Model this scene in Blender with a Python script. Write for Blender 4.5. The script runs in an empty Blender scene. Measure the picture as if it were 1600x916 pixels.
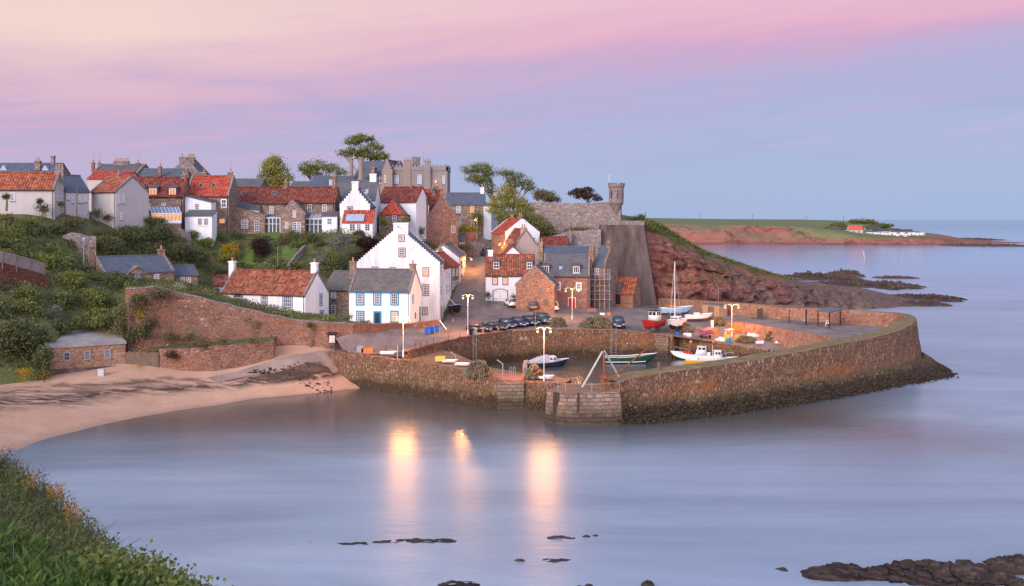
import bpy, bmesh, math, random
import numpy as np
from mathutils import Vector, Matrix, noise
from mathutils.geometry import delaunay_2d_cdt
random.seed(7)
RNG = np.random.default_rng(11)
SC = bpy.context.scene
COL = SC.collection
H, F, HY = 22.0, 1600.0, 343.0          # eye height above the sea, focal length in photo pixels, horizon row
R = math.radians

def D(px, py, Y):                        # survey helper: photo bearing + distance -> place
    return Vector(((px - 800) / F * Y, Y, H - (py - HY) / F * Y))
def G(px, py, z):                        # photo bearing + ground height -> place
    return D(px, py, (H - z) * F / (py - HY))
def XY(px, Y):
    return Vector(((px - 800) / F * Y, Y))
def ZY(py, Y):
    return H - (py - HY) / F * Y

def tag(o, label=None, cat=None, group=None, kind=None):
    if label: o['label'] = label
    if cat: o['category'] = cat
    if group: o['group'] = group
    if kind: o['kind'] = kind
    return o

def empty(name, loc, label, cat, group=None, rz=0):
    o = bpy.data.objects.new(name, None)
    COL.objects.link(o)
    o.location = loc
    o.rotation_euler = (0, 0, rz)
    o.empty_display_size = 0.2
    return tag(o, label, cat, group)

def org_of(o):
    while o.parent: o = o.parent
    return Vector(o.location)

def kids(o):
    return [c for c in COL.objects if c.parent is o]

def dup(root, loc, rz=0, label=None, group=None, scale=None):
    def rec(o, par):
        c = o.copy(); COL.objects.link(c)
        if par: c.parent = par
        for k in list(o.children): rec(k, c)
        return c
    r = rec(root, None)
    r.location = loc; r.rotation_euler = (0, 0, rz)
    if scale: r.scale = scale
    return tag(r, label, None, group)

class MB:
    def __init__(s): s.v = []; s.f = []; s.m = []
    def add(s, verts, faces, mi=0):
        b = len(s.v)
        s.v += [Vector(v) for v in verts]
        s.f += [tuple(i + b for i in f) for f in faces]
        s.m += [mi] * len(faces)
        return s
    def box(s, c, size, rz=0, mi=0, taper=1.0, bottom=False):
        hx, hy, hz = size[0] / 2, size[1] / 2, size[2] / 2
        c = Vector(c)
        if bottom: c = c + Vector((0, 0, hz))
        ca, sa = math.cos(rz), math.sin(rz)
        vs = []
        for z, t in ((-hz, 1), (hz, taper)):
            for x, y in ((-hx, -hy), (hx, -hy), (hx, hy), (-hx, hy)):
                x *= t; y *= t
                vs.append(c + Vector((x * ca - y * sa, x * sa + y * ca, z)))
        return s.add(vs, [(3, 2, 1, 0), (4, 5, 6, 7), (0, 1, 5, 4), (1, 2, 6, 5), (2, 3, 7, 6), (3, 0, 4, 7)], mi)
    def obox(s, o, u, v, w, mi=0):       # corner + three edge vectors
        o, u, v, w = Vector(o), Vector(u), Vector(v), Vector(w)
        vs = [o, o + u, o + u + v, o + v, o + w, o + u + w, o + u + v + w, o + v + w]
        return s.add(vs, [(3, 2, 1, 0), (4, 5, 6, 7), (0, 1, 5, 4), (1, 2, 6, 5), (2, 3, 7, 6), (3, 0, 4, 7)], mi)
    def beam(s, a, b, w, h, mi=0, up=(0, 0, 1)):
        a, b = Vector(a), Vector(b)
        d = (b - a)
        up = Vector(up)
        if abs(d.normalized().dot(up)) > .98: up = Vector((1, 0, 0))
        x = d.cross(up).normalized() * w
        y = x.cross(d).normalized() * h
        return s.obox(a - x / 2 - y / 2, x, y, d, mi)
    def tube(s, pts, rad, n=6, mi=0, cap=True):
        pts = [Vector(p) for p in pts]
        if not isinstance(rad, (list, tuple)): rad = [rad] * len(pts)
        rings = []; prev = None
        for i, p in enumerate(pts):
            t = (pts[min(i + 1, len(pts) - 1)] - pts[max(i - 1, 0)]).normalized()
            if prev is None:
                ref = Vector((0, 0, 1)) if abs(t.z) < .9 else Vector((1, 0, 0))
                x = t.cross(ref).normalized()
            else:
                x = (prev - t * prev.dot(t)).normalized()
            prev = x; y = t.cross(x)
            rings.append([p + (x * math.cos(2 * math.pi * k / n) + y * math.sin(2 * math.pi * k / n)) * rad[i] for k in range(n)])
        vs = [v for r in rings for v in r]
        fs = []
        for i in range(len(pts) - 1):
            for k in range(n):
                a = i * n + k; b = i * n + (k + 1) % n
                fs.append((a, b, b + n, a + n))
        if cap:
            fs.append(tuple(range(n - 1, -1, -1)))
            fs.append(tuple((len(pts) - 1) * n + k for k in range(n)))
        return s.add(vs, fs, mi)
    def lathe(s, prof, c=(0, 0, 0), n=12, mi=0, sx=1, sy=1):
        c = Vector(c); vs = []; fs = []
        for r, z in prof:
            for k in range(n):
                a = 2 * math.pi * k / n
                vs.append(c + Vector((r * math.cos(a) * sx, r * math.sin(a) * sy, z)))
        for i in range(len(prof) - 1):
            for k in range(n):
                a = i * n + k; b = i * n + (k + 1) % n
                fs.append((a, b, b + n, a + n))
        fs.append(tuple(range(n - 1, -1, -1)))
        fs.append(tuple((len(prof) - 1) * n + k for k in range(n)))
        return s.add(vs, fs, mi)
    def ball(s, c, r, n=10, mi=0, sz=1):
        pr = [(r * math.sin(math.pi * (i + .15) / (n / 2 + .3)), -r * sz * math.cos(math.pi * (i + .15) / (n / 2 + .3))) for i in range(n // 2 + 1)]
        return s.lathe(pr, c, n, mi)
    def prism(s, poly, vec, mi=0):       # 3-D polygon extruded along vec
        n = len(poly); poly = [Vector(p) for p in poly]; vec = Vector(vec)
        vs = poly + [p + vec for p in poly]
        fs = [tuple(range(n - 1, -1, -1)), tuple(range(n, 2 * n))]
        fs += [(i, (i + 1) % n, (i + 1) % n + n, i + n) for i in range(n)]
        return s.add(vs, fs, mi)
    def loft(s, rows, mi=0, closed=False):
        n = len(rows[0]); vs = [v for r in rows for v in r]; fs = []
        for i in range(len(rows) - 1):
            for k in range(n if closed else n - 1):
                a = i * n + k; b = i * n + (k + 1) % n
                fs.append((a, b, b + n, a + n))
        return s.add(vs, fs, mi)
    def build(s, name, mats, parent=None, smooth=False, label=None, cat=None, group=None, kind=None, recalc=True, org=None, uv=True):
        me = bpy.data.meshes.new(name)
        if org is None:
            org = org_of(parent) if parent else None
            if org is None:
                xs = [v.x for v in s.v]; ys = [v.y for v in s.v]; zs = [v.z for v in s.v]
                org = Vector(((min(xs) + max(xs)) / 2, (min(ys) + max(ys)) / 2, min(zs)))
        org = Vector(org)
        bm = bmesh.new()
        bv = [bm.verts.new(v - org) for v in s.v]
        for f, mi in zip(s.f, s.m):
            try:
                bf = bm.faces.new([bv[i] for i in f]); bf.material_index = mi; bf.smooth = smooth
            except ValueError:
                pass
        if recalc: bmesh.ops.recalc_face_normals(bm, faces=bm.faces)
        bm.normal_update()
        if uv:
            ul = bm.loops.layers.uv.new('UVMap')
            for f in bm.faces:
                n = f.normal
                if abs(n.z) > .95:
                    for l in f.loops: l[ul].uv = (l.vert.co.x + org.x, l.vert.co.y + org.y)
                else:
                    t = Vector((-n.y, n.x, 0)).normalized(); w = n.cross(t)
                    for l in f.loops:
                        co = l.vert.co + org
                        l[ul].uv = (co.dot(t), co.dot(w) if abs(n.z) > .3 else co.z)
        bm.to_mesh(me); bm.free()
        for m in (mats if isinstance(mats, (list, tuple)) else [mats]): me.materials.append(m)
        o = bpy.data.objects.new(name, me); COL.objects.link(o)
        if parent: o.parent = parent
        else: o.location = org
        return tag(o, label, cat, group, kind)

def fastmesh(name, V, Q, mat, parent=None, org=None, kind=None, label=None, cat=None, group=None, smooth=False):
    V = np.asarray(V, dtype=np.float32); Q = np.asarray(Q, dtype=np.int32)
    k = Q.shape[1]
    if org is None: org = org_of(parent) if parent else Vector(V.min(axis=0) * .5 + V.max(axis=0) * .5)
    V = V - np.array(org, dtype=np.float32)
    me = bpy.data.meshes.new(name)
    me.vertices.add(len(V)); me.vertices.foreach_set('co', V.ravel())
    me.loops.add(Q.size); me.loops.foreach_set('vertex_index', Q.ravel())
    me.polygons.add(len(Q)); me.polygons.foreach_set('loop_start', np.arange(0, Q.size, k, dtype=np.int32))
    if smooth: me.polygons.foreach_set('use_smooth', np.ones(len(Q), dtype=bool))
    me.update(calc_edges=True)
    for m in (mat if isinstance(mat, (list, tuple)) else [mat]): me.materials.append(m)
    o = bpy.data.objects.new(name, me); COL.objects.link(o)
    if parent: o.parent = parent
    else: o.location = org
    return tag(o, label, cat, group, kind)

class TPS:
    def __init__(s, pts, lam=.0008):
        P = np.array([[p[0], p[1]] for p in pts]) / 100.0; z = np.array([p[2] for p in pts]); n = len(P)
        A = np.zeros((n + 3, n + 3)); A[:n, :n] = s.K(P, P) + lam * np.eye(n)
        A[:n, n] = 1; A[:n, n + 1:] = P; A[n, :n] = 1; A[n + 1:, :n] = P.T
        s.P = P; s.w = np.linalg.solve(A, np.concatenate([z, np.zeros(3)]))
    @staticmethod
    def K(a, b):
        r2 = ((a[:, None] - b[None]) ** 2).sum(-1)
        return .5 * r2 * np.log(r2 + 1e-12)
    def many(s, q):
        q = np.asarray(q, dtype=float) / 100.0
        return s.K(q, s.P) @ s.w[:-3] + s.w[-3] + q @ s.w[-2:]
    def __call__(s, x, y): return float(s.many([[x, y]])[0])

def resample(pts, step):
    pts = [Vector(p) for p in pts]; out = [pts[0]]
    for a, b in zip(pts, pts[1:]):
        n = max(1, int(round((b - a).length / step)))
        out += [a.lerp(b, i / n) for i in range(1, n + 1)]
    return out

def inpoly(q, poly):
    q = np.asarray(q); x, y = q[:, 0], q[:, 1]; r = np.zeros(len(q), bool); n = len(poly)
    for i in range(n):
        x1, y1 = poly[i][:2]; x2, y2 = poly[i - 1][:2]
        c = ((y1 > y) != (y2 > y)) & (x < (x2 - x1) * (y - y1) / (y2 - y1 + 1e-12) + x1)
        r ^= c
    return r

def sheet(name, outline, hfun, step, mat, kind='structure', dz=0, jit=.0, nz=.0, label=None, cat=None, skirt=0):
    ol = resample([Vector(p[:2]) for p in outline] + [Vector(outline[0][:2])], step)[:-1]
    xs = [p.x for p in ol]; ys = [p.y for p in ol]
    gx, gy = np.meshgrid(np.arange(min(xs), max(xs), step), np.arange(min(ys), max(ys), step))
    q = np.stack([gx.ravel(), gy.ravel()], 1) + RNG.uniform(-jit, jit, (gx.size, 2))
    q = q[inpoly(q, ol)]
    oa = np.array([[p.x, p.y] for p in ol])
    if len(q):
        d = np.sqrt(((q[:, None] - oa[None]) ** 2).sum(-1)).min(1)
        q = q[d > step * .5]
    co = [Vector(p) for p in oa] + [Vector(p) for p in q]
    n = len(ol)
    v, e, f, *_ = delaunay_2d_cdt(co, [(i, (i + 1) % n) for i in range(n)], [], 1, 1e-4)
    vv = np.array([[p.x, p.y] for p in v]); zz = hfun(vv) + dz
    if nz: zz = zz + np.array([noise.noise(Vector((a * .35, b * .35, 3))) + .5 * noise.noise(Vector((a * .9, b * .9, 7))) for a, b in vv]) * nz
    V = np.column_stack([vv, zz])
    Fc = np.array([fc if True else 0 for fc in f])
    # upward winding
    a, b, c = V[Fc[:, 0]], V[Fc[:, 1]], V[Fc[:, 2]]
    up = np.cross(b - a, c - a)[:, 2] < 0
    Fc[up] = Fc[up][:, ::-1]
    return fastmesh(name, V, Fc, mat, org=Vector((0, 0, 0)), kind=kind, label=label, cat=cat, smooth=True)

# ---------------------------------------------------------------- node helpers
class NT:
    def __init__(s, name):
        s.m = bpy.data.materials.new(name); s.m.use_nodes = True
        s.t = s.m.node_tree; s.t.nodes.clear()
        s.out = s.t.nodes.new('ShaderNodeOutputMaterial')
    def n(s, typ, ins=None, **kw):
        nd = s.t.nodes.new('ShaderNode' + typ)
        for k, v in kw.items(): setattr(nd, k, v)
        for k, v in (ins or {}).items():
            sk = nd.inputs[k]
            if isinstance(v, bpy.types.NodeSocket): s.t.links.new(v, sk)
            elif isinstance(v, bpy.types.Node): s.t.links.new(v.outputs[0], sk)
            else:
                if hasattr(sk.default_value, '__len__') and len(sk.default_value) == 4 and len(v) == 3: v = (*v, 1)
                sk.default_value = v
        return nd
    def math(s, op, a, b=0.0, c=0.0, clamp=False):
        return s.n('Math', {0: a, 1: b, 2: c}, operation=op, use_clamp=clamp).outputs[0]
    def mix(s, fac, a, b, mode='MIX'):
        nd = s.t.nodes.new('ShaderNodeMix'); nd.data_type = 'RGBA'; nd.blend_type = mode
        for sk, v in ((nd.inputs[0], fac), (nd.inputs[6], a), (nd.inputs[7], b)):
            if isinstance(v, bpy.types.NodeSocket): s.t.links.new(v, sk)
            elif isinstance(v, bpy.types.Node): s.t.links.new(v.outputs[0], sk)
            else: sk.default_value = (*v, 1) if hasattr(v, '__len__') and len(v) == 3 else v
        return nd.outputs[2]
    def ramp(s, fac, stops, interp='LINEAR'):
        nd = s.n('ValToRGB', {0: fac}); cr = nd.color_ramp; cr.interpolation = interp
        while len(cr.elements) > 1: cr.elements.remove(cr.elements[-1])
        cr.elements[0].position = stops[0][0]; cr.elements[0].color = (*stops[0][1], 1)
        for p, c in stops[1:]:
            e = cr.elements.new(p); e.color = (*c, 1)
        return nd.outputs[0]
    def noise(s, vec, scale, detail=3, rough=.55, dist=0.0):
        return s.n('TexNoise', {'Vector': vec, 'Scale': scale, 'Detail': detail, 'Roughness': rough, 'Distortion': dist}).outputs[0]
    def bump(s, h, strength=.5, dist=.1):
        return s.n('Bump', {'Height': h, 'Strength': strength, 'Distance': dist}).outputs[0]
    def bsdf(s, col, rough=.8, normal=None, spec=.3, metal=0, **kw):
        ins = {'Base Color': col, 'Roughness': rough, 'Specular IOR Level': spec, 'Metallic': metal}
        if normal is not None: ins['Normal'] = normal
        ins.update(kw)
        b = s.n('BsdfPrincipled', ins)
        s.t.links.new(b.outputs[0], s.out.inputs[0])
        return b
    def pos(s): return s.n('NewGeometry').outputs['Position']
    def uv(s): return s.n('UVMap').outputs[0]
    def map(s, vec, scale=(1, 1, 1), loc=(0, 0, 0)):
        return s.n('Mapping', {'Vector': vec, 'Scale': scale, 'Location': loc}).outputs[0]
    def xyz(s, vec):
        o = s.n('SeparateXYZ', {0: vec}).outputs
        return o[0], o[1], o[2]

def c3(*v):
    return tuple(v)
def lin(r, g, b):                         # sRGB 0..255 -> linear
    f = lambda c: ((c / 255 + .055) / 1.055) ** 2.4 if c > 10 else c / 255 / 12.92
    return (f(r), f(g), f(b))
# ---------------------------------------------------------------- materials
_plain = {}
def plain(name, col, rough=.7, var=.15, metal=0, spec=.3, scale=1.5):
    if name in _plain: return _plain[name]
    t = NT(name); p = t.pos()
    nz = t.noise(p, scale, 4); nz2 = t.noise(p, scale * 7, 2)
    f = t.math('ADD', t.math('MULTIPLY', nz, .7), t.math('MULTIPLY', nz2, .3))
    lo = tuple(c * (1 - var) for c in col); hi = tuple(min(1, c * (1 + var)) for c in col)
    t.bsdf(t.ramp(f, [(.3, lo), (.7, hi)]), rough, None, spec, metal)
    _plain[name] = t.m
    return t.m

def emis(name, col, strength):
    t = NT(name); e = t.n('Emission', {'Color': col, 'Strength': strength})
    t.t.links.new(e.outputs[0], t.out.inputs[0])
    return t.m

def rubble(name, cols, mortar, su=2.2, sv=3.4, bump=.6, stain=None, extra=None, msize=.07, patch=.6):
    """random stones; cols = ramp stops picked per stone"""
    t = NT(name); uv = t.uv()
    dn = t.n('TexNoise', {'Vector': uv, 'Scale': 1.2, 'Detail': 2}).outputs[1]
    w = t.n('VectorMath', {0: uv, 1: t.n('VectorMath', {0: dn, 1: (.25, .18, 0)}, operation='MULTIPLY').outputs[0]}, operation='ADD').outputs[0]
    m = t.map(w, (su, sv, 1))
    vo = t.n('TexVoronoi', {'Vector': m, 'Scale': 1.0}, voronoi_dimensions='2D')
    ed = t.n('TexVoronoi', {'Vector': m, 'Scale': 1.0}, voronoi_dimensions='2D', feature='DISTANCE_TO_EDGE').outputs[0]
    v2 = t.n('TexVoronoi', {'Vector': t.map(m, (.55, .6, 1), (3.3, 1.7, 0)), 'Scale': 1.0}, voronoi_dimensions='2D'); e2 = t.n('TexVoronoi', {'Vector': t.map(m, (.55, .6, 1), (3.3, 1.7, 0)), 'Scale': 1.0}, voronoi_dimensions='2D', feature='DISTANCE_TO_EDGE').outputs[0]
    sel = t.math('GREATER_THAN', t.noise(uv, .32, 3, .6), .56)
    ed = t.math('ADD', t.math('MULTIPLY', ed, t.math('SUBTRACT', 1.0, sel)), t.math('MULTIPLY', e2, sel))
    rnd = t.math('ADD', t.math('MULTIPLY', t.xyz(vo.outputs[1])[0], t.math('SUBTRACT', 1.0, sel)), t.math('MULTIPLY', t.xyz(v2.outputs[1])[0], sel))
    col = t.ramp(rnd, cols)
    p = t.pos()
    big = t.noise(p, .35, 4)
    col = t.mix(t.math('MULTIPLY', t.math('SUBTRACT', big, .35, clamp=True), patch), col, tuple(c * .8 for c in cols[len(cols) // 2][1]), 'MIX')
    fine = t.noise(uv, 9, 3)
    col = t.mix(.35, col, t.mix(fine, (.45, .45, .45), (1.5, 1.5, 1.5)), 'MULTIPLY')
    mf = t.math('LESS_THAN', ed, msize)
    col = t.mix(t.math('MULTIPLY', mf, .8), col, mortar)
    if extra: col = extra(t, col, p, uv)
    hgt = t.math('ADD', t.math('MULTIPLY', t.math('MINIMUM', ed, .25), 3.0), t.math('MULTIPLY', fine, .35))
    t.bsdf(col, .92, t.bump(hgt, bump, .12), .15)
    return t.m

def lichen_bands(t, col, p, uv):
    """orange lichen above the tide line, black weed below it (both grow on the stones by height)"""
    x, y, z = t.xyz(p)
    n1 = t.noise(p, .5, 5, .65); n2 = t.noise(p, 1.8, 4, .6); n3 = t.noise(p, .12, 3)
    zz = t.math('ADD', z, t.math('MULTIPLY', t.math('SUBTRACT', n1, .5), 2.2))
    band = t.math('SUBTRACT', 1.0, t.math('ABSOLUTE', t.math('DIVIDE', t.math('SUBTRACT', zz, 2.7), 1.3)), clamp=True)
    side = t.math('MULTIPLY', t.math('SUBTRACT', x, 2), .05, clamp=True)
    om = t.math('MULTIPLY', t.math('MULTIPLY', band, t.math('MULTIPLY', t.math('SUBTRACT', t.math('ADD', n2, t.math('MULTIPLY', t.math('SUBTRACT', n3, .5), 1.1)), .53, clamp=True), 9, clamp=True)), t.math('ADD', t.math('MULTIPLY', side, .7), .2))
    col = t.mix(t.math('MULTIPLY', om, .8, clamp=True), col, t.mix(n2, (.20, .085, .035), (.48, .17, .04)))
    wm = t.math('SUBTRACT', 1.0, t.math('MULTIPLY', t.math('SUBTRACT', zz, 1.0), 1.5), clamp=True)
    pa = t.noise(p, .23, 5, .65, .4)
    col = t.mix(t.math('MULTIPLY', t.math('SUBTRACT', pa, .52, clamp=True), 3.2, clamp=True), col, t.mix(.5, col, (.13, .085, .06)))
    col = t.mix(t.math('MULTIPLY', t.math('SUBTRACT', .44, pa, clamp=True), 4, clamp=True), col, t.mix(.35, col, (.46, .27, .17)))
    gb_ = t.math('SUBTRACT', 1.0, t.math('ABSOLUTE', t.math('DIVIDE', t.math('SUBTRACT', zz, 1.75), .55)), clamp=True)
    col = t.mix(t.math('MULTIPLY', gb_, .6), col, (.105, .085, .035))
    col = t.mix(t.math('MULTIPLY', wm, .78), col, (.036, .027, .017))
    return col

STONE_RED = [(0, (.16, .07, .045)), (.25, (.34, .145, .085)), (.5, (.24, .125, .09)), (.7, (.42, .20, .12)), (.88, (.22, .155, .13)), (1, (.48, .31, .22))]
STONE_BROWN = [(0, (.13, .08, .055)), (.3, (.27, .16, .11)), (.55, (.20, .15, .12)), (.8, (.36, .24, .17)), (1, (.42, .33, .26))]
def wall_patches(t, col, p, uv):
    a = t.noise(p, .28, 5, .65, .5); b = t.noise(p, .9, 4, .6); x, y, z = t.xyz(p)
    col = t.mix(t.math('MULTIPLY', t.math('SUBTRACT', a, .50, clamp=True), 3.5, clamp=True), col, t.mix(b, (.24, .085, .05), (.44, .19, .11)))
    col = t.mix(t.math('MULTIPLY', t.math('SUBTRACT', b, .55, clamp=True), 3.5, clamp=True), col, (.13, .115, .085))
    return col
STONE_GREY = [(0, (.16, .12, .11)), (.35, (.28, .21, .19)), (.65, (.22, .19, .18)), (1, (.40, .33, .30))]
M = {}
M['stone_red'] = rubble('red_sandstone_rubble', STONE_RED, (.30, .21, .17), 2.9, 4.6)
M['stone_brown'] = rubble('brown_sandstone_rubble', STONE_BROWN, (.28, .22, .18), 2.7, 4.4)
M['stone_grey'] = rubble('grey_stone_rubble', STONE_GREY, (.19, .16, .15), 2.4, 3.6)
M['garden_wall'] = rubble('weathered_garden_wall_stone', STONE_RED, (.26, .18, .15), 3.0, 5.0, .9, extra=wall_patches)
M['harbour'] = rubble('harbour_wall_stone', [(0, (.15, .08, .05)), (.3, (.28, .14, .075)), (.55, (.20, .115, .075)), (.8, (.34, .175, .095)), (1, (.38, .25, .17))],
                      (.07, .05, .04), 4.2, 1.9, 1.0, extra=lichen_bands, msize=.09, patch=.3)
M['apron'] = rubble('weedy_apron_stone', [(0, (.07, .045, .033)), (.4, (.20, .115, .07)), (.75, (.12, .08, .06)), (1, (.32, .21, .15))],
                    (.02, .016, .012), 1.9, 1.9, 1.2, extra=lichen_bands, msize=.13, patch=.2)
def ashlar():
    t = NT('pale_dressed_stone'); uv = t.uv(); p = t.pos()
    dn = t.n('TexNoise', {'Vector': uv, 'Scale': 1.6, 'Detail': 3}).outputs[1]
    w = t.n('VectorMath', {0: uv, 1: t.n('VectorMath', {0: dn, 1: (.16, .12, 0)}, operation='MULTIPLY').outputs[0]}, operation='ADD').outputs[0]
    b = t.n('TexBrick', {'Vector': w, 'Color1': (.33, .25, .20), 'Color2': (.17, .12, .10), 'Mortar': (.07, .055, .05), 'Scale': 1.0, 'Mortar Size': .035, 'Mortar Smooth': .3, 'Brick Width': .85, 'Row Height': .42}, offset=.5)
    n1 = t.noise(p, 1.4, 5, .65); n2 = t.noise(p, 7, 3)
    c = t.mix(t.math('MULTIPLY', t.math('SUBTRACT', n1, .42, clamp=True), 2.2, clamp=True), b.outputs[0], (.30, .17, .11))
    c = t.mix(.4, c, t.mix(n2, (.45, .45, .45), (1.5, 1.5, 1.5)), 'MULTIPLY')
    c = lichen_bands(t, c, p, uv)
    t.bsdf(c, .92, t.bump(t.math('ADD', t.math('MULTIPLY', b.outputs[1], -1), t.math('MULTIPLY', n2, .5)), .8, .08), .15)
    return t.m
M['ashlar'] = ashlar()

def harl(name, col, stain=(.35, .33, .33), amt=.35):
    t = NT(name); p = t.pos()
    n1 = t.noise(t.map(p, (1.6, 1.6, .28)), .9, 6, .7); n2 = t.noise(p, 6, 3)
    c = t.mix(t.math('MULTIPLY', t.math('SUBTRACT', n1, .45, clamp=True), amt * 3), col, tuple(a * b * 1.6 for a, b in zip(col, stain)))
    c = t.mix(.12, c, t.mix(n2, (.7, .7, .7), (1.2, 1.2, 1.2)), 'MULTIPLY')
    t.bsdf(c, .9, t.bump(n2, .25, .03), .15)
    return t.m
M['white'] = harl('white_limewash', (.80, .80, .80), (.40, .39, .38), .5)
M['white_worn'] = harl('worn_white_limewash', (.76, .76, .76), (.36, .35, .36), 1.0)
M['cream'] = harl('cream_harling', (.49, .45, .425), (.4, .4, .4), .4)
M['greyharl'] = harl('grey_harling', (.27, .23, .22), (.35, .35, .35), .5)
M['pinkharl'] = harl('tan_harling', (.46, .35, .29), (.4, .4, .4), .4)
M['mansion'] = harl('weathered_mansion_harling', (.29, .225, .195), (.4, .4, .4), .5)
M['blueharl'] = harl('pale_blue_harling', (.55, .66, .74), (.4, .4, .4), .3)
M['concrete_wall'] = None

def pantile(name, base, alt, moss=(.10, .09, .05), mossamt=.35, pitch=.42):
    t = NT(name); uv = t.uv(); u, v, _ = t.xyz(uv)
    cu = t.math('FLOOR', t.math('DIVIDE', u, pitch)); cv = t.math('FLOOR', t.math('DIVIDE', v, .38))
    cell = t.n('CombineXYZ', {0: cu, 1: cv}).outputs[0]
    wn = t.n('TexWhiteNoise', {'Vector': cell}, noise_dimensions='2D').outputs[0]
    c = t.ramp(wn, [(0, tuple(x * .55 for x in base)), (.35, base), (.7, alt), (1, tuple(min(1, x * 1.25) for x in alt))])
    p = t.pos(); n1 = t.noise(p, .8, 5, .65); n2 = t.noise(p, 3.5, 3)
    c = t.mix(t.math('MULTIPLY', t.math('SUBTRACT', t.math('ADD', n1, t.math('MULTIPLY', n2, .3)), .55, clamp=True), mossamt * 5, clamp=True), c, moss)
    wave = t.math('SINE', t.math('MULTIPLY', u, 2 * math.pi / pitch))
    row = t.math('FRACT', t.math('DIVIDE', v, .38))
    hgt = t.math('ADD', t.math('MULTIPLY', wave, .5), t.math('MULTIPLY', row, -.5))
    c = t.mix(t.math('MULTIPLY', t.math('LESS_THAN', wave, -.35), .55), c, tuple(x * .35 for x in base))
    t.bsdf(c, .85, t.bump(hgt, .9, .07), .2)
    return t.m
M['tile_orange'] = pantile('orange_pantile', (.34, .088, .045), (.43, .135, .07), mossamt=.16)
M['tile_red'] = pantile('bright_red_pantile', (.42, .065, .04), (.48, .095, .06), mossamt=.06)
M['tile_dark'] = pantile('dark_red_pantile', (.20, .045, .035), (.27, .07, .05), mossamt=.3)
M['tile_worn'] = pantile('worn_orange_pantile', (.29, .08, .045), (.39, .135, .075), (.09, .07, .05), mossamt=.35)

def slate(name, c0, c1, moss=(.16, .15, .12), amt=.25):
    t = NT(name); uv = t.uv()
    b = t.n('TexBrick', {'Vector': uv, 'Color1': c0, 'Color2': c1, 'Mortar': tuple(x * .45 for x in c0), 'Scale': 1.0, 'Mortar Size': .02, 'Brick Width': .42, 'Row Height': .26}, offset=.5)
    p = t.pos(); n1 = t.noise(p, .7, 5, .65); n2 = t.noise(p, 5, 3)
    c = t.mix(t.math('MULTIPLY', t.math('SUBTRACT', t.math('ADD', n1, t.math('MULTIPLY', n2, .25)), .55, clamp=True), amt * 5, clamp=True), b.outputs[0], moss)
    c = t.mix(.3, c, t.mix(n2, (.5, .5, .5), (1.5, 1.5, 1.5)), 'MULTIPLY')
    t.bsdf(c, .7, t.bump(b.outputs[1], -.5, .03), .35)
    return t.m
M['slate_blue'] = slate('blue_slate', (.075, .09, .13), (.11, .125, .165))
M['slate_grey'] = slate('grey_slate', (.085, .085, .10), (.13, .125, .135), amt=.4)
M['slate_brown'] = slate('brown_stone_slate', (.10, .085, .085), (.15, .125, .12), (.17, .15, .12), .5)

def concrete(name, c, dark):
    t = NT(name); p = t.pos(); x, y, z = t.xyz(p)
    n1 = t.noise(t.map(p, (.5, .5, .06)), 1, 5, .6); n2 = t.noise(p, 3, 4)
    pl = t.math('LESS_THAN', t.math('FRACT', t.math('MULTIPLY', z, .8)), .05)
    cc = t.ramp(n1, [(.34, dark), (.66, c)]); cc = t.mix(.3, cc, t.mix(n2, (.5, .5, .5), (1.4, 1.4, 1.4)), 'MULTIPLY')
    cc = t.mix(t.math('MULTIPLY', pl, .35), cc, dark)
    t.bsdf(cc, .9, t.bump(n2, .3, .05), .15)
    return t.m
M['conc'] = concrete('stained_concrete', (.165, .122, .105), (.062, .047, .042))
M['conc_light'] = concrete('grey_concrete', (.40, .36, .33), (.24, .21, .2))

def asphalt(name, c, c2):
    t = NT(name); p = t.pos()
    n1 = t.noise(p, .25, 5, .6, .6); n2 = t.noise(p, 14, 2); n3 = t.noise(t.map(p, (1.2, .2, 1)), .5, 4, .6)
    f = t.math('ADD', t.math('MULTIPLY', n1, .6), t.math('MULTIPLY', n3, .4))
    cc = t.mix(.35, t.ramp(f, [(.36, c), (.62, c2)]), t.mix(n2, (.5, .5, .5), (1.5, 1.5, 1.5)), 'MULTIPLY')
    t.bsdf(cc, .85, t.bump(n2, .3, .02), .25)
    return t.m
M['asphalt'] = asphalt('worn_asphalt', (.14, .108, .10), (.27, .205, .182))
M['path'] = concrete('sandy_slip_concrete', (.36, .26, .21), (.25, .18, .15))
M['cobble'] = rubble('cobbled_setts', [(0, (.10, .075, .06)), (.5, (.17, .12, .095)), (1, (.25, .18, .14))], (.06, .05, .04), 4, 4, .6)

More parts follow.
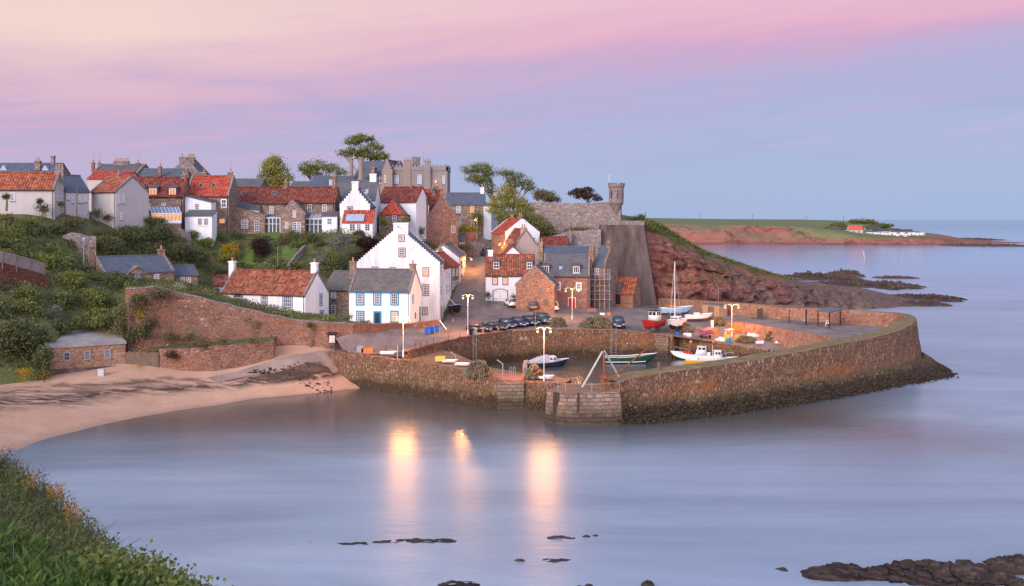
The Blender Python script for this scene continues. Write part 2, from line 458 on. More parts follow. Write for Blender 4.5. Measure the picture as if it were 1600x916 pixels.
def sand():
    t = NT('beach_sand'); p = t.pos(); x, y, z = t.xyz(p)
    n1 = t.noise(p, .22, 5, .6); n2 = t.noise(t.map(p, (.45, 1.6, 1)), .55, 6, .7, .4); n3 = t.noise(p, 5, 3)
    c = t.ramp(n1, [(.3, (.44, .25, .165)), (.7, (.55, .335, .23))])
    c = t.mix(.25, c, t.mix(n3, (.6, .6, .6), (1.4, 1.4, 1.4)), 'MULTIPLY')
    # weed left by the tide in a line along the upper beach
    zz = t.math('ADD', z, t.math('MULTIPLY', t.math('SUBTRACT', n1, .5), 1.3))
    line = t.math('SUBTRACT', 1.0, t.math('ABSOLUTE', t.math('DIVIDE', t.math('SUBTRACT', zz, 1.6), .55)), clamp=True)
    line2 = t.math('SUBTRACT', 1.0, t.math('ABSOLUTE', t.math('DIVIDE', t.math('SUBTRACT', zz, 2.1), .3)), clamp=True)
    line = t.math('MAXIMUM', line, t.math('MULTIPLY', line2, .85))
    w = t.math('MULTIPLY', line, t.math('MULTIPLY', t.math('SUBTRACT', n2, .40, clamp=True), 9, clamp=True))
    sp = t.math('MULTIPLY', t.math('SUBTRACT', t.noise(t.map(p, (.8, 3.2, 1)), 1.1, 5, .7), .57, clamp=True), 5, clamp=True)
    c = t.mix(t.math('MAXIMUM', w, t.math('MULTIPLY', sp, .8)), c, (.05, .035, .03))
    wet = t.math('SUBTRACT', 1.0, t.math('MULTIPLY', t.math('SUBTRACT', z, -.05), 3.0), clamp=True)
    c = t.mix(t.math('MULTIPLY', wet, .4), c, (.20, .12, .09))
    t.bsdf(c, t.math('SUBTRACT', .9, t.math('MULTIPLY', wet, .5)), t.bump(t.math('ADD', n3, n2), .35, .08), .2)
    return t.m
M['sand'] = sand()

def soil(name, stops, scale=.5):
    t = NT(name); p = t.pos()
    n1 = t.noise(p, scale, 6, .65); n2 = t.noise(p, 4, 4, .7)
    c = t.ramp(n1, stops); c = t.mix(.5, c, t.mix(n2, (.35, .35, .35), (1.6, 1.6, 1.6)), 'MULTIPLY')
    t.bsdf(c, .95, t.bump(n2, .8, .2), .1)
    return t.m
M['hill'] = soil('hillside_turf', [(.3, (.075, .08, .035)), (.5, (.12, .125, .05)), (.7, (.19, .165, .08))])
M['lawn'] = soil('lawn_grass', [(.3, (.07, .12, .025)), (.7, (.14, .19, .045))], .8)
M['farm'] = soil('field_grass', [(.3, (.10, .16, .04)), (.55, (.16, .22, .055)), (.7, (.22, .26, .08))], .02)

def rockmat(name, stops, strata=.9, grass=None, top=.72, tilt=.25, gz0=None, grey=None, patch=None, crack=2.2):
    t = NT(name); p = t.pos(); x, y, z = t.xyz(p)
    n1 = t.noise(p, .12, 6, .6); n2 = t.noise(p, .9, 6, .7)
    zz = t.math('ADD', t.math('MULTIPLY', z, strata), t.math('ADD', t.math('MULTIPLY', x, tilt * strata * .3), t.math('MULTIPLY', n1, 5)))
    lay = t.noise(t.n('CombineXYZ', {0: zz, 1: t.math('MULTIPLY', n2, 1.2)}).outputs[0], 1.0, 4, .6)
    c = t.ramp(lay, stops)
    c = t.mix(.5, c, t.mix(n2, (.3, .3, .3), (1.7, 1.7, 1.7)), 'MULTIPLY')
    fz = t.math('MULTIPLY', t.math('ADD', zz, t.math('MULTIPLY', n2, 2.0)), crack)
    l2 = t.noise(t.n('CombineXYZ', {0: fz, 1: t.math('MULTIPLY', n1, 3.0), 2: t.math('MULTIPLY', x, .03)}).outputs[0], 1.0, 5, .7)
    c = t.mix(t.math('MULTIPLY', t.math('SUBTRACT', .47, l2, clamp=True), 9, clamp=True), c, tuple(a * .35 for a in stops[0][1]))
    c = t.mix(t.math('MULTIPLY', t.math('SUBTRACT', l2, .58, clamp=True), 5, clamp=True), c, tuple(min(1, a * 1.5) for a in stops[-1][1]))
    if grey:
        n4 = t.noise(p, .045, 4, .6); g4 = t.math('MULTIPLY', t.math('SUBTRACT', t.math('ADD', n4, t.math('MULTIPLY', t.math('SUBTRACT', x, 45), .008)), .45), 4, clamp=True)
        c = t.mix(t.math('MULTIPLY', g4, .85), c, t.ramp(n2, [(.3, tuple(a * .35 for a in grey)), (.6, grey)]))
    if grass:
        nz = t.xyz(t.n('NewGeometry').outputs['Normal'])[2]
        g = t.math('MULTIPLY', t.math('SUBTRACT', t.math('ADD', nz, t.math('MULTIPLY', t.math('SUBTRACT', n2, .5), .5)), top), 6, clamp=True)
        if patch: g = t.math('MAXIMUM', g, t.math('MULTIPLY', t.math('SUBTRACT', t.noise(t.map(p, (1, 1, 4)), patch, 6, .7), t.math('SUBTRACT', .56, t.math('MULTIPLY', t.math('SUBTRACT', x, 190), .0014, clamp=True))), 12, clamp=True))
        if gz0 is not None: g = t.math('MULTIPLY', g, t.math('MULTIPLY', t.math('SUBTRACT', z, gz0), .4, clamp=True))
        c = t.mix(g, c, t.ramp(n2, [(.3, grass[0]), (.7, grass[1])]))
    t.bsdf(c, .95, t.bump(t.math('ADD', lay, n2), .9, .35), .12)
    return t.m
M['cliff'] = rockmat('red_cliff_rock', [(.3, (.13, .05, .038)), (.45, (.30, .115, .08)), (.55, (.19, .075, .06)), (.68, (.38, .175, .125))], .5, ((.05, .085, .02), (.11, .14, .04)), .84, gz0=6.5, grey=(.17, .12, .10))
M['headland'] = rockmat('far_cliff_rock', [(.3, (.11, .05, .042)), (.5, (.30, .12, .085)), (.7, (.22, .13, .115))], .12, ((.12, .14, .06), (.19, .205, .095)), .80, gz0=4, patch=.018, crack=1.6)
M['rock'] = rockmat('dark_shore_rock', [(.3, (.022, .016, .015)), (.5, (.06, .042, .036)), (.7, (.12, .085, .07))], 3.5)
M['reef'] = rockmat('reef_rock', [(.3, (.05, .035, .03)), (.5, (.11, .07, .055)), (.7, (.17, .12, .09))], 1.2)

def water():
    t = NT('sea_water'); p = t.pos(); x, y, z = t.xyz(p)
    n1 = t.noise(t.map(p, (.06, .16, 1)), 1, 4, .5); n2 = t.noise(t.map(p, (.55, 2.2, 1)), 1, 3, .5); n3 = t.noise(t.map(p, (.018, .05, 1)), 1, 4, .6, .8)
    # churned, foamy water of a long exposure over the outer shallows; nearer the walls their dark reflection is put into the brownish base colour
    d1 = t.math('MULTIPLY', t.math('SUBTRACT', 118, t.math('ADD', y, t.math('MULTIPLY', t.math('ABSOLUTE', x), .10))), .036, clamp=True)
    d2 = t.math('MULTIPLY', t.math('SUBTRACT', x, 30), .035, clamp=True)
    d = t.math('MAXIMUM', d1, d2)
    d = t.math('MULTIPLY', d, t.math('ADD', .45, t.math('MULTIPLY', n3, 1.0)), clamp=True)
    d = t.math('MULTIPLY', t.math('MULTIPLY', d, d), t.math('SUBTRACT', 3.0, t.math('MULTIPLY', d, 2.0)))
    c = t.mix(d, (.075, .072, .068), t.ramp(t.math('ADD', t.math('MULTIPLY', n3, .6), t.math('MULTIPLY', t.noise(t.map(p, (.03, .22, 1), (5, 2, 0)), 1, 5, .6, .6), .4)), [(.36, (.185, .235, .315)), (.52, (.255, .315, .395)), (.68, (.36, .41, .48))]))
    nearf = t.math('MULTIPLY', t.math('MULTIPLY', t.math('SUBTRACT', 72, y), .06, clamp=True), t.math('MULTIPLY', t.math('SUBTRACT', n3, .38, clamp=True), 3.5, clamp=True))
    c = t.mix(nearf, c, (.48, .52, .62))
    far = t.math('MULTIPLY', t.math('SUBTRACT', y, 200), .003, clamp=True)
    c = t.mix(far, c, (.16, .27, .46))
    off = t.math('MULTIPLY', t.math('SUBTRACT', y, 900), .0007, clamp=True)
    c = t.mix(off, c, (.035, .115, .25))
    hgt = t.math('ADD', t.math('MULTIPLY', n2, .5), n1)
    t.bsdf(c, t.math('ADD', t.math('SUBTRACT', .175, t.math('MULTIPLY', far, .08)), t.math('MULTIPLY', t.math('MULTIPLY', d, t.math('SUBTRACT', 1.0, far)), .14)), t.bump(hgt, .11, .5), t.math('SUBTRACT', t.math('SUBTRACT', .9, t.math('MULTIPLY', far, .6)), t.math('MULTIPLY', off, .22)), IOR=1.4)
    return t.m
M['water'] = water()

def leafmat(name, c0, c1, trans=.25):
    t = NT(name)
    r = t.n('NewGeometry').outputs['Random Per Island']
    p = t.pos(); n1 = t.noise(p, .9, 2)
    f = t.math('ADD', t.math('MULTIPLY', r, .65), t.math('MULTIPLY', n1, .35))
    c = t.ramp(f, [(.15, c0), (.8, c1)])
    b = t.n('BsdfPrincipled', {'Base Color': c, 'Roughness': .65, 'Specular IOR Level': .25})
    tr = t.n('BsdfTranslucent', {'Color': c})
    mx = t.n('MixShader', {0: trans, 1: b.outputs[0], 2: tr.outputs[0]})
    t.t.links.new(mx.outputs[0], t.out.inputs[0])
    return t.m
L = {}
L['green'] = leafmat('leaf_green', (.085, .105, .022), (.24, .27, .07))
L['mid'] = leafmat('leaf_mid_green', (.08, .098, .03), (.24, .26, .08))
L['dark'] = leafmat('leaf_dark_green', (.055, .07, .03), (.15, .165, .062))
L['yellow'] = leafmat('leaf_yellow_green', (.16, .16, .025), (.38, .34, .07))
L['lime'] = leafmat('leaf_lime', (.16, .18, .02), (.30, .30, .04))
L['purple'] = leafmat('leaf_copper', (.028, .013, .014), (.06, .025, .024))
L['brown'] = leafmat('leaf_brownish', (.045, .03, .018), (.09, .06, .03))
L['olive'] = leafmat('leaf_olive', (.085, .08, .04), (.22, .185, .09))
L['gorse'] = leafmat('gorse_blossom', (.24, .15, .01), (.55, .36, .015))
L['white'] = leafmat('white_blossom', (.20, .21, .14), (.50, .50, .40))
L['greyleaf'] = leafmat('grey_leaf', (.13, .14, .11), (.26, .27, .21))
L['blade'] = leafmat('fresh_leaf', (.045, .085, .016), (.13, .20, .04), .3)
L['orange'] = leafmat('wallflower_orange', (.50, .13, .01), (.72, .27, .015))
L['violet'] = leafmat('violet_flower', (.20, .05, .28), (.30, .12, .40))
L['dry'] = leafmat('dry_grass', (.11, .085, .045), (.20, .16, .085))

M['glass'] = NT('window_glass').m
def _glass():
    t = NT('dark_window_glass'); n = t.noise(t.pos(), .9, 2)
    t.bsdf(t.ramp(n, [(.35, (.015, .017, .022)), (.65, (.06, .065, .08))]), .12, None, .6)
    return t.m
M['glass'] = _glass()
M['glass_sky'] = plain('pale_reflecting_glass', (.30, .38, .48), .15, .25, 0, .6)
M['lit'] = emis('lit_window_orange', (1, .36, .10), 1.0)
M['lit_soft'] = emis('lit_window_soft', (1, .55, .28), .85)
M['paint_white'] = plain('white_paint', (.78, .78, .78), .5, .06)
M['paint_blue'] = plain('blue_trim_paint', (.03, .22, .38), .5, .1)
M['paint_slateblue'] = plain('grey_blue_paint', (.16, .24, .40), .55, .1)
M['paint_navy'] = plain('navy_paint', (.015, .025, .06), .45, .1)
M['paint_black'] = plain('black_paint', (.015, .015, .018), .5, .2)
M['paint_grey'] = plain('grey_paint', (.25, .26, .28), .5, .1)
M['paint_red'] = plain('red_paint', (.50, .03, .025), .45, .12)
M['paint_rust'] = plain('rusty_iron', (.24, .075, .03), .8, .3)
M['paint_brownstone'] = plain('brown_stone_margin', (.22, .15, .12), .8, .2)
M['wood'] = plain('weathered_wood', (.16, .11, .08), .85, .3)
M['wood_tan'] = plain('tan_boards', (.42, .25, .14), .8, .2)
M['pot'] = plain('clay_chimney_pot', (.42, .22, .13), .8, .25)
M['steel'] = plain('galvanised_steel', (.45, .46, .48), .45, .15, .6)
M['lead'] = plain('lead_flashing', (.12, .125, .14), .6, .15)
M['lampglow'] = emis('lamp_glow', (1, .50, .17), 3.2)
M['lampglow_dim'] = emis('lamp_glow_soft', (1, .5, .2), 25)
# ---------------------------------------------------------------- camera, sky, light
cam_d = bpy.data.cameras.new('camera'); cam = bpy.data.objects.new('camera', cam_d); COL.objects.link(cam)
cam.location = (0, 0, H); cam.rotation_euler = (R(90), 0, 0)
cam_d.sensor_width = 36; cam_d.lens = 36 * F / 1600; cam_d.shift_y = -(458 - HY) / 1600
cam_d.clip_start = .5; cam_d.clip_end = 90000
SC.camera = cam
SC.view_settings.view_transform = 'Standard'; SC.view_settings.look = 'None'
SC.view_settings.exposure = 0; SC.view_settings.gamma = 1
SC.cycles.use_denoising = True
SC.cycles.max_bounces = 6; SC.cycles.diffuse_bounces = 3; SC.cycles.transparent_max_bounces = 8
SC.cycles.sample_clamp_indirect = 6

SUN_EL, SUN_AZ = R(24), R(215)            # soft afterglow from behind the viewer, to the left
wd = bpy.data.worlds.new('World'); SC.world = wd; wd.use_nodes = True
def build_world():
    nt = wd.node_tree; nt.nodes.clear()
    t = NT.__new__(NT); t.t = nt; t.m = None
    t.out = nt.nodes.new('ShaderNodeOutputWorld')
    d = t.n('TexCoord').outputs['Generated']; x, y, z = t.xyz(d)
    sk = t.n('CombineXYZ', {0: x, 1: y, 2: t.math('SUBTRACT', z, t.math('MULTIPLY', x, .11))}).outputs[0]
    cl = t.noise(t.map(sk, (1.9, 1.9, 15)), 1.3, 5, .55, .6)
    cl2 = t.noise(t.map(sk, (2.5, 2.5, 46), (3, 1, 2)), 1.5, 6, .62, .5)
    e = t.math('SUBTRACT', z, t.math('MULTIPLY', x, .075))
    e = t.math('ADD', e, t.math('MULTIPLY', t.math('SUBTRACT', cl, .5), .10))
    e = t.math('ADD', e, t.math('MULTIPLY', t.math('SUBTRACT', cl2, .5), .028))
    base = t.ramp(t.math('ADD', e, .05), [
        (0, lin(166, 188, 226)), (.06, lin(171, 188, 226)), (.12, lin(177, 186, 224)), (.155, lin(182, 181, 222)), (.18, lin(193, 179, 217)),
        (.197, lin(212, 174, 210)), (.215, lin(233, 180, 207)), (.245, lin(240, 193, 212)), (.275, lin(228, 188, 214)),
        (.325, lin(180, 188, 222)), (.42, lin(160, 185, 222)), (1, lin(148, 176, 220))])
    left = t.math('MULTIPLY', t.math('SUBTRACT', .14, x), 2.1, clamp=True)
    vis = t.math('SUBTRACT', 1.0, t.math('MULTIPLY', t.math('SUBTRACT', z, .26), 5, clamp=True))
    lav = t.math('MULTIPLY', t.math('MULTIPLY', left, left), t.math('MULTIPLY', vis, t.math('ADD', .25, t.math('MULTIPLY', z, 3.0))), clamp=True)
    col = t.mix(lav, base, lin(214, 178, 208))
    pk = t.math('MULTIPLY', t.math('MULTIPLY', t.math('SUBTRACT', e, .128), 15, clamp=True), vis)
    col = t.mix(t.math('MULTIPLY', t.math('MULTIPLY', left, pk), .85, clamp=True), col, lin(253, 224, 211))
    st = t.math('MULTIPLY', t.math('SUBTRACT', cl2, .50, clamp=True), 4, clamp=True)
    low = t.math('SUBTRACT', 1.0, t.math('ABSOLUTE', t.math('DIVIDE', t.math('SUBTRACT', z, .085), .05)), clamp=True)
    col = t.mix(t.math('MULTIPLY', t.math('MULTIPLY', st, low), t.math('ADD', .34, t.math('MULTIPLY', left, .7)), clamp=True), col, lin(236, 178, 206))
    dk = t.math('MULTIPLY', t.math('SUBTRACT', .48, cl, clamp=True), 3.5, clamp=True)
    col = t.mix(t.math('MULTIPLY', dk, t.math('MULTIPLY', low, .75)), col, lin(164, 160, 202))
    # the western half of the sky, behind the viewer, still carries the afterglow
    w = t.math('MULTIPLY', t.math('SUBTRACT', t.math('MULTIPLY', y, -1.0), .0), 1.4, clamp=True)
    glow = t.mix(w, (1, 1, 1), (3.6, 3.15, 2.9))
    col = t.mix(1.0, col, glow, 'MULTIPLY')
    sky = t.n('TexSky', sky_type='NISHITA', sun_disc=False)
    sky.sun_elevation = SUN_EL; sky.sun_rotation = SUN_AZ
    b1 = t.n('Background', {'Color': col, 'Strength': .93})
    b2 = t.n('Background', {'Color': sky.outputs[0], 'Strength': .004})
    ad = t.n('AddShader', {0: b1.outputs[0], 1: b2.outputs[0]})
    nt.links.new(ad.outputs[0], t.out.inputs[0])
build_world()
sun_d = bpy.data.lights.new('sun', 'SUN'); sun = bpy.data.objects.new('sun', sun_d); COL.objects.link(sun)
sun_d.energy = 2.9; sun_d.angle = R(35); sun_d.color = (1, .88, .81)
sv = Vector((math.sin(SUN_AZ) * math.cos(SUN_EL), math.cos(SUN_AZ) * math.cos(SUN_EL), math.sin(SUN_EL)))
sun.rotation_euler = sv.to_track_quat('Z', 'Y').to_euler()

# ---------------------------------------------------------------- sea
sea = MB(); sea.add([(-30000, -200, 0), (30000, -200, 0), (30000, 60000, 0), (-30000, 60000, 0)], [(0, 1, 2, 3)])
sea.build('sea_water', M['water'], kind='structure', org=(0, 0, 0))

# ---------------------------------------------------------------- land heights
LAND = []
def lp(px, Y, z): x = (px - 800) / F * Y; LAND.append((x, Y, z)); return (x, Y, z)
def lpy(px, py, Y): return lp(px, Y, ZY(py, Y))
def lpz(px, py, z): Y = (H - z) * F / (py - HY); return lp(px, Y, z)
QUAY = [(640, 549, 4.4), (700, 533, 4.5), (740, 525, 4.6), (800, 518.5, 4.6), (885, 515.5, 4.5), (960, 516.5, 4.3), (1042, 525, 3.5), (1051, 526.5, 3.4), (1120, 536, 2.8), (1200, 548, 2.1)]
QXY = [lpz(*q) for q in QUAY]
for q in [(800, 507, 4.9), (848, 506, 4.9), (760, 516, 4.8), (800, 484, 6.3), (845, 486, 6.0), (900, 486, 5.5), (967, 515, 4.5), (1020, 519, 3.9), (1000, 480, 5.0), (1040, 489, 4.9),
          (1090, 497, 4.8), (1101, 529, 3.1), (1144, 526, 3.2), (1250, 548, 2.1), (1200, 535, 2.8), (560, 548, 4.4), (520, 552, 4.2), (600, 540, 4.4), (690, 520, 4.8), (720, 510, 5.0), (780, 472, 7.2), (835, 479, 6.6)]: lpz(*q)
for q in [(735, 178, 5.9), (745, 198, 10), (745, 215, 13.7), (752, 228, 16), (760, 240, 18.7), (700, 178, 6.0), (715, 200, 10), (722, 215, 13.5), (775, 200, 10.8), (775, 215, 14.6), (535, 183.5, 19.5), (582, 183.5, 19.4), (1000, 206.5, 4.9), (1022, 205, 4.8), (1036, 203.5, 4.8), (975, 205, 5.0)]: lp(*q)
UPW = [(196, 452, 133), (240, 449, 134), (268, 456, 135), (342, 473, 136.5), (421, 492, 138), (461, 500.5, 139), (484, 502, 139), (510, 504.5, 139), (552, 507, 141), (600, 507.5, 147), (618, 506, 150), (633, 508, 154.7), (660, 505, 157.5), (687, 501, 160)]
for px, py, Y in UPW[:-1]: lp(px, Y + 1, ZY(py, Y) - .7)
for q in [(346, 163, 8.6), (420, 160, 7.6), (477, 156, 6.8), (510, 162, 6.3), (546, 157, 6.2), (640, 157, 5.7), (688, 166, 5.2), (350, 168.5, 9.5), (350, 172.5, 13.3), (420, 165, 9), (420, 170, 13.2), (350, 178, 17), (420, 178, 17), (300, 176, 18.6), (325, 178, 19.4), (480, 172, 12.5), (480, 178, 16.3), (560, 172, 8), (560, 178, 13.5), (600, 182, 14), (430, 184, 19.6), (540, 186, 19.4), (590, 192, 18.5),
          (146, 152, 13), (270, 149, 12.3), (310, 154, 11.6), (330, 190, 19.8), (90, 160, 23.0), (0, 160, 23), (-150, 160, 24), (140, 168, 22), (190, 172, 21.5), (250, 180, 21.5), (325, 185, 20.3), (420, 189, 19.7), (500, 190, 19.6), (555, 193, 20), (640, 204, 19),
          (0, 145, 19.5), (-200, 145, 20), (0, 135, 15), (75, 139, 14), (150, 142, 13.2), (0, 125, 6.6), (70, 131, 9), (0, 121, 2.2), (70, 125, 2.6), (110, 136, 8), (170, 137, 7), (150, 150, 14), (200, 160, 17), (250, 165, 17.5), (300, 168, 16.5), (60, 150, 19),
          (-200, 110, 2.5), (-300, 128, 14), (430, 200, 21), (540, 210, 22),
          (0, 260, 26), (300, 260, 25), (600, 262, 25), (760, 262, 22), (850, 232, 21), (960, 222, 21), (-300, 260, 27), (0, 320, 27), (500, 320, 27), (900, 300, 22), (1000, 260, 20), (690, 212, 16), (735, 234, 20.3), (690, 225, 19), (800, 206, 14), (840, 214, 16), (880, 200, 9), (900, 203, 7.5), (950, 203, 5.5), (870, 213, 14), (900, 214.5, 15), (840, 226, 20.5)]: lp(*q)
land = TPS(LAND)
gz = lambda x, y: land(x, y)
def ground_at(px, Y): x = (px - 800) / F * Y; return Vector((x, Y, land(x, Y)))

back_line = [(1100, 188), (1060, 195.5), (1036, 203)]
hill_out = [XY(-330, 112), XY(-100, 118.5), XY(0, 120.5), XY(70, 124.5), XY(110, 135), XY(196, 133.6)] + [XY(px, Y + .45) for px, py, Y in UPW[1:9]] + \
    [XY(552, 140.2), XY(530, 138.6), XY(560, 136), XY(610, 136)] + [Vector((q[0], q[1])) for q in QXY] + [XY(1262, 153), XY(1300, 139), XY(1285, 149), XY(1200, 162), XY(1130, 172.5), XY(1100, 179), XY(1100, 187.6)] + \
    [XY(1060, 195), XY(1034, 202.5), XY(1003, 209), XY(1000, 213), XY(1004, 222), XY(1010, 262), XY(1010, 330), XY(-330, 330)]
sheet('hillside', hill_out, land.many, 2.4, M['hill'], nz=.04, jit=.5)
_pp = resample([Vector(p) for p in hill_out[:7]], 1.5)
_m = MB(); _m.loft([[Vector((p.x, p.y, gz(p.x, p.y) + .15)), Vector((p.x, p.y - .3, -1.0))] for p in _pp]); _m.build('bank_face', M['hill'], kind='structure', org=(0, 0, 0), recalc=False)
# asphalt of the quay and street
quay_out = [Vector((q[0], q[1])) for q in QXY] + [XY(1262, 153), XY(1299, 139.3), XY(1285, 148.8), XY(1200, 161.8), XY(1130, 172.3), XY(1100, 178.8), XY(1100, 187.3), XY(1060, 194.8), XY(1040, 203), XY(1010, 206.5), XY(940, 205.5), XY(900, 191), XY(850, 188), XY(768, 187),
    XY(768, 200), XY(768, 215), XY(768, 229), XY(752, 232), XY(728, 228), XY(727, 215), XY(722, 200), XY(706, 182), XY(694, 168), XY(685, 160.5), XY(660, 158), XY(633, 155), XY(600, 147.4), XY(552, 140.9), XY(538, 139.7), XY(524, 138.6), XY(536, 136.9), XY(560, 136.2), XY(610, 136.4)]
sheet('quay_road', quay_out, land.many, 2.4, M['asphalt'], dz=.10, jit=.3)
# promenade behind the sea wall
prom_out = [XY(1100, 178.9), XY(1130, 172.2), XY(1200, 162), XY(1280, 150), XY(1332, 138.5), XY(1385, 143), XY(1418, 152), XY(1412, 158), XY(1380, 162), XY(1320, 167), XY(1280, 170), XY(1200, 176), XY(1100, 187.2)]
sheet('promenade_paving', prom_out, lambda q: np.full(len(q), 5.0), 3, M['asphalt'], dz=0)

# ---------------------------------------------------------------- beach
BP = []
def bp(px, py, z): Y = (H - z) * F / (py - HY); BP.append(((px - 800) / F * Y, Y, z))
shore = [(-120, 772), (20, 705), (100, 679), (200, 655), (300, 638), (400, 622), (500, 613), (562, 607)]
for px, py in shore:
    bp(px, py, 0.0); Y = H * F / (py - HY)
    BP.append(((px - 800) / F * Y + 4, Y - 9, -1.3))
for q in [(-100, 625, 2.4), (0, 602, 2.4), (70, 594, 2.5), (196, 591, 2.5), (282, 590, 2.4), (330, 587.5, 2.4), (380, 577.5, 2.8), (427, 564.5, 3.6), (455, 560, 3.75), (484, 556, 3.95), (510, 551.5, 4.1), (552, 543, 4.3),
          (345, 596, 1.95), (384, 589, 2.1), (430, 578.5, 2.75), (455, 571.5, 3.2), (480, 565.5, 3.55), (500, 560, 3.85), (400, 597, 1.55), (450, 596, 1.4), (490, 594, 1.35), (515, 590, 1.3), (0, 650, 1.1), (200, 620, 1.3), (350, 605, 1.4), (100, 640, 1.1)]: bp(*q)
beach = TPS(BP, .0004)
beach_out = [XY(-900, 60), XY(-120, 72), XY(20, 88), XY(200, 104), XY(400, 118), XY(562, 124), XY(566, 135), XY(545, 138.5), XY(552, 141.3), XY(510, 139.3), XY(461, 139.3), XY(431, 138.3), XY(428, 133.9), XY(330, 129.5), XY(282, 129.3), XY(245, 130), XY(200, 131.4), XY(110, 128), XY(70, 125.8), XY(0, 122), XY(-100, 120), XY(-900, 100)]
sheet('beach_sand', beach_out, beach.many, 1.6, M['sand'], nz=.06, jit=.3)
# concrete slipway from the road to the sand
def ribbon_sheet(name, left, right, hf, mat, dz, step=1.5, kind='structure'):
    n = max(2, int(sum((b - a).length for a, b in zip(left, left[1:])) / step))
    def rs(pts):
        L_ = [0]
        for a, b in zip(pts, pts[1:]): L_.append(L_[-1] + (b - a).length)
        out = []
        for i in range(n + 1):
            d = L_[-1] * i / n
            for j in range(len(pts) - 1):
                if d <= L_[j + 1] + 1e-6:
                    k = (d - L_[j]) / max(1e-6, L_[j + 1] - L_[j]); out.append(pts[j].lerp(pts[j + 1], k)); break
        return out
    l, r = rs(left), rs(right); rows = []
    for a, b in zip(l, r):
        rows.append([Vector((p.x, p.y, hf(p.x, p.y) + dz)) for p in [a.lerp(b, k / 4) for k in range(5)]])
    m = MB(); m.loft(rows)
    return m.build(name, mat, kind=kind, org=(0, 0, 0), smooth=True, recalc=False)
def bxy(px, py, z): g = G(px, py, z); return Vector((g.x, g.y))
ribbon_sheet('slipway_path', [bxy(325, 589, 2.4), bxy(380, 578.5, 2.75), bxy(431, 563.8, 3.6), bxy(455, 558.8, 3.8), bxy(484, 554.6, 4.0), bxy(512, 549.8, 4.12), bxy(556, 543, 4.3)],
             [bxy(342, 596.5, 1.95), bxy(384, 589, 2.1), bxy(430, 578.5, 2.75), bxy(455, 571.5, 3.2), bxy(480, 565.5, 3.55), bxy(505, 558, 3.95), bxy(560, 550, 4.3)], beach, M['path'], .10)
sheet('weedy_bank', [bxy(384, 590, 2.1), bxy(430, 579.5, 2.72), bxy(455, 572.5, 3.15), bxy(480, 566.5, 3.5), bxy(500, 561, 3.8), bxy(514, 575, 2.5), bxy(520, 590, 1.3), bxy(480, 595, 1.35), bxy(440, 597, 1.4), bxy(400, 597, 1.55)], beach.many, .7, M['reef'], dz=.22, nz=.16, jit=.2)

# ---------------------------------------------------------------- stone walls
def wall(name, top, base, th, mat, label, cat='wall', group=None, step=1.2, jag=.10, batter=.12, cope=None, seed=1, sides=1):
    """top: [(x,y,z)] ; base: z or f(x,y) ; thickness goes to the left of the run"""
    rnd = random.Random(seed)
    pts = resample([Vector(p) for p in top], step); n = len(pts); rows = []
    for i, p in enumerate(pts):
        t = (pts[min(i + 1, n - 1)] - pts[max(i - 1, 0)]); t.z = 0; t.normalize()
        nl = Vector((-t.y, t.x, 0))
        zb = base(p.x, p.y) if callable(base) else base
        j = rnd.uniform(-jag, jag); jz = rnd.uniform(-jag, jag * .6)
        zt = p.z + jz
        row = []
        for k in range(5):
            f = k / 4
            row.append(Vector((p.x, p.y, 0)) - nl * (batter * (1 - f) + rnd.uniform(-.4, .4) * jag) + Vector((0, 0, zb + (zt - zb) * f)))
        row.append(p + nl * th + Vector((0, 0, jz)))
        row.append(Vector((p.x, p.y, zb)) + nl * (th + .02))
        rows.append(row)
    m = MB(); m.loft(rows)
    k = len(rows[0])
    m.add(rows[0], [tuple(range(k))]); m.add(rows[-1], [tuple(range(k - 1, -1, -1))])
    root_mesh = m.build(name, mat, label=label, cat=cat, group=group)
    if cope:
        c = MB(); rr = []
        for row in rows:
            a, b = row[4], row[5]; o = (a - b).normalized() * .07
            rr.append([a + o + Vector((0, 0, .01)), a + o + Vector((0, 0, .16)), b - o + Vector((0, 0, .16 + rnd.uniform(0, .05))), b - o + Vector((0, 0, .01))])
        c.loft(rr); c.add(rr[0], [(0, 1, 2, 3)]); c.add(rr[-1], [(3, 2, 1, 0)])
        c.build('coping', cope, parent=root_mesh)
    return root_mesh
def wtop(L_): return [(*XY(px, Y), ZY(py, Y)) for px, py, Y in L_]
M['grasscap'] = soil('grassy_wall_top', [(.35, (.22, .145, .09)), (.5, (.21, .16, .08)), (.65, (.29, .205, .14))], .9)
M['deck'] = soil('pier_deck_stone', [(.3, (.16, .10, .07)), (.55, (.25, .165, .11)), (.75, (.30, .21, .15))], .6)
# garden retaining wall above the road
wall('retaining_wall', wtop(UPW[:9]), lambda x, y: min(5.8, beach(x, y) - .4) if x < -34 else beach(x, y) - .5, .55, M['garden_wall'],
     'tall red stone retaining wall sloping down below the white cottages', cope=M['stone_grey'], seed=3, batter=.35, jag=.13)
wall('garden_wall', wtop(UPW[8:]), lambda x, y: gz(x, y) - .8, .5, M['garden_wall'],
     'low pinkish stone garden wall in front of the blue-trimmed white house', cope=M['stone_red'], seed=4, jag=.08)
LOW = [(248, 546, 130.4), (282, 545, 129.2), (330, 540, 129.6), (427, 533, 133.8)]
wall('terrace_wall', wtop(LOW), 1.6, .6, M['garden_wall'], 'lower stone terrace wall standing at the back of the sandy beach', seed=5, jag=.12, batter=.2)
wall('terrace_end_wall', [(*XY(427.6, 134.1), ZY(533, 133.8)), (*XY(430, 138), ZY(536, 138))], 1.8, .5, M['stone_red'], 'short end wall of the terrace beside the slipway', seed=6)
m = MB()
a = [Vector((*XY(px, Y + .5), ZY(py, Y) - .15)) for px, py, Y in [(240, 548, 130.4)] + LOW]
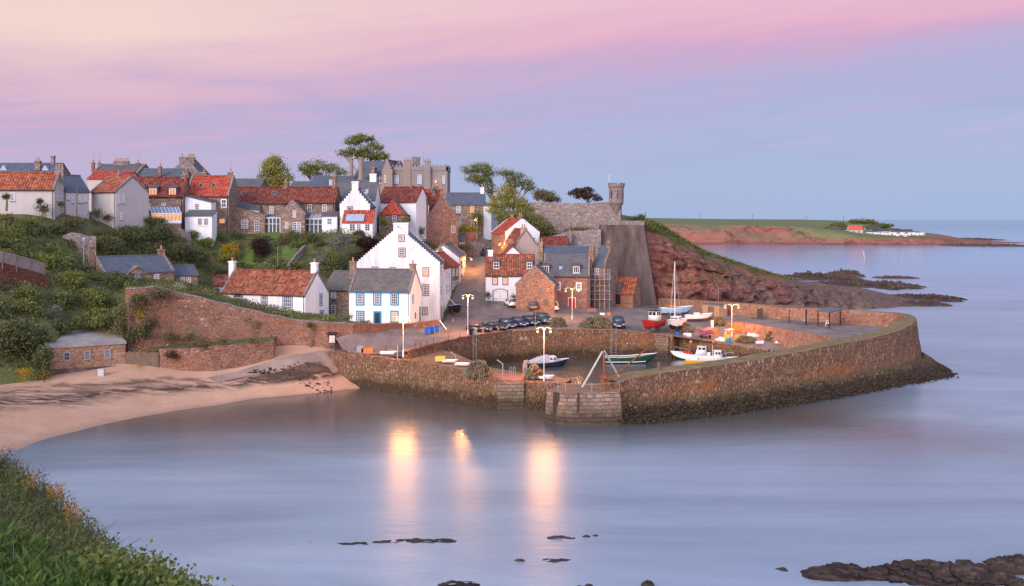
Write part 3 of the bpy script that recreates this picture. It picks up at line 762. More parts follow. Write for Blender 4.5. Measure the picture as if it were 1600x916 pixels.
b = [Vector((*XY(px, Y), ZY(py, 130) - .15)) for px, py, Y in [(230, 546, 133.8), (262, 545, 134.4), (300, 542, 135.6), (342, 540, 136.4), (430, 535, 138)]]
m.loft([[x.lerp(y, k / 3) for k in range(4)] for x, y in zip(a, b)]); m.build('terrace_ground', M['hill'], kind='structure', org=(0, 0, 0), recalc=False)

# harbour back wall
qt = [Vector(q) for q in QXY]
def quay_wall(name, pts, label, mat, seed, cope=M['stone_red']):
    return wall(name, pts, -1.0, .9, mat, label, seed=seed, jag=.07, batter=.5, step=1.0, cope=cope)
quay_wall('harbour_wall', [q + Vector((0, 0, .05)) for q in qt[:8]], 'high curved back wall of the inner harbour below the parked cars', M['harbour'], 8)
quay_wall('harbour_wall', [qt[7] + Vector((.02, 0, .05)), qt[7] + Vector((1.2, 2.0, .0)), qt[8] + Vector((0, 0, .05)), qt[9] + Vector((0, 0, .05))], 'lower harbour wall beneath the boat yard behind the yellow fishing boat', M['harbour'], 9)
m = MB(); q = qt[6]
for k in range(9): m.box(q + Vector((-.9 + .05 * (k % 2), -.35, -.35 - .52 * k)), (2.2 - .25 * (k % 2), .5, .5), rz=-.1)
m.build('wall_pillar', M['ashlar'], label='pale dressed stone corner block set in the harbour wall below the white yacht', cat='pillar')

# left pier
lo = [(508, 553, 137.2), (530, 552.5, 135.6), (560, 556, 134.5), (605, 560.5, 131), (650, 566, 128), (690, 574.5, 124.8), (715, 582.5, 123.2), (750, 590, 121.3), (790, 597, 119.8), (850, 599.5, 118.6), (882, 600.5, 119.1)]
lo_in = [(540, 551, 139.2), (556, 548, 138.6), (590, 549, 138.2), (640, 552, 138.4), (690, 556, 146.4), (712, 563, 143), (735, 568, 137), (768, 576, 130.8), (800, 580, 128.2), (830, 585, 125.6), (870, 592, 124), (893, 597, 121.8)]
LT = wtop(lo)
def dz_deck(x):
    px = 0
    xs = [p[0] for p in LT]; zs = [3.6, 3.7, 3.55, 3.45, 3.4, 3.3, 3.2, 3.1, 3.0, 2.98, 2.95]
    return float(np.interp(x, xs, zs))
lp_root = empty('stone_pier', (*XY(700, 126), 0), 'rough brown stone inner pier with weedy foot running out from the beach', 'pier')
rows = []; rnd = random.Random(2)
pts = resample([Vector(p) for p in LT] + [Vector((*XY(893, 121.8), ZY(597, 121.8)))], .9)
for i, p in enumerate(pts):
    t = pts[min(i + 1, len(pts) - 1)] - pts[max(i - 1, 0)]; t.z = 0; t.normalize(); nl = Vector((-t.y, t.x, 0))
    zd = dz_deck(p.x); top = p.z + rnd.uniform(-.12, .12)
    th = 1.6
    row = [Vector((p.x, p.y, 0)) - nl * (.75 * (1 - k / 6) + rnd.uniform(-.07, .07)) + Vector((0, 0, -1 + (top + 1) * k / 6)) for k in range(7)]
    row += [p + nl * th * .5 + Vector((0, 0, (top - p.z) + .12)), Vector((p.x, p.y, max(zd, top - .15))) + nl * th, Vector((p.x, p.y, zd - .3)) + nl * (th + .1)]
    rows.append(row)
m = MB(); m.loft(rows); m.build('outer_wall', M['harbour'], lp_root, recalc=True)
deck_out = [Vector((p.x, p.y)) for p in pts[::3]] + [XY(px, Y) for px, py, Y in lo_in[::-1]]
dk = sheet('deck', deck_out, lambda q: np.array([dz_deck(a) for a in q[:, 0]]), 1.6, M['deck'], kind=None, nz=.05, jit=.3)
dk.parent = lp_root; dk.location = -lp_root.location
wl = [Vector((*XY(px, Y), dz_deck(XY(px, Y).x) + .02)) for px, py, Y in lo_in[4:]][::-1]
rows = [[p + Vector((0, 0, 0)), Vector((p.x, p.y + .2, -1))] for p in resample(wl, 1.5)]
m = MB(); m.loft(rows); m.build('inner_wall', M['harbour'], lp_root)
m = MB()
for px, w_ in ((778, 2.3),):
    c = Vector((*XY(798, 119.1), 0)); m.box((c.x, c.y, 1.2), (3.1, .9, 3.7), rz=.02)
m.build('pier_buttress', M['ashlar'], lp_root)

# right sea wall with apron
ST = [((965, 598, 112), (965, 665)), ((1000, 588, 114), (1000, 665)), ((1050, 581, 116), (1050, 661)), ((1100, 574, 118), (1100, 655)), ((1150, 567, 121), (1150, 648)), ((1200, 559, 124), (1200, 641)), ((1250, 550, 127.5), (1250, 634)),
      ((1300, 540, 131), (1300, 626)), ((1340, 532.5, 135), (1345, 618)), ((1380, 524, 139), (1392, 609)), ((1408, 516, 143), (1430, 602)), ((1425, 507, 147), (1462, 597)), ((1431, 501, 150.5), (1498, 591)), ((1432, 497, 154), (1497, 585)),
      ((1426, 492.5, 158), (1480, 575)), ((1405, 489.5, 162.5), None), ((1360, 486.5, 166), None), ((1320, 484, 169), None), ((1280, 482, 171.5), None), ((1240, 479.5, 174), None), ((1200, 477, 177), None), ((1150, 473.5, 182), None), ((1100, 470.5, 188), None), ((1060, 467.5, 195), None), ((1036, 466.5, 202), None)]
P_top = [Vector((*XY(a[0], a[2]), ZY(a[1], a[2]))) for a, b in ST]
P_toe = []
for i, (a, b) in enumerate(ST):
    if b: g = G(b[0], b[1], 0); P_toe.append(Vector((g.x, g.y, 0)))
    else:
        t = P_top[min(i + 1, len(ST) - 1)] - P_top[i - 1]; t.z = 0; t.normalize(); P_toe.append(Vector((P_top[i].x, P_top[i].y, 0)) + Vector((t.y, -t.x, 0)) * 5)
rp = empty('sea_wall', (P_top[5].x, P_top[5].y, 0), 'long curved stone sea wall with orange lichen and a weedy sloping foot', 'sea wall')
fine_top = resample(P_top, .9)
# arc-length matched toe
cum = [0]
for a, b in zip(P_top, P_top[1:]): cum.append(cum[-1] + (b - a).length)
def at_s(arr, s):
    for j in range(len(cum) - 1):
        if s <= cum[j + 1] + 1e-6: return arr[j].lerp(arr[j + 1], (s - cum[j]) / (cum[j + 1] - cum[j]))
    return arr[-1]
NS = int(cum[-1] / .9); ap = []; wl = []; cp = []; rnd = random.Random(5)
s_bend = cum[13]; s_back = cum[15]
for i in range(NS + 1):
    s = cum[-1] * i / NS; p = at_s(P_top, s); toe = at_s(P_toe, s)
    q0, q1 = at_s(P_top, max(0, s - 1)), at_s(P_top, min(cum[-1], s + 1)); t = q1 - q0; t.z = 0; t.normalize(); nl = Vector((-t.y, t.x, 0))
    th = float(np.interp(s, [0, cum[11], s_bend, s_back, cum[-1]], [2.8, 2.6, 1.8, .9, .8]))
    d = Vector((p.x, p.y, 0)) - toe
    wob = .25 * noise.noise(Vector((s * .3, 0, 0)))
    atop = toe + d * .80; za = 1.75 + wob + .8 * float(np.interp(s, [0, cum[9], cum[13]], [-.3, 0, .35]))
    r1 = []
    for k in range(8):
        f = k / 7
        r1.append(toe + (atop - toe) * (f * 1.04 - .22 * (1 - f)) + Vector((rnd.uniform(-.16, .16), rnd.uniform(-.16, .16), -1.0 + (za + 1.0) * (f ** .9) + rnd.uniform(-.14, .14))))
    ap.append(r1)
    b0 = toe + d * .82 - nl * 0
    top = p.z + rnd.uniform(-.05, .05)
    r2 = [Vector((b0.x, b0.y, 0)).lerp(Vector((p.x, p.y, 0)), (k / 6) ** .7) + Vector((0, 0, za - .8 + (top - za + .8) * k / 6)) - nl * rnd.uniform(-.06, .06) for k in range(7)]
    wl.append(r2)
    inn = Vector((p.x, p.y, top)) + nl * th
    zb = -1.0 if s < cum[6] else (1.2 if s < cum[8] else 4.6)
    cp.append([r2[-1] + Vector((0, 0, 0)), Vector((p.x, p.y, top + .10)) + nl * .25, Vector((p.x, p.y, top + .10)) + nl * (th - .25), inn])
    wl[-1] = r2
    ap[-1] = r1
    cp[-1].append(inn); 
    r_in = [inn, Vector((inn.x, inn.y, zb)) + nl * .1]
    cp[-1] = (cp[-1][:4], r_in)
m = MB(); m.loft(ap); m.build('apron', M['apron'], rp)
m = MB(); m.loft(wl); m.add(wl[0] + cp[0][1], [(0, 1, 2, 3, 4, 5, 6, 7, 8)]); m.build('outer_wall', M['harbour'], rp)
m = MB(); m.loft([c[0] for c in cp]); m.build('grassy_top', M['grasscap'], rp)
m = MB(); m.loft([c[1] for c in cp]); m.build('inner_wall', M['stone_red'], rp)

# pier head at the harbour mouth
hp_ = [(855, 610, 111.5), (872, 612, 110.2), (884, 613.5, 109.6), (925, 613.5, 109.6), (968, 611, 110.2), (974, 600, 116.2), (920, 600, 116), (880, 600, 115.8)]
ph = empty('pier_head', (*XY(900, 112), 0), 'pale block-built pier head with a railing at the harbour mouth', 'pier')
HT = [Vector((*XY(px, Y), 3.45)) for px, py, Y in hp_]
m = MB(); ring = resample(HT + [HT[0]], 1.0)[:-1]; cen = sum(HT, Vector()) / len(HT); rnd = random.Random(9); rr = []
for p in ring:
    o = (p - cen); o.z = 0; o.normalize()
    rr.append([Vector((p.x, p.y, -1 + 4.45 * k / 8)) + o * (.5 * (1 - k / 8) + rnd.uniform(-.05, .05)) for k in range(9)])
rr.append(rr[0]); m.loft(rr); m.build('block_wall', M['ashlar'], ph)
m = MB(); m.add([r[-1] for r in rr[:-1]], [tuple(range(len(rr) - 1))]); m.build('platform', M['deck'], ph)
for px, py, w_, h_, d_ in ((869, 612, .7, 4.4, .35), (903, 613.5, .22, 4.4, .35), (944, 612, .4, 5.2, .5)):
    c = G(px, py, 3.4); m = MB(); m.box((c.x, c.y - d_, 3.4 - h_ / 2), (w_, .5, h_)); m.build('timber_fender', plain('tarred_timber', (.06, .04, .03), .9, .3), ph)
# railing on the platform
rp_ = [HT[0], HT[1], HT[2], HT[3], HT[4]]
rr = resample(rp_, 2.2)
for p in rr: m = MB(); m.tube([p + Vector((0, .25, -.05)), p + Vector((0, .25, 1.05))], .03, 5); m.build('railing_post', M['steel'], ph)
m = MB(); m.tube([p + Vector((0, .25, .95 - (.12 if i % 2 else 0))) for i, p in enumerate(rr)], .02, 4); m.build('railing_chain', M['steel'], ph)

# promenade kerb wall
wall('promenade_wall', [(*XY(1100, 179), 5.02), (*XY(1130, 172.3), 5.05), (*XY(1200, 162), 5.05), (*XY(1280, 150), 5.05), (*XY(1334, 138.2), 5.3)], 1.4, .4, M['stone_red'],
     'low red stone wall along the promenade edge above the yard', seed=12, jag=.06, batter=.5)

# big concrete retaining wall under the castle wall
cw = empty('concrete_buttress_wall', (*XY(985, 206), 5), 'tall grey stained concrete retaining wall below the castle turret', 'wall')
m = MB()
b0, b1 = Vector((*XY(938, 205), 4.5)), Vector((*XY(1027, 204.5), 4.3)); t0, t1 = Vector((*XY(939, 208.5), ZY(348.5, 208.5))), Vector((*XY(1005, 208.5), ZY(349, 208.5)))
rows = [[b0.lerp(t0, k / 8).lerp(b1.lerp(t1, k / 8), j / 10) for j in range(11)] for k in range(9)]
m.loft(rows); m.add([t0, t1, t1 + Vector((0, 4, 0)), t0 + Vector((0, 4, 0))], [(0, 1, 2, 3)])
m.add([b0, t0, t0 + Vector((0, 4, 0)), b0 + Vector((0, 8, 0))], [(0, 1, 2, 3)]); m.add([b1, t1, t1 + Vector((1, 5, 0)), b1 + Vector((1, 9, 0))], [(0, 1, 2, 3)])
m.build('battered_face', M['conc'], cw)
m = MB(); m.obox(t0 + Vector((-.2, -.15, -.4)), t1 - t0 + Vector((.4, 0, 0)), (0, .6, 0), (0, 0, .9)); m.build('parapet', M['stone_grey'], cw)
# castle wall on the height
wall('castle_wall', [(*XY(812, 224), ZY(319, 224)), (*XY(838, 221), ZY(316, 221)), (*XY(900, 217.5), ZY(317.5, 217.5)), (*XY(953, 214.5), ZY(315.5, 214.5)), (*XY(970, 213.8), ZY(316, 213.8))], lambda x, y: 19, 1.0, M['stone_grey'], 'long grey castle wall on the height behind the harbour', 'wall', seed=13, jag=.08)
wall('slope_wall', [(*XY(846, 207.5), ZY(372, 207.5)), (*XY(885, 207), ZY(361, 207)), (*XY(939, 206.5), ZY(358, 206.5))], 6, 2, M['stone_grey'], 'rough rock and rubble bank below the castle wall', 'wall', seed=14, jag=.3, batter=1.0)

# ---------------------------------------------------------------- cliff on the right
CL = [  # px, ridge py, ridge Y, base py, base Y
 (1000, 347, 214, 474, 210), (1012, 346, 216, 474, 209.5), (1032, 354, 222, 471, 207.5), (1060, 373, 226, 468, 209), (1085, 387, 230, 469, 211), (1100, 395, 233, 472, 214), (1150, 412, 238, 476, 220), (1200, 428, 244, 479, 228),
 (1250, 440, 252, 481, 238), (1300, 445, 262, 483, 246), (1340, 449, 266, 484.5, 250), (1380, 458, 268, 484, 252), (1420, 467, 268, 479, 259), (1460, 472, 268, 475, 266)]
def build_cliff():
    cx = [c[0] for c in CL]; rows = []
    for i in range(190):
        px = 998 + (1462 - 998) * i / 189
        rp_, rY, bp_, bY = [float(np.interp(px, cx, [c[k] for c in CL])) for k in (1, 2, 3, 4)]
        zr = ZY(rp_, rY); zb = min(ZY(bp_, bY), 4.5) - 1.5
        row = []
        N_ = 44
        for j in range(N_):
            f = j / (N_ - 1)
            if f < .72:
                g = f / .72; gg = 1 - (1 - g) ** 1.25
                Y = bY + (rY - bY) * (.12 * g + .55 * g ** 2.2); z = zb + (zr - zb) * (.86 * gg)
            elif f < .86:
                g = (f - .72) / .14; Y = bY + (rY - bY) * (.67 + .33 * g); z = zb + (zr - zb) * (.86 + .14 * g)
            else:
                g = (f - .86) / .14; Y = rY + 26 * g; z = zr - (zr + 1.5) * g ** 1.5 * .9 - .3 * g
            x = (px - 800) / F * Y
            p = Vector((x * .16, Y * .16, z * .22))
            a = (noise.fractal(p, .8, 2, 6) * 1.6 + abs(noise.noise(p * .5)) * 1.6 + abs(noise.noise(p * 2.2)) * .8) * min(1, max(.15, (1 - f) * 3)) * (.5 if f > .7 else 1)
            gul = 1.3 * abs(noise.noise(Vector((x * .11 + z * .03, 3.3, z * .02)))) + .7 * abs(noise.noise(Vector((x * .33 + z * .08, 7.7, z * .05))))
            a += (gul * 1.6 - .8) * min(1, max(.15, (1 - f) * 3)); led = .55 * math.sin((z + .12 * x + noise.noise(p * 2) * 2) * 2.4) * (1 if f < .7 else 0)
            sc = min(1, max(.25, zr / 8)) * min(1, max(.1, (px - 1004) / 40))
            row.append(Vector((x + a * .3 * sc, Y - (a + led) * sc, z + a * .25 * sc)))
        rows.append(row)
    m = MB(); m.loft(rows); m.build('cliff', M['cliff'], kind='structure', org=(0, 0, 0), smooth=False, recalc=False)
build_cliff()

# ---------------------------------------------------------------- far headland
def build_headland():
    C_ = [  # px, ridge py, Y ridge, edge py, Y edge, base py
     (960, 342, 1500, 350, 960, 384), (1010, 340.3, 1500, 350, 950, 384), (1070, 341.2, 1500, 351, 930, 383.8), (1150, 342.2, 1550, 352, 925, 383.6), (1250, 342.6, 1550, 354, 920, 383.5), (1300, 343.8, 1500, 361, 915, 383.5), (1340, 345.5, 1450, 369, 905, 383.3),
     (1365, 349, 1350, 372, 900, 383.2), (1400, 357, 1280, 373, 900, 383), (1440, 362, 1250, 373.5, 900, 383), (1475, 367, 1200, 375, 905, 382.8), (1510, 374, 1100, 377, 920, 382.6), (1560, 377.3, 1030, 378.5, 950, 381.5), (1640, 379, 1000, 379.5, 970, 381)]
    cx = [c[0] for c in C_]; rows = []
    for i in range(220):
        px = 960 + 680 * i / 219
        v = [float(np.interp(px, cx, [c[k] for c in C_])) for k in range(1, 6)]
        zr, ze = ZY(v[0], v[1]), ZY(v[2], v[3]); bY = H * F / (v[4] - HY); row = []
        for j in range(26):
            f = j / 25
            if f < .2: g = f / .2; Y = bY + (v[3] - bY) * .8 * g; z = -.5 + ze * .10 * g + .5 * g
            elif f < .6: g = (f - .2) / .4; Y = bY + (v[3] - bY) * (.8 + .2 * g ** 1.3); z = ze * (.10 + .9 * g ** .85)
            elif f < .9: g = (f - .6) / .3; Y = v[3] + (v[1] - v[3]) * g; z = ze + (zr - ze) * g
            else: g = (f - .9) / .1; Y = v[1] + 150 * g; z = zr - (zr + 2) * g
            x = (px - 800) / F * Y
            a = noise.fractal(Vector((x * .02, Y * .02, z * .05)), 1, 2, 4) * (9 if f < .62 else .5) * min(1, ze / 6)
            row.append(Vector((x, Y - a, max(-1, z + a * (.12 if f < .6 else .1)))))
        rows.append(row)
    m = MB(); m.loft(rows); m.build('headland', M['headland'], kind='structure', org=(0, 0, 0), smooth=False, recalc=False)
build_headland()
# ---------------------------------------------------------------- buildings
CAM = Vector((0, 0, H))
def ray(px, py): return Vector(((px - 800) / F, 1, -(py - HY) / F))
def hitplane(px, py, O, N):
    d = ray(px, py); return CAM + d * ((O - CAM).dot(N) / d.dot(N))

class House: pass
def house(name, label, A, B, depth, ey, ry, roofm, wallm, ax='u', gable=None, sidem=None, cat='house', group=None, hip=False, over=.22, z0=None, thick=.16, floor=None):
    h = House(); a, b = XY(*A), XY(*B); u = (b - a).normalized(); v = Vector((-u.y, u.x)); w = (b - a).length
    h.a, h.b, h.u, h.v, h.w, h.d, h.ax = a, b, Vector((u.x, u.y, 0)), Vector((v.x, v.y, 0)), w, depth, ax
    h.ze = ZY(ey, A[1])
    mid = (a + b) / 2 + v * (depth / 2 if ax == 'u' else 0)
    h.zr = ZY(ry, mid.y)
    cs = [a, b, a + v * depth, b + v * depth]
    h.z0 = z0 if z0 is not None else min(gz(c.x, c.y) for c in cs) - .4
    if floor is not None: h.z0 = floor
    h.root = empty(name, (mid.x, mid.y, h.z0), label, cat, group)
    h.wallm = wallm
    P = lambda s, t, z: Vector((a.x, a.y, 0)) + h.u * s + h.v * t + Vector((0, 0, z))
    h.P = P
    ze, zr, z0 = h.ze, h.zr, h.z0
    m = MB()
    e = -.02
    if ax == 'u':
        poly = [P(0, 0, z0), P(0, depth, z0), P(0, depth, ze), P(0, depth / 2, zr), P(0, 0, ze)]
        m.prism(poly, h.u * w)
        if sidem: m.m[:2] = [1, 1]
        sl = (zr - ze) / (depth / 2); run = depth / 2 + over
        prof = [(-over, ze - sl * over), (depth / 2, zr)]
        r = MB(); nrm = math.sqrt(1 + sl * sl)
        g0, g1 = (.12, w - .12) if gable else (-.12, w + .12)
        for s_ in (0, 1):
            f = (lambda t: t) if s_ == 0 else (lambda t: depth - t)
            q = [P(g0, f(-over), ze - sl * over + .02), P(g0, f(depth / 2), zr + .02), P(g0, f(depth / 2), zr + .02 + thick * nrm), P(g0, f(-over), ze - sl * over + .02 + thick * nrm)]
            r.prism(q, h.u * (g1 - g0))
        r.box(P(w / 2, depth / 2, zr + thick * nrm + .05), (g1 - g0, .3, .16), rz=math.atan2(u.y, u.x), mi=1)
    else:
        hw = w / 2
        poly = [P(0, 0, z0), P(w, 0, z0), P(w, 0, ze), P(hw, 0, zr), P(0, 0, ze)]
        m.prism(poly, h.v * depth)
        if sidem: m.m[2:] = [1] * 5
        sl = (zr - ze) / hw; nrm = math.sqrt(1 + sl * sl); r = MB()
        g0, g1 = (.12, depth - .12) if gable else (-.15, depth + .15)
        if hip:
            k = hw * 1.0
            e0 = [P(-over, -over, ze - .1), P(w + over, -over, ze - .1), P(w + over, depth, ze - .1), P(-over, depth, ze - .1)]
            t0, t1 = P(hw, k, zr + .15), P(hw, depth, zr + .15)
            r.add(e0 + [t0, t1], [(0, 1, 4)], 2); r.add(e0 + [t0, t1], [(1, 2, 5, 4), (3, 0, 4, 5), (2, 3, 5), (3, 2, 1, 0)])
            m = MB(); m.obox(P(0, 0, z0), h.u * w, h.v * depth, (0, 0, ze - z0))
        else:
            for s_ in (0, 1):
                f = (lambda t: t) if s_ == 0 else (lambda t: w - t)
                q = [P(f(-over), g0, ze - sl * over + .02), P(f(hw), g0, zr + .02), P(f(hw), g0, zr + .02 + thick * nrm), P(f(-over), g0, ze - sl * over + .02 + thick * nrm)]
                r.prism(q, h.v * (g1 - g0))
            r.box(P(hw, depth / 2, zr + thick * nrm + .05), (.3, g1 - g0, .16), rz=math.atan2(u.y, u.x), mi=1)
    m.build('wall', [wallm, sidem or wallm], h.root)
    h.roof = r.build('roof', [roofm, M['lead'] if roofm in (M['slate_blue'], M['slate_grey'], M['slate_brown']) else roofm, M['tile_red']], h.root)
    h.sl = sl; h.nrm = nrm
    if gable:
        half = depth / 2 if ax == 'u' else w / 2
        for end in (0, 1):
            c = MB()
            for side in (0, 1):
                def Q(t, z, back=0):
                    tt = t if side == 0 else 2 * half - t
                    if ax == 'u': return P((-.03 + back) if end == 0 else (w + .03 - back), tt, z)
                    return P(tt, (-.03 + back) if end == 0 else (depth + .03 - back), z)
                if gable == 'crow':
                    n = max(4, int(half / .36)); ds = half / n
                    for i in range(n):
                        zt = ze + sl * (i + 1) * ds + .14; zb = ze + sl * i * ds - .35
                        o = Q(i * ds - .02, zb); c.obox(o, Q((i + 1) * ds, zb) - o, Q(i * ds - .02, zb, .42) - o, (0, 0, zt - zb))
                else:
                    o = Q(-.12, ze - sl * .12 - .1); e_ = Q(half, zr - .1)
                    c.obox(o, e_ - o, Q(-.12, ze - sl * .12 - .1, .34) - o, (0, 0, thick * nrm + .28))
            c.build('gable_steps' if gable == 'crow' else 'gable_coping', wallm if gable == 'crow' else M['stone_grey'], h.root)
    return h

def ridge_pt(h, px, off=.5):
    if h.ax == 'u':
        O = h.P(0, h.d * off, 0); p = hitplane(px, 300, O, h.v); return Vector((p.x, p.y, h.zr))
    O = h.P(h.w * .5, 0, 0)
    p = h.P(h.w * .5, off * h.d, h.zr)
    return p
def chim(h, px, top, wpx, pots=2, mat=None, off=.5, dep=.62, low=1.3, at=None, potm=None):
    p = at or ridge_pt(h, px, off)
    if h.ax == 'v' and at is None and px is not None:
        k = p.y; p = Vector(((px - 800) / F * k, k, p.z))
    w = wpx / F * p.y; zt = ZY(top, p.y); rz = math.atan2(h.u.y, h.u.x)
    zt -= .55 if pots else 0
    if zt < p.z + .5: zt = p.z + .5
    m = MB(); zb = p.z - low
    m.box((p.x, p.y, (zb + zt - .22) / 2), (w, dep, zt - .22 - zb), rz); m.box((p.x, p.y, zt - .13), (w + .18, dep + .18, .2), rz); m.box((p.x, p.y, zt - .01), (w + .02, dep + .02, .1), rz)
    c = m.build('chimney', mat or h.wallm, h.root)
    if (int(p.x * 7) % 3) == 0 and pots:
        k = MB(); q = p + h.u * (w * .3); hh = 1.5 + (int(p.x * 13) % 4) * .3; k.tube([(q.x, q.y, zt - .5), (q.x, q.y, zt + hh)], .025, 4); k.beam((q.x - .5, q.y, zt + hh - .1), (q.x + .5, q.y, zt + hh - .1), .03, .03)
        for j in range(4): k.beam((q.x - .4 + .25 * j, q.y - .2, zt + hh - .1), (q.x - .4 + .25 * j, q.y + .2, zt + hh - .1), .02, .02)
        k.build('aerial', M['paint_grey'], c)
    for i in range(pots):
        s = (i - (pots - 1) / 2) * min(.5, w / max(1, pots)) ; q = p + h.u * s
        k = MB(); k.lathe([(.15, zt), (.13, zt + .1), (.115, zt + .45), (.15, zt + .5), (.14, zt + .62)], (q.x, q.y, 0), 7)
        k.build('chimney_pot', potm or M['pot'], c)
    return c

GR = random.Random(21)
M['glass_mid'] = plain('grey_reflecting_glass', (.13, .15, .19), .15, .5, 0, .6); M['curtain'] = plain('curtained_glass', (.22, .20, .19), .3, .5, 0, .5, scale=2.5)
def face(h, f):
    if f == 'F': return h.P(0, 0, 0), h.u, -h.v
    if f == 'R': return h.P(h.w, 0, 0), h.v, h.u
    if f == 'L': return h.P(0, h.d, 0), -h.v, -h.u
def win_mesh(O, U, N, s0, s1, t0, t1, bars, fw=.07, bw=.045):
    Zv = Vector((0, 0, 1)); m = MB()
    def bar(a0, a1, b0, b1, d0, d1, mi=0): m.obox(O + U * a0 + Zv * b0 + N * d0, U * (a1 - a0), Zv * (b1 - b0), N * (d1 - d0), mi)
    bar(s0, s0 + fw, t0, t1, .02, .06); bar(s1 - fw, s1, t0, t1, .02, .06); bar(s0 + fw, s1 - fw, t0, t0 + fw, .02, .06); bar(s0 + fw, s1 - fw, t1 - fw, t1, .02, .06)
    nx, ny = bars
    for i in range(1, nx):
        x = s0 + (s1 - s0) * i / nx; bar(x - bw / 2, x + bw / 2, t0 + fw, t1 - fw, .025, .045)
    for j in range(1, ny):
        z = t0 + (t1 - t0) * j / ny; k = bw * (1.6 if ny % 2 == 0 and j == ny // 2 else 1); bar(s0 + fw, s1 - fw, z - k / 2, z + k / 2, .028, .05)
    return m, bar
def win(h, f, x0, y0, x1, y1, bars=(2, 4), sur=None, sw=.16, lit=None, frame=None, sill=True, name='window', panel=None):
    O, U, N = face(h, f) if isinstance(f, str) else f
    pts = [hitplane(x, y, O, N) for x, y in ((x0, y0), (x1, y0), (x0, y1), (x1, y1))]
    ss = [(p - O).dot(U) for p in pts]; s0, s1 = sorted(((ss[0] + ss[2]) / 2, (ss[1] + ss[3]) / 2))
    t1, t0 = (pts[0].z + pts[1].z) / 2, (pts[2].z + pts[3].z) / 2
    O = Vector((O.x, O.y, 0))
    m, bar = win_mesh(O, U, N, s0, s1, t0, t1, bars)
    w = m.build(name, frame or M['paint_white'], h.root)
    g = MB(); g.obox(O + U * (s0 + .03) + Vector((0, 0, t0 + .03)) + N * .005, U * (s1 - s0 - .06), (0, 0, t1 - t0 - .06), N * .02)
    g.build('panel' if panel else 'pane', panel or (M[lit] if lit else M[GR.choice(['glass', 'glass', 'glass', 'glass_mid', 'glass_mid', 'curtain'])]), w)
    if sur:
        k = MB(); Zv = Vector((0, 0, 1))
        for a0, a1, b0, b1 in ((s0 - sw, s0, t0 - sw, t1 + sw), (s1, s1 + sw, t0 - sw, t1 + sw), (s0, s1, t1, t1 + sw), (s0, s1, t0 - sw, t0)):
            k.obox(O + U * a0 + Zv * b0 + N * .003, U * (a1 - a0), Zv * (b1 - b0), N * .07)
        k.build('window_surround' if not panel else 'door_surround', sur, w)
    elif sill and not panel:
        k = MB(); k.obox(O + U * (s0 - .08) + Vector((0, 0, t0 - .12)) + N * .003, U * (s1 - s0 + .16), (0, 0, .11), N * .12); k.build('sill', M['stone_grey'] if h.wallm not in (M['white'], M['white_worn']) else M['paint_white'], w)
    return w
def door(h, f, x0, y0, x1, y1, mat, sur=None, sw=.14, bars=(1, 1)):
    d = win(h, f, x0, y0, x1, y1, bars, sur, sw, frame=mat, sill=False, name='door', panel=mat)
    return d
def slope_hit(h, px, py):
    if h.ax == 'u':
        O = h.P(0, 0, h.ze); S = (h.v * (h.d / 2) + Vector((0, 0, h.zr - h.ze))).normalized(); N = h.u.cross(S)
    else:
        raise ValueError
    return hitplane(px, py, O, N), S, N
def skylight(h, x0, y0, x1, y1, glass='glass'):
    p, S, N = slope_hit(h, (x0 + x1) / 2, (y0 + y1) / 2)
    w = (x1 - x0) / F * p.y; l = (y1 - y0) / F * p.y * 1.15
    if N.z < 0: N = -N
    p = p + N * (.17)
    m = MB(); m.obox(p - h.u * w / 2 - S * l / 2, h.u * w, S * l, N * .10); fr = m.build('skylight', M['paint_grey'], h.root)
    g = MB(); g.obox(p - h.u * (w / 2 - .08) - S * (l / 2 - .08) + N * .10, h.u * (w - .16), S * (l - .16), N * .015); g.build('pane', M[glass], fr)
def dormer(h, x0, y0, x1, y1, bars=(2, 2), roofm=None, cheek=None, lit=None, bpx=1.5, rtop=None):
    p, S, N = slope_hit(h, (x0 + x1) / 2, y1 + bpx)
    w = (x1 - x0) / F * p.y; hh = (y1 - y0) / F * p.y; O = Vector((p.x, p.y, 0)) - h.u * w / 2; zb = p.z + bpx / F * p.y
    bk = (hh + .5) / h.sl + .4; bo = .13
    m = MB(); m.obox(O - h.u * bo + Vector((0, 0, zb - .25)), h.u * (w + 2 * bo), h.v * bk, (0, 0, hh + .3))
    d = m.build('dormer', cheek or M['slate_grey'], h.root)
    r = MB(); zt = zb + hh + .07
    r.obox(O - h.u * (bo + .1) - h.v * .18 + Vector((0, 0, zt)), h.u * (w + 2 * bo + .2), h.v * (bk + .6) + Vector((0, 0, (rtop if rtop else .5))), (0, 0, .14)); r.build('dormer_roof', roofm or M['slate_grey'], d)
    m, bar = win_mesh(O, h.u, -h.v, 0, w, zb, zb + hh, bars, fw=.1, bw=.06)
    bar(.05, w - .05, zb + .05, zb + hh - .05, .004, .022, 1); bar(-.12, w + .12, zb - .14, zb - .01, .0, .12)
    m.build('window', [M['paint_white'], M[lit] if lit else M['glass']], d)
def gutter(h, mat=None):
    m = MB(); p, q = h.P(-.1, -.28, h.ze - .12), h.P(h.w + .1, -.28, h.ze - .12); m.tube([p, q], .06, 5)
    m.tube([h.P(h.w - .25, -.07, h.ze - .12), h.P(h.w - .25, -.07, h.z0 + .3)], .045, 5)
    m.build('gutter', mat or M['paint_black'], h.root)
def rects(h, f, L_, **k):
    for q in L_: win(h, f, *q, **k)
BS = M['paint_brownstone']

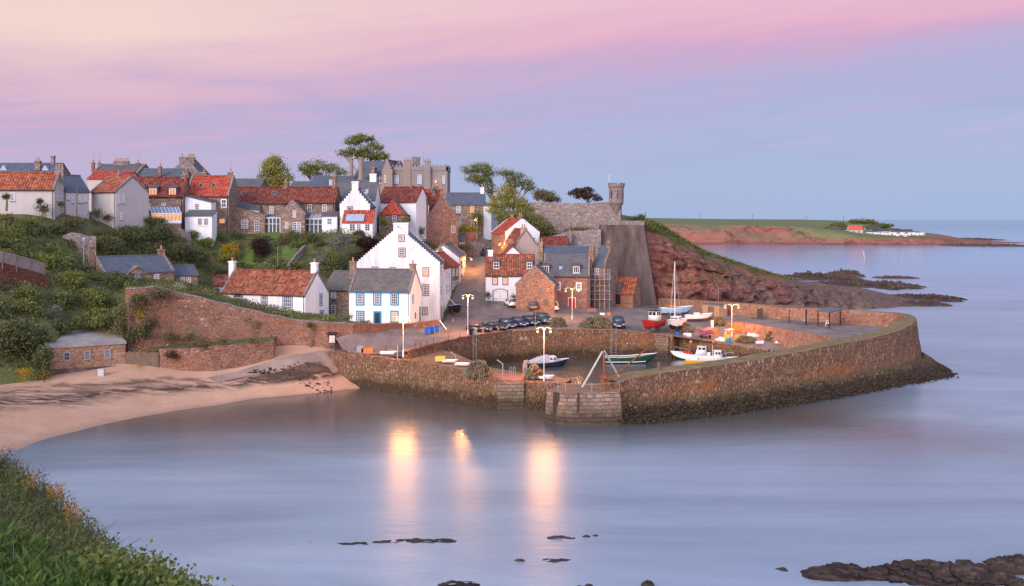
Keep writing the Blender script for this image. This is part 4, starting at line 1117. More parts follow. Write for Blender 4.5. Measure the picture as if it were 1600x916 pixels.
# --- row along the garden wall
h = house('cottage', 'white limewashed cottage with a worn orange pantile roof and blue-trimmed windows', (346, 162), (477, 156), 6.5, 457.5, 425, M['tile_worn'], M['white'], gable='skew'); gutter(h)
rects(h, 'F', [(366, 460, 379, 476), (442.5, 461.5, 456, 479.5)], bars=(4, 3), sur=M['paint_slateblue']); rects(h, 'F', [(409, 461, 417, 477)], bars=(2, 2), sur=M['paint_slateblue'])
rects(h, 'R', [(500, 460, 503, 477), (500.5, 486, 505, 499)], bars=(1, 2), sur=M['paint_slateblue'])
chim(h, 363, 403, 9.5, 1, M['white']); chim(h, 491.5, 405, 10, 1, M['white'])
h = house('cottage_annex', 'small white lean-to cottage with a navy door left of the white cottage', (313, 167), (352, 166.5), 5, 447, 432, M['tile_worn'], M['white'])
win(h, 'F', 314.5, 449, 321, 458, (2, 2)); door(h, 'F', 335, 451, 342.5, 471, M['paint_navy'])
h = house('stone_cottage', 'narrow brown stone cottage with a grey roof wedged between two white houses', (505, 166), (549, 163.5), 6, 452.5, 426, M['slate_brown'], M['stone_brown']); gutter(h)
rects(h, 'F', [(518, 453, 525, 466.5), (518, 477, 525, 491)], bars=(3, 4))
h = house('harbour_house', 'white two-storey house with bright blue window surrounds and navy door', (545.5, 158), (640.5, 156), 6, 455, 423, M['slate_brown'], M['white'], gable='skew'); gutter(h, M['paint_blue'])
rects(h, 'F', [(558, 459, 567.5, 475.5), (585, 459, 594, 475.5), (612, 459, 621.5, 475.5), (558.5, 487.5, 567.5, 502)], bars=(3, 4), sur=M['paint_blue'], sw=.2)
win(h, 'F', 612, 487.5, 621, 502, (3, 4), M['paint_blue'], .2, 'lit_soft'); door(h, 'F', 586, 489, 593.5, 507, M['paint_navy'], M['paint_blue'], .26)
win(h, 'R', 644.5, 461, 646, 474, (1, 2), M['paint_blue'], .1); door(h, 'R', 648, 488, 649.5, 498, M['paint_blue']); door(h, 'R', 655, 479, 657, 503, M['paint_blue'])
chim(h, 551.5, 403, 9.5, 1, M['stone_brown']); chim(h, 645, 407, 8.5, 1, M['stone_brown'])
h = house('gabled_house', 'tall white crow-stepped gable house, the biggest house on the harbour front', (557, 167), (687, 167), 9.5, 413, 357, M['slate_grey'], M['white_worn'], 'v', 'crow', z0=4.2)
for q in [(624, 368, 631, 376.5), (624, 388.5, 632.5, 400.5), (661.5, 445.5, 669, 461), (661, 481, 667, 491)]: win(h, 'F', *q, bars=(3, 4), sur=BS)
win(h, 'F', 661.5, 419, 669, 430.5, (3, 3), BS, lit='lit')
rects(h, 'F', [(582, 418, 588.5, 428), (610, 419, 617, 429)], bars=(2, 2), sur=BS)
win(h, 'R', 687.8, 478, 690.8, 500, (1, 1), None, panel=M['paint_grey'], name='door', frame=M['paint_white'])
rects(h, 'R', [(687.6, 416, 690.6, 432), (687.6, 446, 690.6, 462)], bars=(2, 3), lit='glass_sky')
chim(h, 626.5, 348.5, 23, 0, M['white_worn'], off=.06, low=1.5); 
# --- street rows climbing the hill (facades face the street)
h = house('terraced_house', 'narrow white terraced house behind the scaffolding in the steep street', (694, 177), (705, 185), 6, 420, 398, M['tile_dark'], M['white'], z0=4.6)
rects(h, 'F', [(696.5, 424, 699, 436), (700.5, 424, 703, 436), (696.5, 444, 699, 458), (700.5, 444, 703, 457)], bars=(2, 2), lit='glass_sky')
chim(h, 688, 384, 7, 2, M['stone_brown'])
h = house('terraced_house', 'brown terraced house with a bright red roof in the steep street', (705, 185), (717, 195), 6, 417.5, 396, M['tile_red'], M['stone_brown'], z0=6)
rects(h, 'F', [(706.5, 420, 710, 432), (712.5, 420, 715.5, 431), (706.5, 439, 710, 452), (711.5, 438, 716, 451)], bars=(2, 2), lit='glass_sky')
chim(h, 694, 380, 8, 2, M['stone_brown'])
h = house('terraced_house', 'white terraced house with a blue slate roof beside the street lamp', (717, 195), (728, 206), 6, 402, 382, M['slate_blue'], M['white'], gable='skew', z0=8)
rects(h, 'F', [(719.5, 407, 722.5, 420), (725, 405, 727, 416), (719.5, 428, 722.5, 444), (725, 427, 727.2, 441)], bars=(2, 2))
chim(h, 705, 371, 8, 2, M['stone_brown'])
h = house('outbuilding', 'tiny white outbuilding with a slate roof above the terraced row', (717.5, 215), (726, 215), 3, 377, 366, M['slate_grey'], M['white'], z0=14)
# --- up the hill
h = house('stone_house', 'red stone gable house with tall chimney high above the street', (667, 210), (716, 213), 9, 343, 308, M['tile_orange'], M['stone_red'], 'v', 'skew')
win(h, 'F', 705, 353, 711, 364, (2, 1)); chim(h, 691.5, 298.5, 9, 2, M['stone_brown'], off=.05)
h = house('slate_roofed_house', 'stone house with a long blue slate roof and white chimney', (697, 232), (757, 232), 7, 320.5, 303, M['slate_blue'], M['stone_brown'])
win(h, 'F', 713, 322, 720, 333, (1, 2), lit='glass_sky'); win(h, 'F', 735, 322, 741, 333, (1, 2), lit='lit'); win(h, 'F', 705, 329, 709, 336, (1, 2), lit='glass_sky'); win(h, 'F', 736, 345, 740.5, 352, (1, 2)); door(h, 'F', 716, 342, 720.5, 353, M['paint_grey'])
chim(h, 753.5, 289.5, 5.5, 1, M['white'])
h = house('blue_annex', 'narrow pale blue harled annex at the end of the slate-roofed house', (755.5, 231), (767.5, 230.5), 5, 322, 319, M['slate_grey'], M['blueharl'], z0=17)
h = house('crow_stepped_house', 'white crow-stepped gable house with a bright red roof below the trees', (790, 203), (843, 205.4), 9, 365, 343.5, M['tile_red'], M['white'], 'v', 'crow', sidem=M['stone_red'], z0=12)
chim(h, 813, 333, 6, 2, M['stone_brown'], off=.06); chim(h, 800, 335.5, 6, 2, M['stone_grey'], off=.8)
win(h, 'F', 830, 371, 836, 378, (2, 2))
h = house('tan_gabled_house', 'tan harled gable house in front of the white crow-stepped one', (802, 196.5), (842, 198.5), 6, 389, 360, M['tile_dark'], M['pinkharl'], 'v', 'skew', z0=9)
chim(h, 818, 351, 8, 2, M['pinkharl'], off=.06, low=2)
h = house('low_white_house', 'small white gabled house with a dark red roof behind the garage house', (783, 191), (819, 191.5), 5, 402, 386, M['tile_dark'], M['white'], 'v', z0=9)
chim(h, 798, 374, 7, 3, M['stone_brown'], off=.9)
h = house('garage_house', 'white house with white arched garage doors, orange pantiles and two dormers', (759, 184), (835, 184), 6, 430.5, 400, M['tile_worn'], M['white']); gutter(h)
dormer(h, 771, 410, 780, 420, (2, 2)); dormer(h, 823, 410, 831.5, 420, (2, 2))
rects(h, 'F', [(770, 434.5, 777, 444.5), (786, 434.5, 793, 444.5)], bars=(3, 4), sur=M['paint_black'], sw=.12, lit='lit')
def arch_door(h, x0, y0, x1, y1, rise):
    O, U, N = face(h, 'F'); p0, p1 = hitplane(x0, y1, O, N), hitplane(x1, y1, O, N); s0, s1 = (p0 - O).dot(U), (p1 - O).dot(U); O = Vector((O.x, O.y, 0))
    z0, z1 = p0.z, hitplane(x0, y0, O, N).z; r = rise / F * p0.y
    def outline(g):
        pts = [(s0 - g, z0), (s1 + g, z0), (s1 + g, z1 + g * .5)] + [(s1 + g - (s1 - s0 + 2 * g) * k / 8, z1 + g * .5 + (r + g * .5) * math.sin(math.pi * k / 8)) for k in range(1, 8)] + [(s0 - g, z1 + g * .5)]
        return [O + U * a + Vector((0, 0, b)) for a, b in pts]
    m = MB(); m.prism([p + N * .003 for p in outline(.14)], N * .04); d = m.build('garage_door', M['paint_black'], h.root)
    m = MB(); m.prism([p + N * .043 for p in outline(0)], N * .04); m.build('door_leaf', M['paint_white'], d)
    m = MB(); m.obox(O + U * ((s0 + s1) / 2 - .02) + Vector((0, 0, z0)) + N * .083, U * .04, (0, 0, z1 - z0), N * .01)
    for s in (s0 + .1, s1 - .9):
        for z in (z0 + .4, z1 - .2): m.obox(O + U * s + Vector((0, 0, z)) + N * .083, U * .8, (0, 0, .06), N * .02)
    m.build('strap_hinges', M['paint_black'], d)
arch_door(h, 771, 454.5, 792.5, 471, 2.2)
door(h, 'F', 812, 440, 817, 468, M['paint_white']); chim(h, 766.5, 391, 7.5, 0, M['white'])
h = house('stone_shed', 'low red stone gable store behind the parked white and brown cars', (806, 178), (866, 177), 6, 446, 418, M['slate_brown'], M['stone_red'], 'v', 'skew')
win(h, 'F', 845, 448.5, 850.5, 456.5, (2, 2), frame=M['wood']); door(h, 'F', 849, 468, 857, 478, M['wood']); win(h, 'F', 835, 465, 839, 471, (2, 1), frame=M['wood'])
h = house('quayside_house', 'red stone house with grey slate roof, white dormers and a bright red door', (848, 187), (921, 186), 7, 431.5, 400, M['slate_grey'], M['stone_red'], gable='skew'); gutter(h)
dormer(h, 847.5, 416, 857.5, 425.5, (3, 1), bpx=1.5); dormer(h, 895.5, 416.5, 905.5, 427, (3, 1), bpx=1.5); skylight(h, 873.5, 417, 879, 423, 'glass_sky')
rects(h, 'F', [(868.5, 442, 875, 453), (901, 442.5, 907.5, 453)], bars=(2, 2), sur=M['paint_white'], sw=.14); door(h, 'F', 888.5, 466, 898.5, 482, M['paint_red'], M['paint_white'], .14)
chim(h, 924, 386, 7, 2, M['stone_red']); chim(h, 844.5, 374, 7.5, 2, M['stone_brown'])
h = house('back_house', 'navy slate roofed house rising behind the red stone house', (850, 198), (928, 197), 6, 400, 386.5, M['slate_blue'], M['stone_brown'], z0=6)
h = house('scaffolded_house', 'crow-stepped stone house wrapped in scaffolding beside the concrete wall', (925, 190.5), (946, 189.5), 8, 416, 386.5, M['slate_blue'], M['stone_brown'], gable='crow')
win(h, 'F', 929, 419, 936, 430, (2, 2), lit='glass_sky'); chim(h, 951, 375, 5, 0, M['stone_brown']); rects(h, 'R', [(948.5, 420, 950, 436), (952, 420, 953.3, 436)], bars=(1, 2))
sc = empty('scaffolding', (*XY(935, 188), 5), 'steel scaffolding with plank decks on the stone house front', 'scaffolding')
for i in range(5):
    p = XY(922 + i * 7.5, 188.2); m = MB(); m.tube([(p.x, p.y, gz(p.x, p.y) - .1), (p.x, p.y, ZY(430, 188))], .04, 5); m.build('pole', M['steel'], sc)
for py in (437, 455, 468):
    a_, b_ = XY(920, 188.3), XY(955, 188.3); z = ZY(py, 188.3); m = MB(); m.tube([(a_.x, a_.y - .1, z), (b_.x, b_.y - .1, z)], .035, 5); m.tube([(a_.x, a_.y - .1, z + 1), (b_.x, b_.y - .1, z + 1)], .03, 5); m.obox((a_.x, a_.y, z), (b_.x - a_.x, 0, 0), (0, .9, 0), (0, 0, .07), 1); m.build('deck_lift', [M['steel'], M['wood']], sc)
h = house('net_store', 'small orange-roofed stone store with a dark doorway beside the concrete wall', (951, 196), (989, 194), 5, 458, 435, M['tile_orange'], M['stone_red'])
door(h, 'F', 960, 455, 969.5, 475, M['paint_black']); 
m = MB(); O, U, N = face(h, 'F'); p = hitplane(965, 444, O, N); m.obox(Vector((p.x, p.y, p.z - 1.6)) - h.u * .75 - h.v * .06, h.u * 1.5, h.v * 1.6, (0, 0, 1.7)); m.build('dormer', M['slate_grey'], h.root)
win(h, 'R', 990.5, 461, 992.5, 472, (1, 1), panel=M['wood'], name='shutter', frame=M['wood'])
h = house('red_roofed_cottage', 'low cottage with a plain dark red roof under the castle slope', (844, 203), (888, 203), 5, 386.5, 371.5, M['tile_dark'], M['stone_brown'], z0=8); chim(h, 890, 358, 6, 1, M['stone_grey'])

# --- upper village, left
h = house('harled_house', 'long cream house with an orange roof at the far left of the hilltop', (-60, 156), (85, 158), 6, 296, 272, M['tile_orange'], M['cream'], gable='skew'); gutter(h)
win(h, 'F', 16.5, 301, 23.5, 314, (3, 4)); rects(h, 'R', [(89, 300, 91.5, 314), (95, 300, 98, 314)], bars=(1, 2), lit='glass_sky'); chim(h, 93, 257.5, 13, 3, M['stone_grey'])
h = house('slate_wing', 'pale wing with a steep blue-grey slate roof between two orange roofs', (103, 163), (139, 166), 6, 299.5, 276, M['slate_blue'], M['cream'], 'u')
rects(h, 'F', [(105.5, 302, 108.5, 312), (112, 302, 115.5, 317), (123, 303, 126, 317), (129, 303, 132, 317), (133.5, 303, 136, 316), (132, 332, 135, 340)], bars=(1, 2), lit='glass_sky')
h = house('harled_house', 'cream house with an orange roof and blank front wall right of the slate wing', (143, 168), (181.5, 165), 6.5, 300.5, 278, M['tile_orange'], M['cream'], gable='skew'); gutter(h)
rects(h, 'R', [(185, 303, 187.5, 318), (191.5, 303, 194, 318), (188, 332, 191, 344)], bars=(1, 2), lit='glass_sky'); chim(h, 186, 267, 8, 1, M['stone_grey'])
h = house('dormer_house', 'stone house with dark red mansard roof, three white dormers and lit conservatory', (204, 177), (286, 178), 7, 307, 279, M['tile_dark'], M['stone_brown']); gutter(h)
for x0, x1, lt in ((214, 223.5, 'lit'), (233.5, 244.5, 'lit'), (264.5, 274.5, 'lit')): dormer(h, x0, 294.5, x1, 305.5, (2, 1), lit=lt, bpx=.6, cheek=M['slate_grey'])
rects(h, 'F', [(229.5, 319.5, 236, 329), (252, 317, 259, 322)], bars=(2, 2)); win(h, 'F', 218, 320, 222, 328, (1, 1), lit='lit_soft'); chim(h, 287, 268, 7, 1, M['stone_grey'])
def conservatory(label, A, B, dep, zb, ze, zt, panes=6, lit=None, roof='glass_sky', base=.5, name='conservatory', solid=None):
    a, b = XY(*A), XY(*B); u = (b - a).normalized(); v = Vector((-u.y, u.x)); U3, V3 = Vector((*u, 0)), Vector((*v, 0)); w = (b - a).length; O = Vector((a.x, a.y, 0))
    r = empty(name, (a.x, a.y, zb), label, 'conservatory')
    fz = min(gz(a.x, a.y), gz(b.x, b.y)) - .4
    if fz < zb: k = MB(); k.obox(O + Vector((0, 0, fz)), U3 * w, V3 * dep, (0, 0, zb - fz - .005)); k.build('plinth', M['stone_brown'], r)
    m = MB()
    n = panes
    for i in range(n + 1):
        s = w * i / n; m.obox(O + U3 * (s - .06) + Vector((0, 0, zb)), U3 * .12, V3 * .12, (0, 0, ze - zb))
    m.obox(O - U3 * .1 - V3 * .1 + Vector((0, 0, ze - .1)), U3 * (w + .2), V3 * .2, (0, 0, .2)); m.obox(O + Vector((0, 0, zb)) - V3 * .02, U3 * w, V3 * .1, (0, 0, base))
    if n > 2: m.obox(O + Vector((0, 0, (zb + ze) / 2 + .4)), U3 * w, V3 * .08, (0, 0, .08))
    for i in range(n + 1):
        s = w * i / n; m.beam(O + U3 * s + Vector((0, 0, ze + .08)), O + U3 * s + V3 * dep + Vector((0, 0, zt + .08)), .09, .12)
    for k in (0, w): m.obox(O + U3 * (k - .06) + V3 * (dep - .12) + Vector((0, 0, zb)), U3 * .12, V3 * .12, (0, 0, ze - zb))
    m.build('frame', M['paint_white'], r)
    g = MB(); g.obox(O + U3 * .02 + V3 * .14 + Vector((0, 0, zb)), U3 * (w - .04), V3 * .03, (0, 0, ze - zb - .05)); g.build('glazing', M[lit] if lit else M['glass'], r)
    for k in (.03, w - .06):
        g = MB(); g.obox(O + U3 * k + V3 * .15 + Vector((0, 0, zb)), U3 * .03, V3 * (dep - .2), (0, 0, ze - zb - .05)); g.build('side_glazing', M['glass'], r)
    k = MB(); k.obox(O - V3 * .1 + Vector((0, 0, ze + .02)), U3 * w, V3 * dep + Vector((0, 0, zt - ze)), (0, 0, .05)); k.build('roof', M[roof] if isinstance(roof, str) else roof, r)
conservatory('white framed conservatory glowing orange in front of the dark red mansard house', (237, 172), (283, 174), 4, ZY(349, 172), ZY(334, 172), ZY(324, 175), 8, 'lit')
h = house('red_roofed_house', 'stone house with a vivid red pantile roof and two rooflights', (290, 182), (357.5, 182), 7, 306.5, 277, M['tile_red'], M['stone_brown'], gable='skew'); gutter(h)
skylight(h, 311.5, 288, 317, 295); skylight(h, 331, 288, 336.5, 295); win(h, 'F', 346, 312, 353.5, 324, (2, 2), M['paint_white'], .1); win(h, 'F', 331.5, 339, 337, 349, (3, 3)); win(h, 'F', 343, 342, 351, 349, (1, 1), lit='lit')
chim(h, 291.5, 263, 7, 1, M['stone_brown']); chim(h, 359.5, 264, 6.5, 1, M['stone_brown'])
def block(name, label, A, B, depth, z0, tl, tr, wallm, roofm, cat='annex', rise=.5, ovh=.15):
    """box with a mono-pitch roof; tl, tr = photo rows of the front wall's top left and right"""
    h = House(); a, b = XY(*A), XY(*B); u = (b - a).normalized(); v = Vector((-u.y, u.x)); h.a, h.b = a, b; h.u, h.v = Vector((*u, 0)), Vector((*v, 0)); h.w = (b - a).length; h.d = depth; h.wallm = wallm; h.ax = 'u'
    h.P = lambda s, t, z: Vector((a.x, a.y, 0)) + h.u * s + h.v * t + Vector((0, 0, z))
    zl, zr_ = ZY(tl, A[1]), ZY(tr, B[1]); z0 = min([z0] + [gz(c.x, c.y) - .4 for c in (a, b, a + v * depth, b + v * depth)]); h.z0 = z0; h.ze = zl; h.zr = zl + rise
    h.root = empty(name, (*((a + b) / 2), z0), label, cat)
    P = h.P; m = MB(); m.add([P(0, 0, z0), P(h.w, 0, z0), P(h.w, depth, z0), P(0, depth, z0), P(0, 0, zl), P(h.w, 0, zr_), P(h.w, depth, zr_ + rise), P(0, depth, zl + rise)], [(0, 1, 5, 4), (1, 2, 6, 5), (2, 3, 7, 6), (3, 0, 4, 7), (4, 5, 6, 7), (3, 2, 1, 0)]); m.build('wall', wallm, h.root)
    g = rise / depth; m = MB(); o = P(-ovh, -ovh, zl - ovh * g + .01); m.obox(o, P(h.w + ovh, -ovh, zr_ - ovh * g + .01) - o, h.v * (depth + ovh) + Vector((0, 0, g * (depth + ovh))), (0, 0, .15)); m.build('roof', roofm, h.root)
    return h
z = 19.2
h = block('white_annex', 'tall white rendered annex with a sloping top beside the vivid red roof', (289, 179), (330, 179), 3, z, 306.5, 317, M['white'], M['slate_grey'], rise=.3); win(h, 'F', 304.5, 318, 311, 328, (3, 3))
h = block('white_annex', 'single-storey white annex with a dark lean-to roof and paired windows', (289, 176), (331, 176), 3, z - .8, 338, 338, M['white'], M['slate_grey'], rise=1.0); rects(h, 'F', [(309, 341, 316, 352), (318.5, 341, 325.5, 352)], bars=(3, 3), frame=None)
h = house('terrace_row', 'stone terrace row under a long worn red roof with two rooflights', (359.5, 189), (447, 189), 7, 317.8, 294.5, M['tile_dark'], M['stone_brown']); gutter(h)
skylight(h, 377, 300, 384, 306); skylight(h, 425, 300, 432, 306); win(h, 'F', 421, 323, 427.5, 334, (2, 2)); chim(h, 446.5, 280, 6, 1, M['stone_brown']); chim(h, 362, 287, 4, 1, M['stone_brown'])
h = block('stone_annex', 'low stone annex with sloping top and white windows below the terrace row', (361.5, 185), (414, 185), 3.5, z - .5, 325, 338.5, M['stone_brown'], M['stone_brown'], rise=.2, ovh=0); win(h, 'F', 377.5, 344, 387.5, 357, (4, 4)); win(h, 'F', 397.5, 345, 405, 361, (2, 4), sill=False, name='door')
h = block('white_outshot', 'small white outshot with a slate lean-to roof under the worn red roof', (360, 187.6), (404, 187.6), 1.2, 21, 322, 329, M['white'], M['slate_grey'], rise=.9)
conservatory('white garden room with tall french windows under a flat dark roof', (414.5, 185.5), (437.5, 185.5), 3, z, ZY(340.5, 185.5), ZY(338.5, 188), 4, None, M['slate_grey'], .2, 'garden_room')
h = house('terrace_row', 'stone terrace row under a dark red roof left of the white crow-stepped gable', (448, 189), (523, 189), 7, 317, 294.5, M['tile_dark'], M['stone_brown']); gutter(h)
rects(h, 'F', [(480.5, 319.5, 487, 330.5), (503.5, 319.5, 510.5, 330.5), (463, 319, 470, 327)], bars=(2, 2)); chim(h, 522, 271, 5, 1, M['stone_brown'])
h = house('gable_wing', 'stone gable wing with small upper window and white french doors to the garden', (438, 184.5), (476, 184.5), 5, 335, 315, M['slate_brown'], M['stone_brown'], 'v', 'skew')
win(h, 'F', 457.5, 329.5, 462.5, 340, (2, 4)); win(h, 'F', 445.5, 347.5, 450.5, 357, (2, 3)); rects(h, 'F', [(457.5, 347.5, 463.5, 365), (464, 347.5, 470, 365)], bars=(2, 5), sill=False, name='door')
conservatory('dark glazed conservatory beside the stone gable wing', (477.5, 186), (503.5, 186), 3, z, ZY(342, 186), ZY(336, 189), 4, None, 'glass_sky', .3)
h = block('white_lean_to', 'small white lean-to with one window right of the dark conservatory', (504, 186), (526, 186), 3, z, 338.5, 338.5, M['white'], M['slate_grey'], rise=.8); win(h, 'F', 511, 341, 518.5, 351, (2, 2))
h = house('crow_stepped_cottage', 'worn white crow-stepped gable cottage in the middle of the hilltop row', (531, 187), (578, 187), 7, 323, 296, M['slate_brown'], M['white_worn'], 'v', 'crow', sidem=M['stone_red'])
win(h, 'F', 543.5, 323.5, 550, 334, (2, 2), BS); chim(h, 555, 284, 10, 0, M['white_worn'], off=.05)
h = block('lean_to', 'red-tiled lean-to with glazed front below the worn white gable', (535, 184), (582, 184), 3, z, 348.5, 348.5, M['white'], M['tile_red'], rise=2.2); rects(h, 'F', [(546, 350, 555, 361), (557, 350, 564, 361), (570, 350, 578, 361)], bars=(2, 3))
m = MB(); O = h.P(.5, .0, 0); m.obox(O + Vector((0, 0, h.ze + .3)) - h.v * .02, h.u * 3.3, h.v * 1.6 + Vector((0, 0, 1.17)), (0, 0, .1)); m.build('glass_roof', M['glass_sky'], h.root)
h = house('slate_house', 'slate-roofed house with a tall white chimney behind the worn white gable', (523, 195), (586, 195), 8, 313, 284, M['slate_grey'], M['white']); skylight(h, 570.5, 296, 576, 306, 'glass_sky')
chim(h, 523.5, 269, 5, 1, M['stone_brown']); chim(h, 583, 272, 10, 0, M['white']); win(h, 'F', 576.5, 320, 579.5, 332, (1, 2))
h = house('pantiled_house', 'house with broad weathered red roof and white end wall below the mansion', (590, 205), (650, 203), 8, 316.5, 294, M['tile_dark'], M['white']); chim(h, 644, 288, 4, 1, M['stone_brown']); win(h, 'F', 637, 336, 641.5, 346, (1, 2), frame=M['paint_slateblue'])
h = house('hipped_house', 'brown hip-roofed house with a bright red tiled hip facing the harbour', (592, 197), (632, 197), 8, 335, 312, M['slate_brown'], M['stone_brown'], 'v', hip=True); win(h, 'F', 613, 337, 619.5, 346, (2, 2))
h = house('red_gabled_house', 'tall red stone house with bright red roof behind the stone gable house', (648, 213), (690, 213), 7, 312, 298, M['tile_red'], M['stone_red'], z0=15)
chim(h, 681, 286, 7, 2, M['stone_brown']); h2 = house('dormer_gable', 'tall narrow red stone gable with one grey window near the mansion', (651, 209), (668, 209), 5, 316, 298, M['slate_brown'], M['stone_red'], 'v', z0=15, cat='house'); win(h2, 'F', 656.5, 321, 663, 332, (2, 3), frame=M['paint_grey'])
h = house('chimney_gable', 'dark stone gable with stacked chimneys right of the narrow red gable', (670, 214), (684, 214), 4, 312, 297, M['slate_grey'], M['stone_brown'], 'v', z0=15, cat='house'); chim(h, 676, 291, 5, 1, M['stone_brown'], off=.1)
# --- mansion
mz = 23.5
h = house('mansion', 'large grey crenellated mansion with slate roofs on top of the village', (612, 262), (699, 262), 12, 263, 262.5, M['lead'], M['greyharl'], z0=mz, over=-.3, cat='mansion')
m = MB(); pz = ZY(261, 262)
cr = [h.P(0, 0, 0), h.P(h.w, 0, 0)]
m.obox(h.P(-.15, -.15, h.ze - .6), h.u * (h.w + .3), h.v * .5, (0, 0, .9)); m.obox(h.P(h.w - .35, -.15, h.ze - .6), h.u * .5, h.v * 12, (0, 0, .9)); m.obox(h.P(-.15, -.15, h.ze - .6), h.u * .5, h.v * 12, (0, 0, .9))
n = 15
for i in range(n):
    s = h.w * i / n; m.obox(h.P(s, -.15, h.ze + .3), h.u * (h.w / n * .58), h.v * .5, (0, 0, .55))
for i in range(8): m.obox(h.P(h.w - .35, 1.5 * i + .4, h.ze + .3), h.u * .5, h.v * .9, (0, 0, .55))
m.build('battlement', M['greyharl'], h.root)
rects(h, 'F', [(616.5, 273.5, 623, 287), (652, 273, 659, 287.5)], bars=(2, 4), sur=M['stone_grey'], lit='glass_sky'); win(h, 'F', 691.5, 274.5, 695, 287.5, (1, 2), lit='glass_sky')
p = h.P(h.w * .5, 0, h.ze); chim(h, 0, 247, 11, 3, M['mansion'], at=Vector((*XY(636.5, 262.35), h.ze)), dep=1.2, low=8); chim(h, 0, 245.5, 12, 0, M['stone_grey'], at=Vector((*XY(650, 266), h.ze)), dep=1.6, low=2); chim(h, 0, 248, 9.5, 3, M['greyharl'], at=Vector((*XY(668, 261.6), h.ze)), dep=.9, low=10)
m = MB(); m.tube([(*XY(661.5, 264), h.ze), (*XY(661.5, 264), ZY(238, 264))], .06, 5); m.build('flagpole', M['paint_grey'], h.root)
h = house('mansion_wing', 'tan mansion wing with steep slate roof and slender round chimney turrets', (548, 266), (610, 262), 12, 283, 253.5, M['slate_blue'], M['mansion'], z0=mz, cat='mansion', gable='crow')
for px, w_ in ((549, 6), (564, 8)):
    q = Vector((*XY(px, 262 if px > 555 else 265), 0)); m = MB(); r_ = w_ / 2 / F * 262; m.lathe([(r_ * 1.25, mz + 2), (r_ * 1.2, ZY(284, 262)), (r_, ZY(276, 262)), (r_ * .95, ZY(249, 262)), (r_ * 1.2, ZY(248, 262)), (r_ * 1.2, ZY(246, 262))], q, 10); m.build('chimney_turret', M['mansion'], h.root)
chim(h, 0, 259, 9, 1, M['stone_brown'], at=Vector((*XY(583, 264), ZY(275, 264))), dep=1.2); rects(h, 'F', [(593, 277, 596, 287), (601, 273, 604, 286)], bars=(1, 2))
h2 = house('tower_block', 'tan gabled tower block joining the two mansion wings', (597, 261), (613, 260.5), 8, 270, 252, M['slate_grey'], M['mansion'], 'v', 'crow', z0=mz, cat='mansion'); win(h2, 'F', 600.5, 274, 603, 286, (1, 2)); chim(h2, 620, 250, 5, 1, M['stone_grey'], at=Vector((*XY(616, 268), h2.zr - .6)))
lamp_mansion = Vector((*XY(681, 261.2), ZY(283.7, 261)))
# --- skyline roofs behind
h = house('skyline_house', 'far left house with a blue-grey slate roof and glazed dormer gables', (-40, 190), (84, 190), 8, 276, 257, M['slate_blue'], M['stone_grey'], z0=24); chim(h, 59.5, 255, 8, 2, M['stone_brown'], off=.2); chim(h, 83, 244, 5, 0, M['stone_grey'])
for x in (5, 70):
    p, S, N = slope_hit(h, x, 268); m = MB(); w_ = 1.3; m.add([p + Vector((-w_, 0, -.6)), p + Vector((w_, 0, -.6)), p + Vector((0, 0, 1.2)), p + Vector((-w_, 4, -.6)), p + Vector((w_, 4, -.6)), p + Vector((0, 4, 1.2))], [(0, 1, 2), (0, 2, 5, 3), (2, 1, 4, 5), (3, 5, 4), (0, 3, 4, 1)]); m.build('glazed_dormer', M['glass_sky'], h.root)
h = house('skyline_house', 'grey stone house with a broad row of chimney pots on the skyline', (144, 202), (215, 202), 9, 272, 258.5, M['slate_grey'], M['stone_grey'], z0=24, gable='skew')
chim(h, 145.5, 250, 4, 1, M['stone_red']); chim(h, 155, 252, 3.5, 1, M['stone_red']); chim(h, 190, 247.5, 23, 6, M['stone_grey']); chim(h, 215.5, 252.5, 5, 1, M['stone_red'])
h = house('skyline_house', 'low red pantiled roof peeping between the cream and mansard houses', (137, 186), (199, 186), 7, 280, 269.5, M['tile_red'], M['cream'], z0=22)
h = house('skyline_house', 'long dark blue slate roof on the skyline behind the mansard house', (216, 197), (284, 197), 7, 279, 265.5, M['slate_blue'], M['stone_grey'], z0=23); chim(h, 250, 272, 4, 1, M['stone_brown'], off=0)
h = house('skyline_gable', 'tall stone gable with clustered chimneys on the skyline', (262, 204), (316, 204), 7, 277, 249, M['slate_grey'], M['stone_grey'], 'v', 'skew', z0=23, cat='house')
chim(h, 285, 246, 9, 1, M['stone_grey'], off=.1); chim(h, 299, 244, 10, 4, M['stone_grey'], off=.1); chim(h, 319, 265, 9, 1, M['stone_brown'], at=Vector((*XY(319, 203), ZY(274, 203))))
h = house('skyline_house', 'dark slate roof on the skyline left of the round yellow-green tree', (361, 198), (406, 198), 7, 295, 281.5, M['slate_grey'], M['stone_grey'], z0=22)
h = house('skyline_house', 'dark slate roof on the skyline between two trees', (452, 199), (486, 199), 7, 296, 285.5, M['slate_grey'], M['stone_grey'], z0=22)
h = house('skyline_house', 'pale-walled house with blue slate roof and a bright window under the big tree', (485, 200), (549, 200), 7, 292, 277, M['slate_blue'], M['cream'], z0=22); dormer(h, 514.5, 281, 520, 291, (1, 2), lit='glass_sky', bpx=.5)
